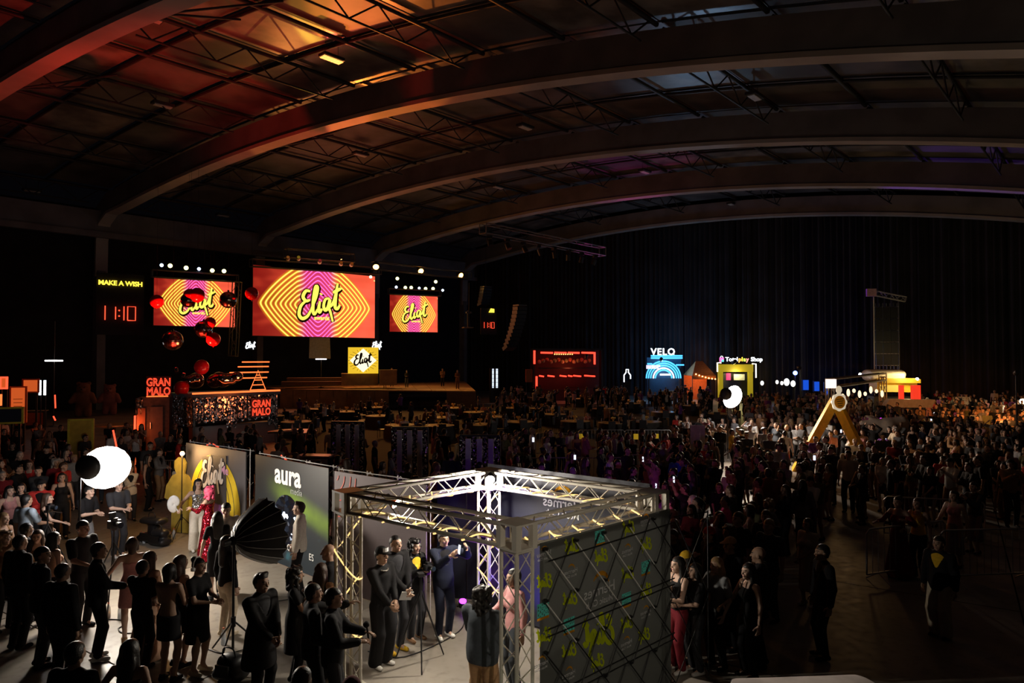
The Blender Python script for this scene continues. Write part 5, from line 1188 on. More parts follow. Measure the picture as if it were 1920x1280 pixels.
# rigging trusses
def rig(px0, y0, d0, px1, y1, d1, w, label, step=.9, m=ALUD):
    a, b = atd(px0, y0, d0), atd(px1, y1, d1); e = empty('rigging_truss', a, 0, label, 'truss'); truss(e, (0, 0, 0), b - a, w, step, m, 'beam', .05, .025, n=4, faces=(0, 2)); return e, a, b
rig(470, 492, 61.8, 712, 508, 71.5, .8, 'dark rigging truss along the top of the main screen', 1.2); rig(535, 474, 61, 662, 484, 65, .9, 'upper dark rigging truss above the main screen', 1.2)
rig(284, 512, 56.3, 446, 522, 60.5, .7, 'dark rigging truss above the left screen', 1.2); rig(728, 546, 73.5, 826, 550, 76, .7, 'dark rigging truss above the right screen', 1.2)
rig(445, 528, 60, 437, 668, 60, .7, 'dark vertical truss between left and main screens', 1.0, mat('truss_greenish', (.16, .17, .10), .4, .6)); rig(700, 497, 66, 880, 517, 76, .8, 'dark front truss carrying the amber lamps', 1.3)
e9, a9, b9 = rig(905, 428, 55, 1130, 472, 66, .9, 'long dark lighting truss hanging before the end drapes', 1.1, mat('truss_mid', (.30, .28, .26), .5, .5))
for i in range(8):
    t = .05 + i * .125; p = a9.lerp(b9, t); e = empty('moving_head', (p.x, p.y, p.z - .5), R(30 * i), '%s dark moving-head lamp from the stage end of the long truss' % ORD[i], 'stage lamp', 'moving heads on the long truss')
    MB().box((0, 0, -.1), (.42, .3, .22)).build('base', BLK, e); MB().tube([(0, 0, -.35), (.1, -.22, -.85)], [.2, .24], 8).build('head', BLK, e); MB().tube([(-.25, 0, -.15), (-.25, 0, -.55)], .04, 4).build('yoke', BLK, e)
SLC = {}
# stage lamps as visible points
def stage_lamp(px, py, d, col, r, es, label, power=0, aim=(0, 12, 2), group='stage lamps above the screens', spot=100):
    p = atd(px, py, d); dd = Vector(aim) - p; e = tag(link('stage_lamp', None, None, p, 0, dd.to_track_quat('-Z', 'Y').to_euler()), label, 'stage lamp', group)
    MB().lathe((0, 0, 0), [(r, 0), (r * 1.15, r * .3), (r * 1.05, r * 1.8), (r * .5, r * 2.2)], 10).build('can', BLK, e); MB().ball((0, 0, -r * .1), (r * .95, r * .95, r * .35), 10, 6).build('lens', glow('lens_%.2f_%.2f_%.2f_%.0f' % (*col, es), col, es), e)
    if power: lamp('stage_light', 'SPOT', (0, 0, -r * .8), power, col, e, None, r, spot, .8).rotation_euler = (0, 0, 0)
    return e
for i, (x, y, d) in enumerate(((705, 500, 65.5), (789, 508, 70.5), (864, 516, 74.5))):
    stage_lamp(x, y, d, (1, .42, .08), .30, 14, ('first bright amber stage lamp beside the main screen', 'second bright amber stage lamp over the right screen', 'third bright amber stage lamp farthest right')[i], 5200, aim=((-9, 47, 0), (2, 50, 0), (11, 54, 0))[i], spot=56)
for i, (x, y, d, c) in enumerate(((303, 497, 56, 'b'), (319, 498, 56.5, 'y'), (349, 502, 57.5, 'y'), (373, 504, 58.4, 'b'), (398, 507, 59.2, 'y'), (420, 508, 60, 'y'), (695, 519, 66, 'w'), (743, 538, 73.5, 'b'), (760, 539, 74, 'y'), (771, 539, 74.3, 'y'), (786, 540, 74.8, 'b'), (798, 541, 75, 'y'), (812, 541, 75.5, 'y'), (830, 544, 76, 'b'))):
    nm = {'b': 'cool white', 'y': 'yellow-green', 'w': 'warm white'}[c]; where = 'left screen' if x < 450 else 'right screen' if x > 700 else 'main screen corner'; SLC[(nm, where)] = SLC.get((nm, where), -1) + 1
    stage_lamp(x, y, d, {'b': (.55, .7, 1), 'y': (.85, .85, .30), 'w': (1, .8, .4)}[c], .15 if c != 'y' else .19, 5, 'small %s stage lamp above the %s, %s from the left' % (nm, where, ORD[SLC.setdefault((nm, where), 0)]), 0, group='%s lamps above the %s' % (nm, where))
for x, y, d, lab in ((745, 522, 73, 'yellow-green stage lamp raised above the left end of the right screen row'), (817, 528, 75, 'yellow-green stage lamp raised above the right end of the right screen row')): stage_lamp(x, y, d, (.85, .85, .30), .19, 5, lab)
# roof washers: coloured beams from the stage truss onto the roof panels
for i, (x, y, d, tgt, pw, c, sp_) in enumerate(((640, 492, 62, (745, 30), 21000, (1, .24, .03), 17), (600, 488, 61, (680, 60), 8000, (1, .08, .08), 8), (560, 482, 60, (610, 10), 3200, (1, .62, .05), 7), (660, 494, 63, (860, 40), 6500, (1, .22, .03), 17), (540, 482, 60, (560, 110), 2200, (1, .32, .06), 28))):
    p = atd(x, y, d); t = roof_pt(*tgt)
    e = tag(link('beam_lamp', None, None, p, 0, (t - p).to_track_quat('-Z', 'Y').to_euler()), ('amber', 'red', 'yellow', 'deep orange', 'dim orange')[i] + ' beam lamp on the truss aimed at the roof', 'stage lamp')
    MB().lathe((0, 0, 0), [(.16, 0), (.18, .05), (.16, .5), (.08, .55)], 10).build('can', BLK, e); MB().lathe((0, 0, -.01), [(.14, -.01), (.14, .0)], 10).build('lens', glow('beam_lens_%d' % i, c, .15), e); lamp('beam_light', 'SPOT', (0, 0, -.05), pw, c, e, None, .12, sp_, .35).rotation_euler = (0, 0, 0)
par(atd(640, 486, 63.2), atd(740, 724, 63), 2200, (1, .55, .16), 'added amber wash lamp on the truss brightening the stage floor', 55)  # wash lamp added to warm the stage boards
# beam lamps added to tint the right-hand arches violet, magenta and pale blue
for i, (x, y, d, tgt, td, pw, c, sp_) in enumerate(((1380, 676, 66, (1900, 285), 45, 5000, (.25, .05, 1), 24), (1100, 665, 70, (1180, 300), 50, 2200, (.8, .06, .5), 34), (1240, 672, 70, (1290, 140), 34, 2200, (.35, .5, .7), 16))):
    p = atd(x, y, d); t = roof_pt(*tgt); e = tag(link('beam_lamp', None, None, p, 0, (t - p).to_track_quat('-Z', 'Y').to_euler()), ('violet', 'magenta', 'pale blue')[i] + ' added beam lamp over the far booths aimed at the roof', 'stage lamp')
    MB().lathe((0, 0, 0), [(.16, 0), (.18, .05), (.16, .5), (.08, .55)], 10).build('can', BLK, e); lamp('beam_light', 'SPOT', (0, 0, -.05), pw, c, e, None, .12, sp_, .5).rotation_euler = (0, 0, 0)
# clock boards: neon sign over tube digits
def clock_board(px, py, d, sc, label, rz=R(35), full=True):
    p = atd(px, py, d); e = empty('clock_board', p, rz, label, 'sign')
    MB().box((0, .12, -.2 * sc), (3.0 * sc, .12, 4.4 * sc)).build('board', BLACKD, e)
    if full: text_mb('MAKE A WISH', .46 * sc, .05, bold=.03, spacing=.95).build('lettering', NEONY, e, (0, -.02, 1.15 * sc))
    else: MB().prism([(-.35, 0), (.3, .0), (.3, .38), (-.1, .42)], .05).build('lettering', NEONY, e, (.3, -.02, 1.3 * sc))
    z = -1.35 * sc
    def seg(pts): MB().tube([(x * sc, -.04, z + y * sc) for x, y in pts], .035 * sc, 5).build('digit_tube', NEONR, e)
    seg([(-.95, 0), (-.95, 1.0)]); seg([(-.30, .05), (-.30, .95)]); seg([(-.30, .5), (-.12, .35)]) if False else None
    for q in (.3, .7): MB().ball((-.08 * sc, -.04, z + q * sc), .06 * sc, 6, 4).build('colon_dot', NEONR, e)
    seg([(.22, 0), (.22, 1.0)]); seg([(.45, 0), (.95, 0), (.95, 1.0), (.45, 1.0), (.45, 0)])
clock_board(226, 565, 48, .98, 'black board with yellow neon words and orange clock digits at left'); clock_board(917, 600, 71, .62, 'smaller clock board with orange digits right of the stage', R(30), False)

# ------------------------------------------------------------------ the neon bar with balloons
ba, bb = Vector((-15.6, 33.5, 0)), Vector((-12.6, 36.7, 0)); o, rz, L = panel_frame(ba, bb)
GLT = glitter('sequin_curtain', (.05, .05, .055), (.75, .72, .70), 14, .55); GLR = glitter('sequin_curtain_red', (.06, .012, .008), (.5, .12, .06), 16, .6)
bar = empty('neon_bar', o, rz, 'tall dark bar with sequin curtains and red neon edge', 'bar')
MB().box((L / 2, 1.4, 2.66), (L + .3, 3.0, .14)).build('roof', BLK, bar)
for x in (.03, L - .03):
    for y in (.05, 2.8): MB().box((x, y, 1.3), (.12, .12, 2.6)).build('post', BLK, bar)
MB().box((L / 2, .3, .55), (L, .5, 1.1)).build('counter', mat('bar_counter', (.05, .02, .015), .4), bar); MB().box((L / 2, 2.7, 1.3), (L, .1, 2.6)).build('back_wall', BLK, bar); MB().box((L / 2, .25, 1.12), (L + .1, .7, .05)).build('worktop', BLKM, bar)
nseg = 8
for i in range(nseg):
    vs = []; m_ = 10; x0, x1 = L * i / nseg, L * (i + .96) / nseg; lo = 1.35 if i % 4 != 3 else 1.0
    for j in range(m_ + 1):
        x = x0 + (x1 - x0) * j / m_; y = -.02 + .03 * math.sin(j * 2.3 + i); vs += [(x, y, lo + .08 * math.sin(i * 3 + j)), (x, y, 2.58)]
    MB().add(vs, [(2 * j, 2 * j + 2, 2 * j + 3, 2 * j + 1) for j in range(m_)], 0, True).build('sequin_curtain', GLT, bar)
MB().add([(-.05 + .02 * math.sin(j), 2.8 * j / 12, z) for j in range(13) for z in (1.1, 2.58)], [(2 * j, 2 * j + 2, 2 * j + 3, 2 * j + 1) for j in range(12)], 0, True).build('sequin_curtain', GLT, bar)
MB().tube([(-.1, -.1, 2.78), (L + .1, -.1, 2.78)], .05, 6).build('neon_edge', NEONO, bar)
for (z, x0, x1) in ((3.45, .62, .97), (3.75, .50, .99), (4.05, .60, .99), (4.3, .65, 1.0)): MB().tube([(L * x0, .9, z), (L * x1, .9, z)], .035, 5).build('neon_shelf', NEONO, bar)
for k_ in range(4): MB().tube([(L * .82 + .12 * (4 - k_) * .9 * c, .6, 2.82 + .26 * k_ + .0) for c in (-1, 1)], .025, 4).build('neon_pyramid', NEONO, bar)
MB().tube([(L * .72, .6, 2.8), (L * .82, .6, 3.85), (L * .92, .6, 2.8)], .025, 4).build('neon_pyramid', NEONO, bar)
def neon_sign(parent, loc, size, rz_=0):
    e = tag(link('neon_sign', None, None, loc, rz_), parent, 'sign'); MB().box((0, .05, 0), (size * 2.5, .04, size * 2.3)).build('backing', mat('sign_backing', (.05, .008, .006), .6), e)
    for t_, zz in (('GRAN', .10), ('MALO', -.92)):
        text_mb(t_, size * 1.22, .02, tube=.022, sx=.72).build('lettering', NEONRED if False else NEONR, e, (0, -.02, size * zz))
    return e
sgn = lambda px, py, d: atd(px, py, d)
p = atd(494, 763, 36.0); neon_sign('red neon two-word sign mounted on the bar curtain', p - Vector((0, .3, 0)), .42, rz)
cab = empty('sign_cabinet', atd(283, 790, 33.2) * 1, R(18), 'dark cabinet topped by a red neon sign beside the bar', 'cabinet'); cab.location.z = 0; cl = cab.location
WD = mat('cabinet_red', (.30, .10, .06), .6, var=.3, scale=2)
MB().box((.1, .5, 1.3), (1.4, 1.0, 2.6)).build('body', mat('cabinet_dark', (.10, .055, .05), .6, var=.3), cab); MB().box((-.42, -.03, 1.1), (.36, .05, 2.0)).build('side_panel', WD, cab)
MB().box((.25, -.02, 1.2), (.55, .04, 1.9)).build('door', mat('cabinet_door', (.16, .09, .08), .5), cab); MB().tube([(.0, -.06, 1.1), (.0, -.06, 1.4)], .02, 5).build('handle', CHROME, cab)
MB().tube([(-.68, -.06, .15), (-.68, -.06, 1.75)], .05, 6).build('neon_tube', NEONR, cab); MB().tube([(-.2, -.05, 2.66), (.75, -.05, 2.66)], .03, 5).build('neon_tube', NEONO, cab)
MB().add([(-.66 + .3 * j / 4, -.04 - .02 * (j % 2), z) for j in range(5) for z in (1.8, 2.6)], [(2 * j, 2 * j + 2, 2 * j + 3, 2 * j + 1) for j in range(4)]).build('sequin_trim', GLT, cab)
neon_sign('red neon two-word sign standing on the cabinet', (cl.x + .25, cl.y + .2, 3.12), .44, R(18))
lamp('neon_glow', 'POINT', (cl.x - .6, cl.y - .7, 1.2), 60, (1, .2, .05), None, None, .3); lamp('neon_glow', 'POINT', ((ba.x + bb.x) / 2 + .7, (ba.y + bb.y) / 2 - .9, 3.0), 90, (1, .2, .06), None, None, .4)
par(atd(345, 700, 33.2), atd(372, 585, 34.2), 4200, (1, .04, .02), 'added red lamp on the bar roof brightening the balloons', 80)  # red lamp added to brighten the balloons
par(atd(330, 690, 33.0), atd(300, 570, 34.2), 2600, (1, .04, .02), 'second added red lamp on the bar roof brightening the left balloons', 60)  # another red lamp added for the balloons at left
par((-11.2, 31.0, .15), (-13.6, 35.0, 2.1), 160, (1, .95, .9), 'added white floor lamp brightening the sequin curtains of the bar', 70)  # white lamp added to make the sequins sparkle
# balloons and mirror balls
RB = mat('balloon_red', (.65, .012, .015), .22, var=.03); CH = mat('chrome_balloon', (.65, .55, .52), .06, 1.0, var=.02)
def mball():
    m = glitter('mirror_tiles', (.25, .22, .2), (.85, .8, .75), 5, .4); return m
def ball_thing(px, py, d, r, kind, label):
    p = atd(px, py, d); e = empty('balloon' if kind != 'mirror' else 'mirror_ball', p, 0, label, 'balloon' if kind != 'mirror' else 'mirror ball')
    if kind == 'red':
        MB().lathe((0, 0, 0), [(.012, -r * 1.12), (.03, -r * 1.02)] + [(r * math.sin(a), -r * math.cos(a) * 1.02) for a in np.linspace(R(12), R(178), 14)], 18).build('skin', RB, e); MB().lathe((0, 0, 0), [(.03, -r * 1.18), (.012, -r * 1.1)], 8).build('knot', RB, e)
    else: MB().lathe((0, 0, 0), [(max(.002, r * math.sin(a)), -r * math.cos(a)) for a in np.linspace(0, PI, 15)], 26, 0, False).build('mirror_tiles', mat('mirror_tile', (.55, .42, .36), .12, 1.0, var=.5, scale=9), e); MB().lathe((0, 0, r * .98), [(.05, 0), (.05, .08)], 8).build('cap', BLKM, e)
    MB().tube([(0, 0, r), (0, 0, r + 6.0)], .006, 3).build('string', BLKM, e); return e
for x, y, r, k_, lab in ((294, 565, .33, 'red', 'red balloon hanging at the left screen edge'), (357, 554, .34, 'red', 'left of the two touching red balloons before the screen'), (370, 553, .36, 'red', 'right of the two touching red balloons before the screen'), (472, 550, .32, 'red', 'red balloon hanging between left and main screens'), (394, 605, .28, 'red', 'red balloon half behind a mirror ball'), (400, 636, .34, 'red', 'lowest hanging red balloon beside a mirror ball'),
                         (353, 563, .36, 'mirror', 'mirror ball half hidden by two red balloons'), (428, 562, .42, 'mirror', 'mirror ball at the right side of the left screen'), (382, 617, .43, 'mirror', 'mirror ball between the two lower red balloons'), (324, 638, .49, 'mirror', 'largest mirror ball hanging alone below the left screen')):
    ball_thing(x, y, 34.2 + (hash(lab) % 5) * 0, r, k_, lab)
for x, y, r, lab in ((378, 688, .36, 'red balloon standing on top of the bar'), (340, 728, .36, 'red balloon sitting at the bar corner')):
    p = atd(x, y, 34.6); e = empty('balloon', p, 0, lab, 'balloon'); MB().ball((0, 0, 0), (r, r, r * 1.05), 18, 14).build('skin', RB, e); MB().lathe((0, 0, 0), [(.05, -r * 1.25), (.012, -r * 1.03)], 8).build('knot', RB, e)
for x, y, lab, sd in ((371, 711, 'round crumpled chrome foil balloon on the bar roof', 1), (424, 711, 'wide crumpled chrome foil balloon on the bar roof', 2)):
    p = atd(x, y, 35.0); rs = np.random.RandomState(sd); k_ = 5 if sd == 1 else 9; w0 = .45 if sd == 1 else .8
    v, q = nets([(A3(rs.uniform(-w0, w0), rs.uniform(-.2, .2), rs.uniform(-.15, .2)),) * 2 + (rs.uniform(.28, .42), .35, (1, 1, .9), .06) for _ in range(k_)], .07); e = link('foil_balloon', np_mesh('foil_balloon', [(v, q, 0)], [CH]), None, p); tag(e, lab, 'balloon')
# ------------------------------------------------------------------ boards and bars at the far left
def board(name, px0, px1, y0, y1, d, label, m_frame, m_face, rz=R(15), cat='sign board', line=None, thick=.08):
    a, b = atd(px0, y1, d), atd(px1, y0, d); w_, h_ = b.x - a.x, b.z - a.z; e = empty(name, ((a.x + b.x) / 2, d, a.z), rz, label, cat)
    MB().box((0, 0, h_ / 2), (w_, thick, h_)).build('panel', m_face, e)
    for s in (-1, 1): MB().box((s * (w_ / 2 - .03), -.03, h_ / 2), (.07, thick, h_)).build('frame_side', m_frame, e); MB().box((0, -.03, h_ / 2 + s * (h_ / 2 - .03)), (w_, thick, .07)).build('frame_rail', m_frame, e)
    if a.z > .3:
        for s in (-1, 1): MB().box((s * w_ * .35, 0, -a.z / 2), (.08, .08, a.z)).build('leg', BLK, e)
    if line is not None:
        for i in range(4): MB().box((0, -.06, h_ * (.35 + .1 * i)), (w_ * random.uniform(.3, .6), .01, .025)).build('text_line', line, e)
    return e, w_, h_
ORB = mat('board_orange', (.75, .14, .03), .55, var=.1); ORF = glow('board_orange_lit', (1, .16, .03), .55); YB = mat('board_yellow', (.62, .40, .05), .55, var=.1); NVB = mat('board_navy', (.02, .025, .05), .5); YFR = mat('frame_yellow', (.70, .58, .06), .5)
board('sign_board', 20, 49, 724, 792, 33, 'tall rounded orange board with small text at left', ORB, ORF, line=BLK); board('sign_board', 44, 72, 710, 736, 36, 'orange panel behind the drinks counter at left', ORB, ORF)
board('sign_board', 1, 14, 706, 729, 32, 'small glowing orange sign at the left edge', NEONR, ORF); board('sign_board', -6, 42, 763, 794, 26, 'dark sign with yellow frame at the left edge', YFR, NVB)
board('sign_board', 130, 174, 785, 862, 26, 'tall yellow board with rounded frame behind the softbox', YFR, YB)
MB_ = board('sign_board', -4, 3, 739, 760, 30, 'glowing orange strip sign at the very left edge', NEONO, NEONO)
for x in (75, 84): 
    p = atd(x, 727, 38); e = empty('tube_lamp', (p.x, p.y, 0), 0, 'left of two upright cool white tube lamps' if x == 75 else 'right of two upright cool white tube lamps', 'lamp'); MB().tube([(0, 0, p.z - .4), (0, 0, p.z + .42)], .06, 6).build('tube', glow('tube_cool', (.75, .9, 1), 4), e); MB().tube([(0, .08, 0), (0, .08, p.z + .4)], .03, 5).build('pole', BLK, e)
p = onz(58, 770, 1.1); e = empty('drinks_counter', (p.x, p.y, 0), R(20), 'small dark drinks counter with orange front at left', 'counter'); MB().box((0, 0, .55), (1.6, .6, 1.06)).build('body', BLK, e); MB().box((0, -.32, .6), (1.5, .03, .8)).build('front_panel', ORB, e); MB().box((0, 0, 1.1), (1.75, .75, .05)).build('worktop', WOOD, e)
# leaning neon sticks near the softbox
for x0, y0, x1, y1, d, lab in ((212, 806, 219, 840, 24, 'leaning orange neon stick above the softbox'), (103, 740, 104, 765, 30, 'upright orange neon stick left of the bars'), (100, 780, 104, 788, 28, 'short orange neon piece at left')):
    a, b = atd(x0, y0, d), atd(x1, y1, d); e = MB().tube([(0, 0, 0), a - b], .03, 5).build('neon_stick', NEONR, None, b); tag(e, lab, 'neon tube')
# plush bear figures standing far left
def bear(px, yh, d, label, m):
    z = CAM_H + (668 - yh) / FPX * d; p = (px_x(px, d), d); s = z / 1.9
    v, q = nets([(A3(0, 0, .9), A3(0, 0, 1.1), .42, .38, (1, .85, 1), .1), (A3(0, -.05, 1.55),) * 2 + (.34, .34, (1, .9, .95), .08), (A3(-.25, 0, 1.82),) * 2 + (.12, .12, (1, .6, 1), .05), (A3(.25, 0, 1.82),) * 2 + (.12, .12, (1, .6, 1), .05), (A3(0, -.34, 1.48),) * 2 + (.15, .15, (1, 1, .8), .05)] +
                [(A3(s_ * .36, 0, 1.2), A3(s_ * .55, -.2, .85), .16, .14, (1, 1, 1), .06) for s_ in (-1, 1)] + [(A3(s_ * .2, 0, .6), A3(s_ * .22, -.08, .15), .2, .19, (1, 1, 1), .06) for s_ in (-1, 1)], .06, [lambda X, Y, Z: -Z])
    e = link('plush_bear', np_mesh('plush_bear', [(v * s, q, 0)], [m]), None, (p[0], p[1], 0), R(20)); tag(e, label, 'plush figure')
    for s_ in (-1, 1): MB().ball((s_ * .11 * s, -.36 * s, 1.62 * s), .035 * s, 6, 4).build('eye', EYE, e)
    MB().ball((0, -.49 * s, 1.52 * s), .05 * s, 6, 4).build('nose', EYE, e)
bear(158, 716, 52, 'large brown plush bear standing in red light at left', mat('plush_brown', (.30, .12, .06), .95)); bear(207, 720, 54, 'pink plush figure beside the brown bear', mat('plush_pink', (.45, .16, .12), .95))

# ------------------------------------------------------------------ high round tables with neon legs
TOP = mat('table_top', (.42, .32, .20), .35, var=.15)
def high_table(px, py, r, label, ring=False):
    p = onz(px, py, 1.1); e = empty('high_table', (p.x, p.y, 0), R(20), label, 'table')
    if ring:
        vs = []; n = 20
        for i in range(n + 1):
            a = R(-70 + 250 * i / n)
            for rr, z in ((r, 1.1), (r, 1.03), (r * .5, 1.03), (r * .5, 1.1)): vs.append((rr * math.cos(a), rr * math.sin(a), z))
        MB().add(vs, [(i * 4 + q, (i + 1) * 4 + q, (i + 1) * 4 + (q + 1) % 4, i * 4 + (q + 1) % 4) for i in range(n) for q in range(4)]).build('tabletop', TOP, e)
        for i in range(4):
            a = R(-50 + 65 * i); MB().tube([(.75 * r * math.cos(a), .75 * r * math.sin(a), 0), (.75 * r * math.cos(a), .75 * r * math.sin(a), 1.03)], .05, 6).build('leg', BLK, e)
        for dx in (-.18, .0, .14): MB().tube([(r * .8, -r * .55 + dx, .05), (r * .8 - .12, -r * .55 + dx * .3, 1.0)], .022, 5).build('neon_leg', NEONR, e)
    else:
        MB().lathe((0, 0, 0), [(r, 1.03), (r, 1.1)], 24).build('tabletop', TOP, e); MB().tube([(0, 0, 0), (0, 0, 1.03)], .06, 8).build('leg', BLK, e); MB().lathe((0, 0, 0), [(.4, 0), (.4, .03), (.06, .06)], 12).build('foot', BLK, e)
    return p
high_table(215, 795, .95, 'high round table with pale top left of the cabinet'); hp_ = high_table(548, 808, 1.1, 'crescent high table with red neon legs before the sequin panels', True)
for i, (dx, dy) in enumerate(((-.2, .6), (.1, .8), (.7, .3))): bottle((hp_.x + dx, hp_.y + dy, 1.1), ('first', 'second', 'third')[i] + ' dark bottle on the crescent high table', RED_, 'bottles on the crescent table')
for x0, y0, x1, y1 in ((388, 834, 394, 831), (399, 832, 410, 838), (527, 853, 540, 865)):
    a, b = atd(x0, y0, 19.5), atd(x1, y1, 19.5); e = MB().tube([(0, 0, 0), b - a], .02, 5).build('neon_stick', NEONR, None, a); tag(e, {388: 'short red neon dash left above the fan backdrop', 399: 'short red neon dash right above the fan backdrop', 527: 'red neon dash above the teal backdrop'}[x0], 'neon tube')
# ------------------------------------------------------------------ sequin partitions in front of the tables
GPAN = mat('partition_grey', (.68, .66, .64), .5, var=.1)
for i, (x0, x1, y0, zt) in enumerate(((622, 684, 789, 2.2), (735, 803, 799, 2.2), (862, 937, 814, 2.2))):
    d = FPX * (CAM_H - zt) / (y0 - 668); a, b = px_x(x0, d), px_x(x1, d); w_ = b - a
    e = empty('sequin_partition', (a, d, 0), R(-6), ('left', 'middle', 'right')[i] + ' one of three free-standing sequin partitions with grey panels', 'partition', 'sequin partitions')
    for q in range(7):
        x = w_ * (q + .5) / 7
        if q in (1, 3, 5): MB().box((x, .02, 1.05), (w_ / 7 * .9, .04, 2.05)).build('panel', GPAN, e)
        else:
            vs = [(x + w_ / 7 * (-.5 + j / 4), .02 - .04 * math.sin(PI * j / 4) - .01 * (k_ % 2), .05 + 2.1 * k_ / 10) for k_ in range(11) for j in range(5)]
            MB().add(vs, [(k_ * 5 + j, k_ * 5 + j + 1, (k_ + 1) * 5 + j + 1, (k_ + 1) * 5 + j) for k_ in range(10) for j in range(4)]).build('sequin_strip', glitter('sequin_strip', (.02, .02, .02), (.75, .70, .66), 26, .55), e)
    MB().box((w_ / 2, .05, 2.17), (w_, .08, .06)).build('top_rail', BLKM, e)
    for s in (0, 1): MB().box((w_ * s, .05, 1.08), (.05, .06, 2.16)).build('post', BLKM, e); MB().box((w_ * s, .05, .02), (.06, .6, .04)).build('foot', BLKM, e)
p = onz(592, 853, 1.1); e = empty('counter', (p.x, p.y, 0), R(-8), 'white counter top beside the left sequin partition', 'counter'); MB().box((0, 0, 1.08), (1.25, .6, .06)).build('worktop', mat('white_top', (.55, .48, .5), .4), e); MB().box((0, .05, .52), (1.1, .45, 1.04)).build('body', BLK, e); MB().box((0, -.2, .55), (1.05, .03, .9)).build('front_panel', GPAN, e)
# ------------------------------------------------------------------ banquet tables and chairs
LINEN = mat('dark_linen', (.05, .042, .035), .8); TTOP = mat('table_linen_lit', (.46, .36, .18), .7, var=.3, scale=3); GOLD = mat('gold_decor', (.75, .48, .12), .35, .6)  # warm light on the tabletops put into their lighter linen colour
def make_table():
    e = empty('banquet_table', (0, 0, 0)); 
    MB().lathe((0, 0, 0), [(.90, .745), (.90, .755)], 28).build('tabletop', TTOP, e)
    prof = [(.93, .01), (.94, .3), (.905, .744)]; n = 28; mb = MB(); vs = []
    for r, z in prof:
        for j in range(n): a = 2 * PI * j / n; rr = r * (1 + (.04 * math.sin(j * PI) if z < .5 else 0)) + (.035 * (j % 2) if z < .5 else 0); vs.append((rr * math.cos(a), rr * math.sin(a), z))
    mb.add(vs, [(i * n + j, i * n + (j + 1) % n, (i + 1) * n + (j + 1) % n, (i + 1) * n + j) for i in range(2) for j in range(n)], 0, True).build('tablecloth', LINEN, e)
    return e
def make_center():
    mb = MB(); rs = random.Random(3)
    mb.lathe((0, 0, 0), [(.10, 0), (.07, .03), (.03, .12), (.09, .2)], 10)
    for i in range(9): a = 2 * PI * i / 9; mb.ball((.1 * math.cos(a), .1 * math.sin(a), .24 + .05 * rs.random()), .055, 6, 4)
    return mb.mesh('centrepiece', GOLD)
def make_place():
    mb = MB().lathe((0, 0, 0), [(.06, 0), (.13, .012), (.125, .016)], 12).lathe((.17, .05, 0), [(.03, 0), (.006, .01), (.006, .09), (.035, .12), (.03, .19)], 7); return mb.mesh('place_setting', mat('china', (.6, .55, .45), .3))
def make_chair():
    mb = MB().box((0, 0, .45), (.42, .42, .06)).box((0, .2, .72), (.40, .04, .46))
    for x in (-.18, .18):
        for y in (-.18, .19): mb.tube([(x, y, 0), (x, y, .45)], .015, 4)
    return mb.mesh('banquet_chair', mat('chair_black', (.02, .018, .018), .5))
T0 = None; CEN, PLC, CHR = make_center(), make_place(), make_chair(); TABLES = []
tpx = [(705, 763), (650, 771), (712, 779), (828, 782), (850, 764), (893, 772), (926, 781), (962, 764), (506, 779), (598, 766), (556, 790), (752, 796), (822, 797), (972, 790), (1036, 776), (1078, 789), (1016, 765), (1002, 745), (1090, 747), (1180, 756), (1240, 744), (1246, 772), (1150, 792), (1300, 760), (1130, 766), (1212, 790), (900, 795), (1350, 775)]
tcount = [0] * 4; SIDE = ['far right', 'far side', 'far left', 'near left', 'near side', 'near right']
wtab = ['nearest the sequin partitions', 'by the stage front', 'in the middle of the hall', 'toward the far booths']
for i, (x, y) in enumerate(tpx):
    p = onz(x, y, .75); reg = 0 if y >= 788 else 1 if x < 880 else 2 if y > 768 else 3
    if T0 is None: t = T0 = make_table()
    else: t = copy_tree(T0)
    t.location = (p.x, p.y, 0); t.rotation_euler.z = i * .7; tcount[reg] += 1; tag(t, 'round banquet table with dark cloth, %s of those ' % ORD[tcount[reg] - 1] + wtab[reg], 'table', 'banquet tables ' + wtab[reg]); TABLES.append(p)
    c = link('centrepiece', CEN, None, (p.x, p.y, .756), i); tag(c, 'small gold centrepiece on the %s banquet table ' % ORD[tcount[reg] - 1] + wtab[reg], 'centrepiece', 'gold centrepieces ' + wtab[reg])
    for q in range(6):
        a = 2 * PI * (q + .3) / 6 + i; s_ = link('place_setting', PLC, None, (p.x + .62 * math.cos(a), p.y + .62 * math.sin(a), .756), a); tag(s_, 'plate and glass, %s, on the %s banquet table ' % (SIDE[int((a % (2 * PI)) / (PI / 3)) % 6], ORD[tcount[reg] - 1]) + wtab[reg], 'place setting', 'place settings ' + wtab[reg])
        if q % 6 != i % 6: c = link('banquet_chair', CHR, None, (p.x + 1.15 * math.cos(a), p.y + 1.15 * math.sin(a), 0), a - PI / 2 + PI * 0, None); tag(c, 'black banquet chair, %s, at the %s table ' % (SIDE[int((a % (2 * PI)) / (PI / 3)) % 6], ORD[tcount[reg] - 1]) + wtab[reg], 'chair', 'banquet chairs ' + wtab[reg])
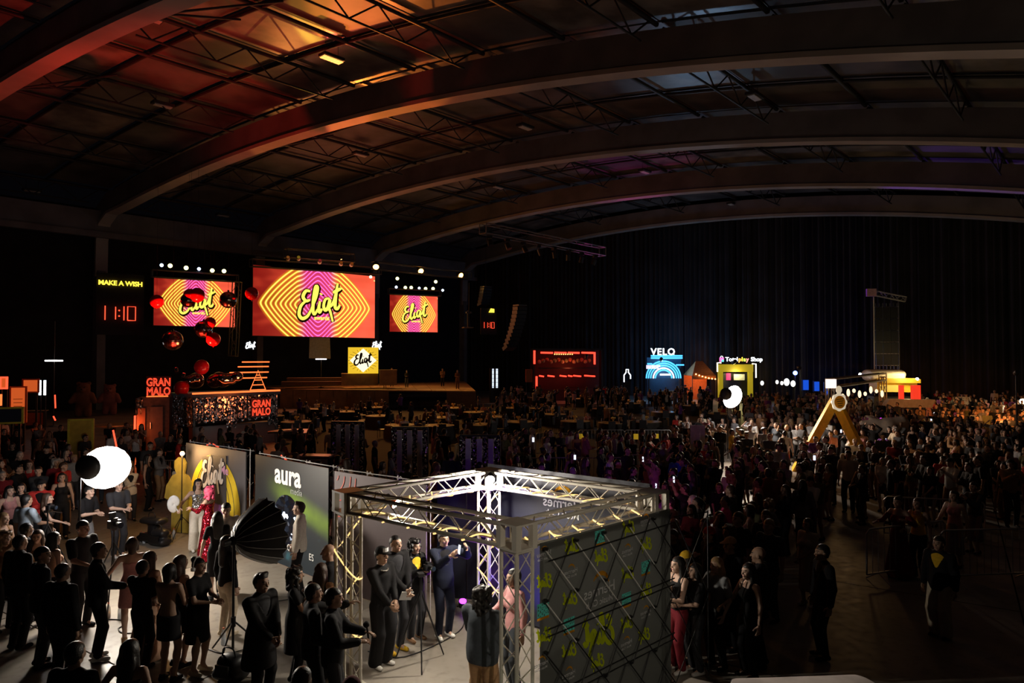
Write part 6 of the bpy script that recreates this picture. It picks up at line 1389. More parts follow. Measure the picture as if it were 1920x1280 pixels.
# ------------------------------------------------------------------ crowd barriers
BARM = mat('barrier_steel', (.42, .42, .43), .35, .7); _bar = {}
def barrier(p, rz, label, L=2.2, group='crowd barriers'):
    e = empty('crowd_barrier', (p[0], p[1], 0), rz, label, 'barrier', group)
    MB().tube([(-L / 2, 0, .2), (-L / 2, 0, 1.02), (-L / 2 + .08, 0, 1.1), (L / 2 - .08, 0, 1.1), (L / 2, 0, 1.02), (L / 2, 0, .2), (-L / 2, 0, .2)], .02, 5).build('frame', BARM, e)
    for i in range(13): rod('bar', (-L / 2 + L * (i + 1) / 14, 0, .2), (-L / 2 + L * (i + 1) / 14, 0, 1.1), .009, BARM, e, 4)
    for s in (-1, 1): MB().tube([(s * L * .36, -.3, .02), (s * L * .36, 0, .2), (s * L * .36, .3, .02)], .016, 4).build('foot', BARM, e)
for i, (x, y) in enumerate(((1128, 806), (1215, 806), (1050, 812))): q = onz(x, y, 1.1); barrier(q, R(0), ('steel barrier below the tables with yellow tags', 'steel barrier right of the yellow tagged one', 'steel barrier left of the yellow tagged one')[i])
for i, (x, y) in enumerate(((1040, 858), (1130, 858), (1228, 852))): q = onz(x, y, 1.1); barrier(q, R(5), ('left steel barrier in violet light behind the cube', 'middle steel barrier in violet light behind the cube', 'right steel barrier in violet light behind the cube')[i])
q = onz(303, 863, 1.1); barrier(q, R(0), 'steel barrier by the yellow cut-out board', 1.1)
for i, (x, y) in enumerate(((1858, 992), (1700, 984), (1750, 935))): q = onz(x, y, 1.1); barrier(q, (R(6), R(20), R(-15))[i], ('steel barrier at the right edge catching faint light', 'dark barrier left of the lone man', 'dark barrier farther back at right')[i])
for x, lab in ((1128 - 38, 'yellow tag hung on the left barrier'), (1192, 'yellow tag hung between the barriers'), (1230, 'orange tag hung on the right barrier')):
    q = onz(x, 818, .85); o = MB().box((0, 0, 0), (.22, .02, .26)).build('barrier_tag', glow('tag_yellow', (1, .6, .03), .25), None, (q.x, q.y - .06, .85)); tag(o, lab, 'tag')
q = onz(1308, 797, 2.1); e = empty('partition_screen', (q.x, q.y, 0), R(-10), 'tall cream folding partition in the right-hand crowd', 'partition')
for i in range(3): MB().box((-.17 + .17 * i, .03 * (i % 2), 1.05), (.165, .04, 2.1)).build('panel', mat('partition_cream', (.62, .52, .46), .6), e, (0, 0, 0)); MB().box((-.17 + .17 * i, .03 * (i % 2), .03), (.14, .3, .04)).build('foot', BLK, e)

# ------------------------------------------------------------------ red booth at the end of the hall
def booth_origin(px, d): return Vector((px_x(px, d), d, 0))
d = 71; o = booth_origin(1066, d); e = empty('red_neon_booth', o, R(8), 'dark food booth outlined in red neon at the end of the hall', 'booth'); k_ = d / FPX
zz = lambda y: CAM_H - (y - 668) * k_
xx = lambda x: (x - 1066) * k_
MB().box((0, 1.5, zz(657) / 2), (xx(1133) - xx(998), .2, zz(655))).build('back_wall', mat('booth_dark_red', (.06, .012, .01), .7), e); MB().box((0, .8, zz(655)), (xx(1133) - xx(998), 1.8, .2)).build('roof', BLK, e)
for x in (1000, 1131): MB().box((xx(x), .5, zz(657) / 2), (.2, .9, zz(657))).build('side_wall', BLK, e)
for (x0, x1) in ((1013, 1036), (1039, 1062), (1065, 1087), (1091, 1114)): MB().tube([(xx(x0), 0, zz(661)), (xx(x1), 0, zz(661.5))], .10, 5).build('neon_tube', NEONRED, e)
for x, y0, y1 in ((1001, 657, 682), (1116, 660, 683), (1005, 705, 728)): MB().tube([(xx(x), 0, zz(y0)), (xx(x), 0, zz(y1))], .11, 5).build('neon_tube', NEONRED, e)
for (x0, x1) in ((1010, 1019), (1026, 1039), (1049, 1062), (1065, 1073), (1075, 1090), (1096, 1117)): MB().tube([(xx(x0), 0, zz(704)), (xx(x1), 0, zz(705.5))], .08, 5).build('neon_tube', NEONRED, e)
MB().box((0, .3, .6), (xx(1120) - xx(1005), .5, 1.2)).build('counter', mat('booth_counter', (.10, .02, .015), .5), e); MB().box((0, .25, zz(690)), (xx(1118) - xx(1008), .6, .1)).build('shelf', BLK, e)
for i in range(14): MB().ball((xx(1012 + i * 7.4), .5, zz(678) + .1 * (i % 3)), .22, 6, 4).build('display_item', mat('display_%d' % (i % 3), ((.5, .35, .2), (.3, .3, .15), (.5, .15, .1))[i % 3], .4), e)
for i in range(9): MB().lathe((xx(1040 + i * 4.2), .1, zz(665)), [(.07, 0), (.04, .14)], 6).build('shelf_lamp', glow('shelf_lamp', (1, .45, .12), 3), e)
lamp('booth_light', 'POINT', o + Vector((0, -.3, 3.4)), 60, (1, .16, .06), None, None, .5)
o = booth_origin(991.5, 68); board('sign_board', 985, 998, 692, 716, 68, 'upright orange board left of the red neon booth', ORB, mat('board_orange_dim', (.45, .16, .04), .6))
# lit fridge
o = booth_origin(928, 68); e = empty('drinks_fridge', o, R(15), 'tall lit drinks fridge right of the stage', 'fridge'); k_ = 68 / FPX; z0 = CAM_H - (728 - 668) * k_; z1 = CAM_H - (690 - 668) * k_
MB().box((0, .35, (z0 + z1) / 2), (.85, .7, z1 - z0)).build('cabinet', BLK, e); MB().box((0, .3, z0 / 2), (.85, .6, z0)).build('plinth', BLKM, e)
for s in (-1, 1): MB().box((s * .2, -.02, (z0 + z1) / 2), (.16 if s < 0 else .2, .03, (z1 - z0) * .94)).build('lit_door', glow('fridge_light', (.75, .85, 1), 2.2 if s > 0 else 1.2), e)
for i in range(5): MB().box((-.02, -.05, z0 + (z1 - z0) * (i + .5) / 5), (.66, .02, .03)).build('shelf', BLK, e)
# ------------------------------------------------------------------ blue neon booth
d = 72; k_ = d / FPX; o = booth_origin(1247, d); e = empty('blue_neon_booth', o, R(4), 'booth with white letters over glowing blue arches', 'booth'); zz = lambda y: CAM_H - (y - 668) * k_; xx = lambda x: (x - 1247) * k_
MB().box((0, .5, zz(668) / 2), (xx(1282) - xx(1216), .2, zz(672))).build('back_wall', mat('booth_navy', (.02, .05, .09), .5), e)
text_mb('VELO', .98, .08, bold=.02, spacing=1.15).build('lettering', NEONW, e, (xx(1243), 0, zz(665))); text_mb('.', .6, .06).build('lettering', NEONW, e, (xx(1264), 0, zz(665)))
for y in (667, 671): MB().tube([(xx(1220), 0, zz(y)), (xx(1280), 0, zz(y))], .09, 5).build('neon_tube', NEONC, e)
MB().tube([(xx(1268), 0, zz(684)), (xx(1283), 0, zz(684))], .08, 5).build('neon_tube', NEONC, e); MB().tube([(xx(1213), 0, zz(682)), (xx(1222), 0, zz(682))], .08, 5).build('neon_tube', NEONC, e)
cx, cz = xx(1244), zz(709)
for r_, m_ in ((1.85, NEONC), (1.62, NEONC), (1.38, NEONC), (1.1, NEONW), (.88, NEONC)):
    MB().tube([(cx + r_ * math.cos(a), 0, cz + r_ * .98 * math.sin(a)) for a in np.linspace(0, PI, 18)], .075, 5).build('neon_arch', m_, e)
for y, n_ in ((686, 8), (689.5, 7), (702, 7)):
    for i in range(n_): MB().box((xx(1212 + i * 3.4) if y < 700 else xx(1238 + i * 3), -.1, zz(y)), (.14, .05, .18)).build('letter_mark', glow('letter_violet', (.75, .6, 1), 2) if y < 700 else NEONW, e)
for s in (-1, 1): MB().box((s * 1.7, .2, zz(690) / 2), (.12, .12, zz(690))).build('post', BLK, e)
MB().box((0, -.4, .5), (1.6, .5, 1.0)).build('counter', mat('counter_tan', (.25, .15, .09), .6), e)
lamp('booth_light', 'POINT', o + Vector((0, -.6, 3.6)), 350, (.15, .55, 1), None, None, .5)
lamp('booth_light', 'POINT', o + Vector((0, .9, 4.6)), 220, (.10, .45, 1), None, None, .5)
# bottle outline
o = booth_origin(1176, 70); k_ = 70 / FPX; e = empty('bottle_neon', o, 0, 'white neon outline of a bottle beside the blue booth', 'sign'); zz = lambda y: CAM_H - (y - 668) * k_
pts = [(-.33, zz(716)), (-.33, zz(703)), (-.12, zz(698)), (-.12, zz(692.5)), (.12, zz(692.5)), (.12, zz(698)), (.33, zz(703)), (.33, zz(710))]
MB().tube([(x, 0, z) for x, z in pts], .06, 5).build('neon_tube', NEONW, e); MB().box((0, .1, zz(716) / 2), (.5, .2, zz(716))).build('plinth', BLK, e)
# orange tent with bulbs
o = booth_origin(1320, 70.5); e = empty('food_tent', o, R(5), 'orange food tent with a string of warm bulbs', 'tent'); w_ = 2.5; TEN = mat('tent_cloth', (.55, .17, .06), .8)
for i in range(4):
    x0, x1 = -w_ / 2 + w_ * i / 4, -w_ / 2 + w_ * (i + 1) / 4; MB().add([(x0, 0, 2.6), (x1, 0, 2.6), (x1 * .3, 1.4, 4.1), (x0 * .3, 1.4, 4.1)], [(0, 1, 2, 3)]).build('canopy_gore', TEN, e); MB().add([(x0, -.02, 2.25), (x1, -.02, 2.25), (x1, -.02, 2.62), (x0, -.02, 2.62)], [(0, 1, 2, 3)]).build('valance', TEN, e)
for x in (-w_ / 2, w_ / 2):
    MB().tube([(x, 0, 0), (x, 0, 2.6)], .04, 5).build('pole', ALUD, e); MB().add([(x, 0, 2.6), (x * .3, 1.4, 4.1), (x, 2.8, 2.6)], [(0, 1, 2)]).build('canopy_side', TEN, e)
MB().box((0, 2.6, 1.3), (w_, .05, 2.6)).build('back_cloth', TEN, e)
for i in range(8): MB().ball((-.9 + .34 * i, -.1, 2.85 - .3 * math.sin(PI * (i + 1) / 12) - .05 * i), .07, 6, 4).build('bulb', glow('bulb_string', (1, .5, .15), 8), e)
lamp('tent_light', 'POINT', o + Vector((0, .8, 2.2)), 120, (1, .4, .12), None, None, .3)
# shop booth with coloured letters
d = 69; k_ = d / FPX; o = booth_origin(1381, d); e = empty('shop_booth', o, 0, 'yellow shop booth with white frame light and lettering on top', 'booth'); zz = lambda y: CAM_H - (y - 668) * k_; xx = lambda x: (x - 1381) * k_
SY = glow('shop_yellow', (.62, .47, .01), .42)
MB().box((0, .3, (zz(683) + zz(697)) / 2), (xx(1411) - xx(1348), .5, zz(683) - zz(697))).build('fascia', SY, e)
for x in (1352, 1408): MB().box((xx(x), .3, zz(697) / 2), (.4, .5, zz(697))).build('pillar', SY, e)
MB().box((0, 1.2, zz(700) / 2), (xx(1408) - xx(1352), .1, zz(700))).build('back_wall', NVB, e); MB().box((xx(1366), .1, zz(706)), (.45, .1, .7)).build('poster', glow('poster_red', (.9, .05, .25), .8), e); MB().box((xx(1386), .1, zz(707)), (1.1, .1, .6)).build('display_shelf', mat('display_grey', (.4, .4, .42), .4), e)
for pts in ([(1345, 697), (1345, 680), (1352, 680)], [(1410, 682), (1417, 682), (1417, 708)]): MB().tube([(xx(x), 0, zz(y)) for x, y in pts], .07, 5).build('frame_light', glow('frame_warm', (1, .85, .6), 3), e)
def run_text(parts, size, x0, z, m_default):
    x = x0
    for tx, m_ in parts:
        mb = text_mb(tx, size, .06, align='LEFT', bold=.02); wdt = max(v[0] for v in mb.v) - 0; mb.build('lettering', m_, e, (x, 0, z)); x += wdt + size * (.14 if tx.endswith('l') and tx != 'al' else .05)
run_text([('Total', NEONW), ('p', glow('lt_orange', (1, .45, .1), 2)), ('l', glow('lt_yellow', (1, .8, .05), 2)), ('a', glow('lt_green', (.6, .9, .1), 2)), ('y', glow('lt_pink', (1, .3, .25), 2)), (' Shop', NEONW)], .59, xx(1360), zz(677), NEONW)
MB().box((xx(1353), 0, zz(674)), (.42, .1, .42)).build('bag_mark', glow('bag_pink', (.9, .15, .5), 1.6), e); MB().box((xx(1354.5), -.06, zz(676)), (.22, .05, .22)).build('bag_mark', glow('bag_cyan', (.1, .8, .7), 1.6), e); MB().tube([(xx(1353) + .12 * math.cos(a), 0, zz(670) + .14 * math.sin(a)) for a in np.linspace(0, PI, 7)], .03, 4).build('bag_handle', NEONW, e)
lamp('booth_light', 'POINT', o + Vector((0, -.5, 2.9)), 150, (1, .85, .3), None, None, .4)
# blue stalls
d = 66; k_ = d / FPX
for i, (x0, x1, y0, y1) in enumerate(((1504, 1517, 711, 732), (1525, 1537, 714, 734), (1545, 1553, 716, 748))):
    board('stall_panel', x0, x1, y0, y1, d - 8 * (i == 2), ('left', 'middle', 'right')[i] + ' blue glowing stall panel in the far crowd', NVB, glow('panel_blue', (.01, .10, .75), .8), 0, 'panel')
p = atd(1491, 699, 64); e = empty('blue_globe_lamp', (p.x, p.y, 0), 0, 'bright blue globe lamp on a pole', 'lamp'); MB().ball((0, 0, p.z), .20, 10, 8).build('globe', glow('globe_blue', (.10, .20, 1), 14), e); MB().tube([(0, 0, 0), (0, 0, p.z - .15)], .03, 5).build('pole', BLK, e); lamp('globe_light', 'POINT', (0, -.3, p.z), 150, (.1, .15, 1), e, None, .2)
for i, (x, y, r_) in enumerate(((1475, 716, .26), (1487, 719, .22), (1466, 718, .14), (1457, 716, .14), (1429, 718, .16))):
    p = atd(x, y, 62); e = empty('disc_lamp', (p.x, p.y, 0), 0, ('largest', 'second largest', 'left-hand small', 'leftmost small', 'lone')[i] + ' white disc lamp in the far crowd', 'lamp'); MB().ball((0, 0, p.z), (r_, .08, r_ * 1.3), 10, 8).build('disc', glow('disc_white', (.95, .95, .9), 2.2), e); MB().tube([(0, .05, 0), (0, .05, p.z)], .03, 5).build('pole', BLK, e)
# gantry, A-frame and bulbs
e, a, b = rig(1556, 718, 38, 1655, 706, 46, .55, 'lattice gantry beam over the right-hand crowd', .5, mat('gantry_paint', (.5, .42, .30), .5, .2))
for q, (pp_, lab) in enumerate(((a, 'near post of the lattice gantry'), (b, 'far post of the lattice gantry'))):
    g = empty('gantry_post', (pp_.x, pp_.y, 0), 0, lab, 'truss'); truss(g, (0, 0, 0), (0, 0, pp_.z), .4, .5, MATS['gantry_paint'], 'column', .04, .02, n=4)
p = atd(1558, 719, 37.6); e = MB().box((0, 0, 0), (.55, .12, .5)).box((-.1, -.08, 0), (.3, .05, .3)).build('corner_sign', glow('corner_white', (1, .8, .7), 1.4), None, p); tag(e, 'pale lit sign box at the gantry corner', 'sign')
YA = mat('aframe_yellow', (.80, .42, .02), .5)
ap = atd(1566, 750, 26); f1, f2 = atd(1637, 894, 26), atd(1492, 880, 27.5)
e = empty('yellow_aframe', (ap.x, ap.y, 0), 0, 'big yellow A-shaped frame with a round logo on top', 'frame'); off = e.location
for f in (f1, f2):
    v = Vector((f.x, f.y, 0)); dd = (ap - v); mb = MB(); mb.tube([v - off, ap - off], .22, 4, smooth=False); mb.build('leg', YA, e)
lz = ap.z + .05; LW = mat('logo_white', (.85, .82, .78), .5); LY = glow('logo_lit', (1, .85, .6), .5)
MB().prism([(.28 * math.cos(a) * (1 + .06 * math.cos(8 * a)), .33 * math.sin(a) * (1 + .06 * math.cos(8 * a))) for a in np.linspace(0, 2 * PI, 40)[:-1]], .08).build('logo_plate', LY, e, (0, -.30, lz - .1)); MB().prism([(.20 * math.cos(a), .24 * math.sin(a)) for a in np.linspace(0, 2 * PI, 24)[:-1]], .04).build('logo_face', YA, e, (0, -.36, lz - .1))
for i in range(4): MB().ribbon([(-.14 + .02 * i, .10 - .08 * i), (.14 - .02 * i, .14 - .085 * i)], .025, .02).build('logo_mark', mat('logo_green', (.10, .12, .04), .6), e, (0, -.40, lz - .1))
MB().ball((0, -.3, lz + .36), (.12, .05, .15), 10, 8).build('logo_top', LY, e)
for i in range(8):
    t = i / 7; x = 1580 + 74 * t; y = 742 - 9 * math.sin(PI * t * 2) ** 2 - 4 * t; p = atd(x, y, 40 + 4 * t); o = MB().ball((0, 0, 0), (.10, .10, .13 + .1 * (i % 2)), 8, 6).build('festoon_bulb', glow('festoon', (1, .75, .45), 1.6), None, p); tag(o, '%s warm festoon bulb from the yellow frame under the lattice gantry' % ORD[i], 'bulb', 'festoon bulbs')
p = atd(1604, 800, 35.6); lamp('aframe_fill_light', 'POINT', atd(1580, 735, 23.8), 28, (1, .55, .2), None, None, .3)  # fill light added in front of the yellow frame to brighten it
# food truck with white roof and red panels
d = 50; k_ = d / FPX; o = booth_origin(1675, d); e = empty('food_truck', o, R(-8), 'food truck with white rounded roof and yellow lit hatch', 'truck'); zz = lambda y: CAM_H - (y - 668) * k_; xx = lambda x: (x - 1675) * k_
v, q = nets([(A3(xx(1640), 1.0, zz(702)), A3(xx(1693), 1.0, zz(702)), .40, .40, (1, 2.4, .9), .05), (A3(xx(1640), 1.0, zz(708)), A3(xx(1693), 1.0, zz(708)), .35, .35, (1, 2.6, .8), .05)], .08); link('roof', np_mesh('roof', [(v, q, 0)], [mat('truck_white', (.75, .68, .62), .4)]), e)
MB().box((xx(1682), .9, zz(722)), (xx(1715) - xx(1645), 1.6, zz(710) - zz(736))).build('body', mat('truck_yellow', (.75, .50, .03), .5), e); MB().box((xx(1688), -.05, zz(714)), (xx(1718) - xx(1655), .4, .28)).build('awning', glow('awning_lit', (1, .6, .03), .4), e)
MB().box((xx(1670), -.02, zz(728)), (1.6, .1, .5)).build('hatch', glow('hatch_lit', (1, .65, .1), .7), e); MB().box((0, .9, zz(745) / 2), (2.6, 1.4, zz(742))).build('chassis', BLK, e)
for x in (-1.0, 1.0): MB().tube([(x, .1, .4), (x, -.1, .4)], .4, 14).build('wheel', BLK, e)
for x, y in ((1638, 702), (1714, 710)): MB().ball((xx(x - 24 * (x < 1700) + 0), -.2, zz(y)), .11, 8, 6).build('hatch_lamp', glow('white_lamp', (.95, 1, .95), 20), e)
lamp('truck_light', 'POINT', o + Vector((.6, -1.0, 3.2)), 200, (1, .75, .3), None, None, .3)
RP = glow('red_panel_lit', (1, .05, .02), .8)
for i, (x0, x1) in enumerate(((1686, 1693), (1709, 1724))): board('glow_screen', x0, x1, 722, 754, 44, ('left narrow', 'right wide')[i] + ' red glowing panel beside the food truck', RP, RP, R(-10 + 15 * i), 'panel', thick=.2)
p = atd(1700, 756, 44); o = MB().prism([(-1.6, -.25), (1.5, -.25), (1.7, .25), (-1.2, .3)], .5).build('counter', mat('counter_pale', (.35, .30, .30), .5), None, (p.x, p.y, .3)); o.location.z = p.z; tag(o, 'pale low counter in front of the red panels', 'counter')
# screen tower seen from behind
d = 54; k_ = d / FPX; e = empty('screen_tower', booth_origin(1664, d), R(-10), 'tall dark screen tower on a lattice frame over the truck', 'tower'); zz = lambda y: CAM_H - (y - 668) * k_; xx = lambda x: (x - 1664) * k_
for i in range(7): MB().box((xx(1645 + i * 6.2), .1, (zz(568) + zz(694)) / 2), (.05, .1, zz(568) - zz(694))).build('rail', ALUD, e)
for i in range(6): MB().box((0, .15, zz(575 + 22 * i)), (xx(1684) - xx(1643), .1, .06)).build('cross_bar', mat('truss_mid', (.3, .28, .26)), e)
for i in range(5):
    for j in range(3): MB().box((xx(1650 + j * 13), .02, zz(586 + 22 * i)), (.5, .1, .82)).build('screen_module', BLK, e)
MB().tube([(xx(1641), 0, 0), (xx(1641), 0, zz(556))], .05, 5).build('mast', ALU, e); MB().tube([(xx(1686), .2, 0), (xx(1686), .2, zz(560))], .05, 5).build('mast', ALUD, e)
truss(e, (xx(1640), 0, zz(548)), (xx(1694), -.3, zz(562)), .45, .4, MATS['truss_mid'], 'beam', .04, .02, n=4); MB().box((xx(1636), -.1, zz(548)), (.7, .3, .6)).build('hoist_box', mat('hoist_pink', (.45, .25, .30), .6), e)
# lamp at the right edge, purple spot, inflatable
p = atd(1917, 752, 45); e = empty('crowd_lamp', (p.x, p.y, 0), 0, 'bright greenish white lamp on a pole at the right edge', 'lamp'); MB().ball((0, 0, p.z), .16, 10, 8).build('bulb', glow('lamp_greenish', (.9, 1, .7), 30), e); MB().tube([(0, .1, 0), (0, .1, p.z)], .04, 5).build('pole', ALUD, e); lamp('crowd_light', 'POINT', (-.2, -.4, p.z), 160, (1, .8, .5), e, None, .2)
v, q = nets([(A3(-1.1, 0, .3), A3(0, 0, .1), .12, .42, (1, 1, 1), .1), (A3(0, 0, .1), A3(.7, 0, .3), .42, .3, (1, 1, 1), .1), (A3(.7, 0, .3), A3(.9, 0, -.3), .25, .12, (1, 1, 1), .1), (A3(-.4, 0, .4), A3(-.9, 0, .62), .12, .06, (1, 1, 1), .08)], .07); o = link('inflatable', np_mesh('inflatable', [(v, q, 0)], [mat('inflatable_pale', (.55, .44, .36), .5)]), None, atd(1662, 805, 31)); tag(o, 'pale inflatable shape carried above the right crowd', 'inflatable')
p = atd(1652, 790, 33); o = MB().ball((0, 0, 0), (.12, .1, .18), 8, 6).build('glow_wand', glow('wand_purple', (.75, .05, .9), 2.5), None, p); tag(o, 'purple glowing wand above the right crowd', 'wand')
# orange wash over the far right audience comes from a wash lamp on a stand there
for i, (x, y, d, c, pw, tx) in enumerate(((1905, 700, 30, (1, .36, .08), 3600, (1835, 772)), (1500, 690, 46, (1, .45, .15), 350, (1650, 775)))):
    p = atd(x, y, d); t = onz(tx[0], tx[1], 1.6); s = stand('wash_lamp', (p.x, p.y), p.z - .1, ('orange wash lamp on a tall stand at the right edge', 'dim orange wash lamp on a stand in the far crowd')[i], 'lamp', r=.03)
    hd = link('head', None, s, (0, 0, p.z)); hd.rotation_euler = (t - p).to_track_quat('-Z', 'Y').to_euler(); MB().lathe((0, 0, .02), [(.12, 0), (.13, .05), (.1, .3)], 10).build('can', BLK, hd); lamp('wash_light', 'SPOT', (0, 0, -.02), pw, c, hd, None, .12, 46, .7).rotation_euler = (0, 0, 0)
par(atd(1185, 905, 12.6), onz(1260, 900, 1.3), 60, (.85, .15, .5), 'magenta wash lamp on the frame behind the cube lighting the crowd', 55)
par(atd(1060, 900, 14.2), onz(1080, 880, 1.3), 70, (.30, .08, 1), 'violet wash lamp behind the cube lighting the barriers', 100)
# near edge of the gallery the photograph is taken from
e = empty('gallery_canopy', (2.55, 5.2, 0), R(2), 'pale rounded awning edge at the bottom right', 'awning'); v, q = nets([(A3(-.95, 0, 0), A3(.55, 0, -.02), .12, .14, (1, 4.0, .6), .05)], .03); cz_ = onz(1500, 1268, 0)
p = atd(1490, 1262, 4.0); e.location = (p.x + .38, p.y + .35, 0); p.z = 2.50; link('awning_cloth', np_mesh('awning_cloth', [(v * .56, q, 0)], [mat('awning_white', (.62, .56, .54), .7)]), e, (0, 0, p.z - .05)); MB().tube([(0, .1, 0), (0, .1, p.z - .05)], .03, 6).build('post', BLK, e)
# dark railing of the stair at the bottom right
RR = mat('rail_dark_red', (.10, .03, .03), .5); e = empty('stair_railing', (4.4, 6.6, 0), R(14), 'dark red steel railing at the bottom right corner', 'railing')
for z in (1.12, .2): MB().tube([(-1.4, 0, z), (3.4, 0, z - .1)], .03, 6).build('rail', RR, e)
for i in range(22): rod('baluster', (-1.4 + .22 * i, 0, 0.0), (-1.4 + .22 * i, 0, 1.1), .012, RR, e, 5)
# boxes and a crate at the foot of the mirrored backdrop
for i, (px, py, s, lab, m_) in enumerate(((1170, 1262, (.5, .4, .4), 'dark brown carton by the backdrop foot', mat('carton', (.10, .06, .04), .8)), (1215, 1240, (.42, .34, .3), 'brown crate beside the dark carton', mat('carton2', (.14, .08, .05), .8)), (1120, 1278, (.45, .4, .3), 'dark case at the bottom edge under the backdrop', BLK), (1228, 1222, (.30, .25, .22), 'small teal case on the floor by the backdrop edge', mat('case_teal', (.05, .12, .12), .5)))):
    p = onz(px, py + 20); e = empty('carton', (p.x, p.y, 0), R(25 + 20 * i), lab, 'box'); MB().box((0, 0, s[2] / 2), s).build('box_body', m_, e); MB().box((-s[0] / 4, 0, s[2] + .005), (s[0] / 2 - .006, s[1], .01)).build('flap', m_, e); MB().box((s[0] / 4, 0, s[2] + .005), (s[0] / 2 - .006, s[1], .01)).build('flap', m_, e)
# ------------------------------------------------------------------ crowd: a few dozen figure shapes, copied with their own colours
VAR = []
_specs = [dict(arms='down', hair='short', top='shirt'), dict(arms='texting', hair='short', top='jacket'), dict(arms='cross', hair='buzz', top='long'), dict(arms='up', hair='short', top='shirt'), dict(arms='phone', hair='short', top='long', hat='cap'), dict(arms='clap', hair='quiff', top='jacket'), dict(arms='hold', hair='afro', top='shirt'), dict(arms='both', hair='short', top='long'),
          dict(fem=True, arms='down', hair='long', top='tank'), dict(fem=True, arms='texting', hair='long', top='long'), dict(fem=True, arms='clasp', hair='bob', top='shirt', bottom='skirt'), dict(fem=True, arms='phone', hair='long', top='tank'), dict(fem=True, arms='upl', hair='bun', top='shirt'), dict(fem=True, arms='hip', hair='curly', top='dress', bottom=None), dict(fem=True, arms='cross', hair='pony', top='jacket'), dict(fem=True, arms='hold', hair='long', top='strapless', bottom=None)]
_sit = [dict(sit=True, arms='sit', hair='short', top='jacket'), dict(sit=True, arms='sit', hair='long', fem=True, top='tank'), dict(sit=True, arms='clasp', hair='bob', fem=True, top='long'), dict(sit=True, arms='sit', hair='buzz', top='shirt', lean=8)]
SLOT = ['body', 'top', 'bottom', 'hair', 'shoe']
def variant(sp, res, i):
    P = figure(res=res, seed=200 + i, h=1.66 if sp.get('fem') else 1.74, **sp)
    return P
def slot_mats(): return [SKINS[1], EYE, HAIRC['black'], LIP, cloth('black'), cloth('black'), HAIRC['black'], cloth('black')]
def merged(P):
    parts = []
    for k_, mi in (('body', None), ('top', 4), ('under', 4), ('dress', 4), ('bottom', 5), ('hair', 6), ('cap', 7), ('hat', 7), ('shoe0', 7), ('shoe1', 7)):
        for v, q, m in P.get(k_, []): parts.append((v, q, m if mi is None else mi))
    return np_mesh('person', parts, slot_mats())
FAR = [merged(variant(s, .55, i)) for i, s in enumerate(_specs)]; SIT = [merged(variant(s, .55, 40 + i)) for i, s in enumerate(_sit)]
NEAR = []
for i, s in enumerate(_specs):
    P = variant(s, .8, i); me = {'body': np_mesh('person', P['body'], slot_mats()[:4])}
    for k_ in ('top', 'under', 'dress', 'bottom', 'hair', 'cap', 'shoe0', 'shoe1'):
        if k_ in P: me[k_] = np_mesh(k_, P[k_], [cloth('black')])
    NEAR.append((me, s))
TOPC = ['black'] * 9 + ['charcoal'] * 3 + ['navy', 'navy', 'grey', 'grey', 'white', 'white', 'cream', 'maroon', 'brown', 'denim', 'olive', 'pink', 'red', 'tan', 'purple']
BOTC = ['black'] * 6 + ['charcoal'] * 3 + ['denim'] * 3 + ['navy', 'brown', 'grey', 'tan']
HRC = ['black'] * 7 + ['brown'] * 4 + ['blond', 'grey']
HW = {'black': 'black', 'brown': 'brown', 'blond': 'fair', 'grey': 'grey', 'pink': 'pink', 'red': 'red'}
GW = {'shirt': 'T-shirt', 'jacket': 'jacket', 'long': 'sweater', 'tank': 'tank top', 'dress': 'dress', 'strapless': 'strapless dress'}
OBST = [(px_x(653, 25), 25, 1.0), (px_x(769, 23.4), 23.4, 1.0), (px_x(900, 21), 21, 1.0), (px_x(1675, 50), 50.8, 2.6), (px_x(1566, 26), 26, .8), (px_x(1637, 26), 26, .8), (px_x(1492, 27.5), 27.5, .8), (px_x(1600, 25), 25, .6), (px_x(1700, 44), 44, 2.0), (px_x(1308, 24.8), 24.8, .6), (px_x(1664, 54), 54, 1.8), (px_x(1311, 70), 71, 2.4), (px_x(1381, 69), 69.5, 2.4), (px_x(592, 24), 24, 1.1), (px_x(548, 32), 32, 1.5), (px_x(215, 35), 35, 1.3), (px_x(152, 26), 26, 1.0), (-14, 36, 3.2), (px_x(1128, 32.5), 32.5, 1.2), (px_x(1215, 32.5), 32.5, 1.2), (px_x(1040, 23.6), 23.6, 1.2), (px_x(1130, 23.6), 23.6, 1.2), (px_x(1228, 24.3), 24.3, 1.2), (px_x(1247, 72), 72, 2.5), (px_x(1066, 71), 71.5, 4.2), (-17.3, 33.5, 1.4), (px_x(1505, 46), 46, .6), (px_x(1381, 30), 30, .6)] + [(t.x, t.y, 1.7) for t in TABLES]
taken = [tuple(p) for p in PEOPLE]; CR = []
def free(x, y, r=.5): return all((x - a) ** 2 + (y - b) ** 2 > c * c for a, b, c in OBST) and all((x - a) ** 2 + (y - b) ** 2 > r * r for a, b in taken[-700:])
cr = random.Random(21)
def scatter(n, fn, where, face, sp=.5, seated=False):
    k_ = 0; tries = 0
    while k_ < n and tries < n * 40:
        tries += 1; x, y = fn()
        if not free(x, y, sp): continue
        taken.append((x, y)); CR.append((y, x, where, face + cr.uniform(-45, 45), seated)); k_ += 1
def wedge(p0, p1, d0, d1, pw=2.0):
    def f():
        d = (d0 ** pw + (d1 ** pw - d0 ** pw) * cr.random()) ** (1 / pw); return px_x(cr.uniform(p0, p1), d), d
    return f
scatter(20, wedge(1255, 1440, 11.8, 15.5), 'in the dark crowd beside the backdrop', -80, .55)
scatter(55, wedge(1240, 1560, 15.5, 24), 'in the dark crowd right of the cube', -75, .55)
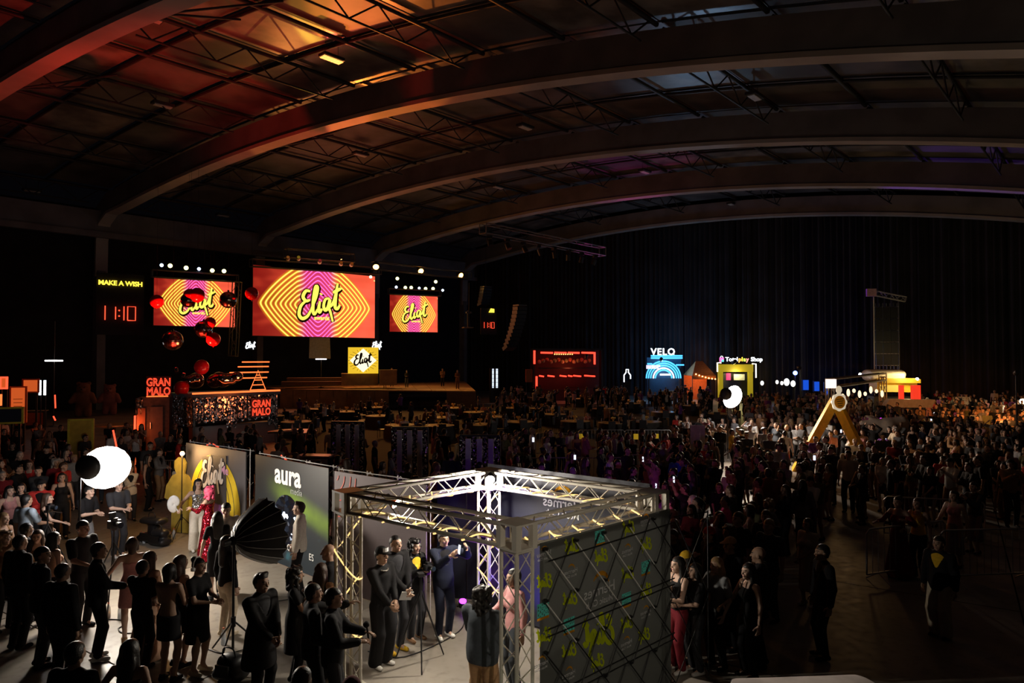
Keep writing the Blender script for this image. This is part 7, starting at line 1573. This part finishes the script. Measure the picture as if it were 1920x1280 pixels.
scatter(130, wedge(1260, 1930, 24, 34), 'in the dense crowd below the gantry', -60, .6)
scatter(60, wedge(1530, 1930, 18.5, 25), 'in the dark at the right', -60, .7)
scatter(200, wedge(1400, 1930, 34, 50), 'in the orange lit far crowd at right', -50, .6)
scatter(70, wedge(1300, 1930, 50, 58), 'in the farthest crowd before the drapes', -40, .6)
scatter(55, wedge(945, 1250, 17, 28), 'in violet light behind the cube', 60, .6)
scatter(34, wedge(620, 945, 16.5, 29), 'standing behind the photo backdrops', 120, .7)
scatter(34, wedge(-10, 330, 19, 31), 'in the red-lit bar area at left', 60, .7)
scatter(34, wedge(310, 640, 19, 31), 'in front of the neon bar', 150, .8)
scatter(10, wedge(-20, 130, 17.5, 20), 'in the left crowd behind the softbox stand', 60, .6)
scatter(70, wedge(940, 1330, 56, 69), 'queueing at the far booths', 170, .7)
for i, t in enumerate(TABLES):
    for q in range(6):
        if cr.random() < .5:
            a = 2 * PI * (q + .3) / 6 + i; CR.append((t.y + 1.12 * math.sin(a), t.x + 1.12 * math.cos(a), 'seated at a banquet table', math.degrees(a) - 90, True))
    if cr.random() < .75:
        a = cr.uniform(0, 6.28); CR.append((t.y + 1.9 * math.sin(a), t.x + 1.9 * math.cos(a), 'standing between the banquet tables', cr.uniform(0, 360), False))
for x, d in ((722, 63), (763, 64), (735, 66), (830, 66), (858, 60.8)): CR.append((d, px_x(x, d), 'on stage', 0, False))
CR.sort(); MAXI = 300 - len(PEOPLE); stuff_parts = []
MATL = lambda tc, bc, hc, sk: [SKINS[sk], EYE, HAIRC[hc], LIP, cloth(tc), cloth(bc), HAIRC[hc], cloth('black')]
def setm(o, i, m): o.material_slots[i].link = 'OBJECT'; o.material_slots[i].material = m
LABS = []; from collections import Counter
for (y, x, where, face, seated) in CR:
    tc, bc, hc, sk = cr.choice(TOPC), cr.choice(BOTC), cr.choice(HRC), cr.choice((0, 1, 1, 2)); i = cr.choices(range(16), (6, 6, 5, 1, 2, 3, 3, .6, 6, 6, 6, 2, 1.5, 5, 5, 4))[0] if not seated else cr.randrange(len(_sit)); sc_ = cr.uniform(.93, 1.05)
    LABS.append((tc, bc, hc, sk, i, sc_, '%s-haired person in %s %s %s' % (HW[hc], tc, GW[(_sit if seated else _specs)[i]['top']], where)))
LC = Counter(l[-1] for n_, l in enumerate(LABS) if n_ < MAXI or CR[n_][2] == 'on stage'); LN = Counter()
for n_, (y, x, where, face, seated) in enumerate(CR):
    tc, bc, hc, sk, i, sc_, lab = LABS[n_]; z = DZ if where == 'on stage' else 0; sp_ = (_sit if seated else _specs)[i]; grp = 'guests ' + where
    if LC[lab] > 1: LN[lab] += 1; lab = '%s, %s nearest' % (lab, ORD[LN[lab] - 1])
    if n_ < MAXI or where == 'on stage':
        if y < 24 and not seated:
            me, s = NEAR[i]; o = link('person', me['body'], None, (x, y, z), R(face)); o.scale = (sc_,) * 3
            for k_, m in enumerate((SKINS[sk], EYE, HAIRC[hc], LIP)): setm(o, k_, m)
            for k_ in me:
                if k_ == 'body': continue
                c = link({'top': GW[s['top']].replace('-', '_').replace(' ', '_').lower(), 'bottom': 'skirt' if s.get('bottom') == 'skirt' else 'trousers', 'under': 'undershirt', 'shoe0': 'shoe', 'shoe1': 'shoe'}.get(k_, k_), me[k_], o)
                setm(c, 0, HAIRC[hc] if k_ == 'hair' else cloth(bc) if k_ == 'bottom' else cloth(tc) if k_ in ('top', 'dress') else cloth('black'))
        else:
            o = link('person', (SIT if seated else FAR)[i], None, (x, y, z), R(face)); o.scale = (sc_,) * 3
            for k_, m in enumerate(MATL(tc, bc, hc, sk)): setm(o, k_, m)
        tag(o, lab, 'person', grp)
    else: stuff_parts.append((x, y, R(face), sc_, (SIT if seated else FAR)[i], tc, hc, sk))
# the remaining far audience as one mass
CM = {}; mats_ = []; 
def cmi(m):
    if m.name not in CM: CM[m.name] = len(mats_); mats_.append(m)
    return CM[m.name]
_cache = {}; VV = []; QQ = []; MM = []; offv = 0
for (x, y, rz, sc_, me, tc, hc, sk) in stuff_parts:
    if me.name not in _cache:
        v = np.empty(len(me.vertices) * 3); me.vertices.foreach_get('co', v); q = np.empty(len(me.loops), int); me.loops.foreach_get('vertex_index', q); m = np.empty(len(me.polygons), int); me.polygons.foreach_get('material_index', m); _cache[me.name] = (v.reshape(-1, 3), q.reshape(-1, 4), m)
    v, q, m = _cache[me.name]; c, s = math.cos(rz), math.sin(rz); w_ = v * sc_; w_ = np.stack([w_[:, 0] * c - w_[:, 1] * s + x, w_[:, 0] * s + w_[:, 1] * c + y, w_[:, 2]], 1)
    mp = np.array([cmi(k_) for k_ in MATL(tc, 'black', hc, sk)]); VV.append(w_); QQ.append(q + offv); MM.append(mp[m]); offv += len(w_)
if VV:
    o = link('crowd', np_mesh('crowd', [(np.concatenate(VV), np.concatenate(QQ), np.concatenate(MM))], mats_)); tag(o, 'dense far crowd of standing guests filling the end of the hall', 'crowd', None, 'stuff')
# raised phones glowing in the far crowd
for i, (x, y, d) in enumerate(((1752, 775, 38), (1792, 777, 40), (1660, 825, 27), (1746, 786, 36), (1585, 805, 30), (1577, 808, 30), (1000, 824, 21), (1078, 857, 20), (1527, 858, 20))):
    p = atd(x, y, d); phone(p, R(160), ('bright phone light among orange faces', 'biggest bright phone light among orange faces', 'phone light below the purple wand', 'small cold phone light in the crowd', 'phone light by the yellow frame leg', 'second phone light by the yellow frame leg', 'phone light in the violet crowd left', 'phone light in the violet crowd middle', 'blue phone screen in the dark crowd')[i], True, 0)
    MB().ball((p.x, p.y - .04, p.z), .05 if i < 3 else .03, 8, 6).build('torch_light', glow('torch', (1, .95, .9), 14), None) if False else None
print('PEOPLE', len(PEOPLE), 'CROWD', len(CR), 'STUFF', len(stuff_parts), 'OBJ', len(bpy.data.objects))
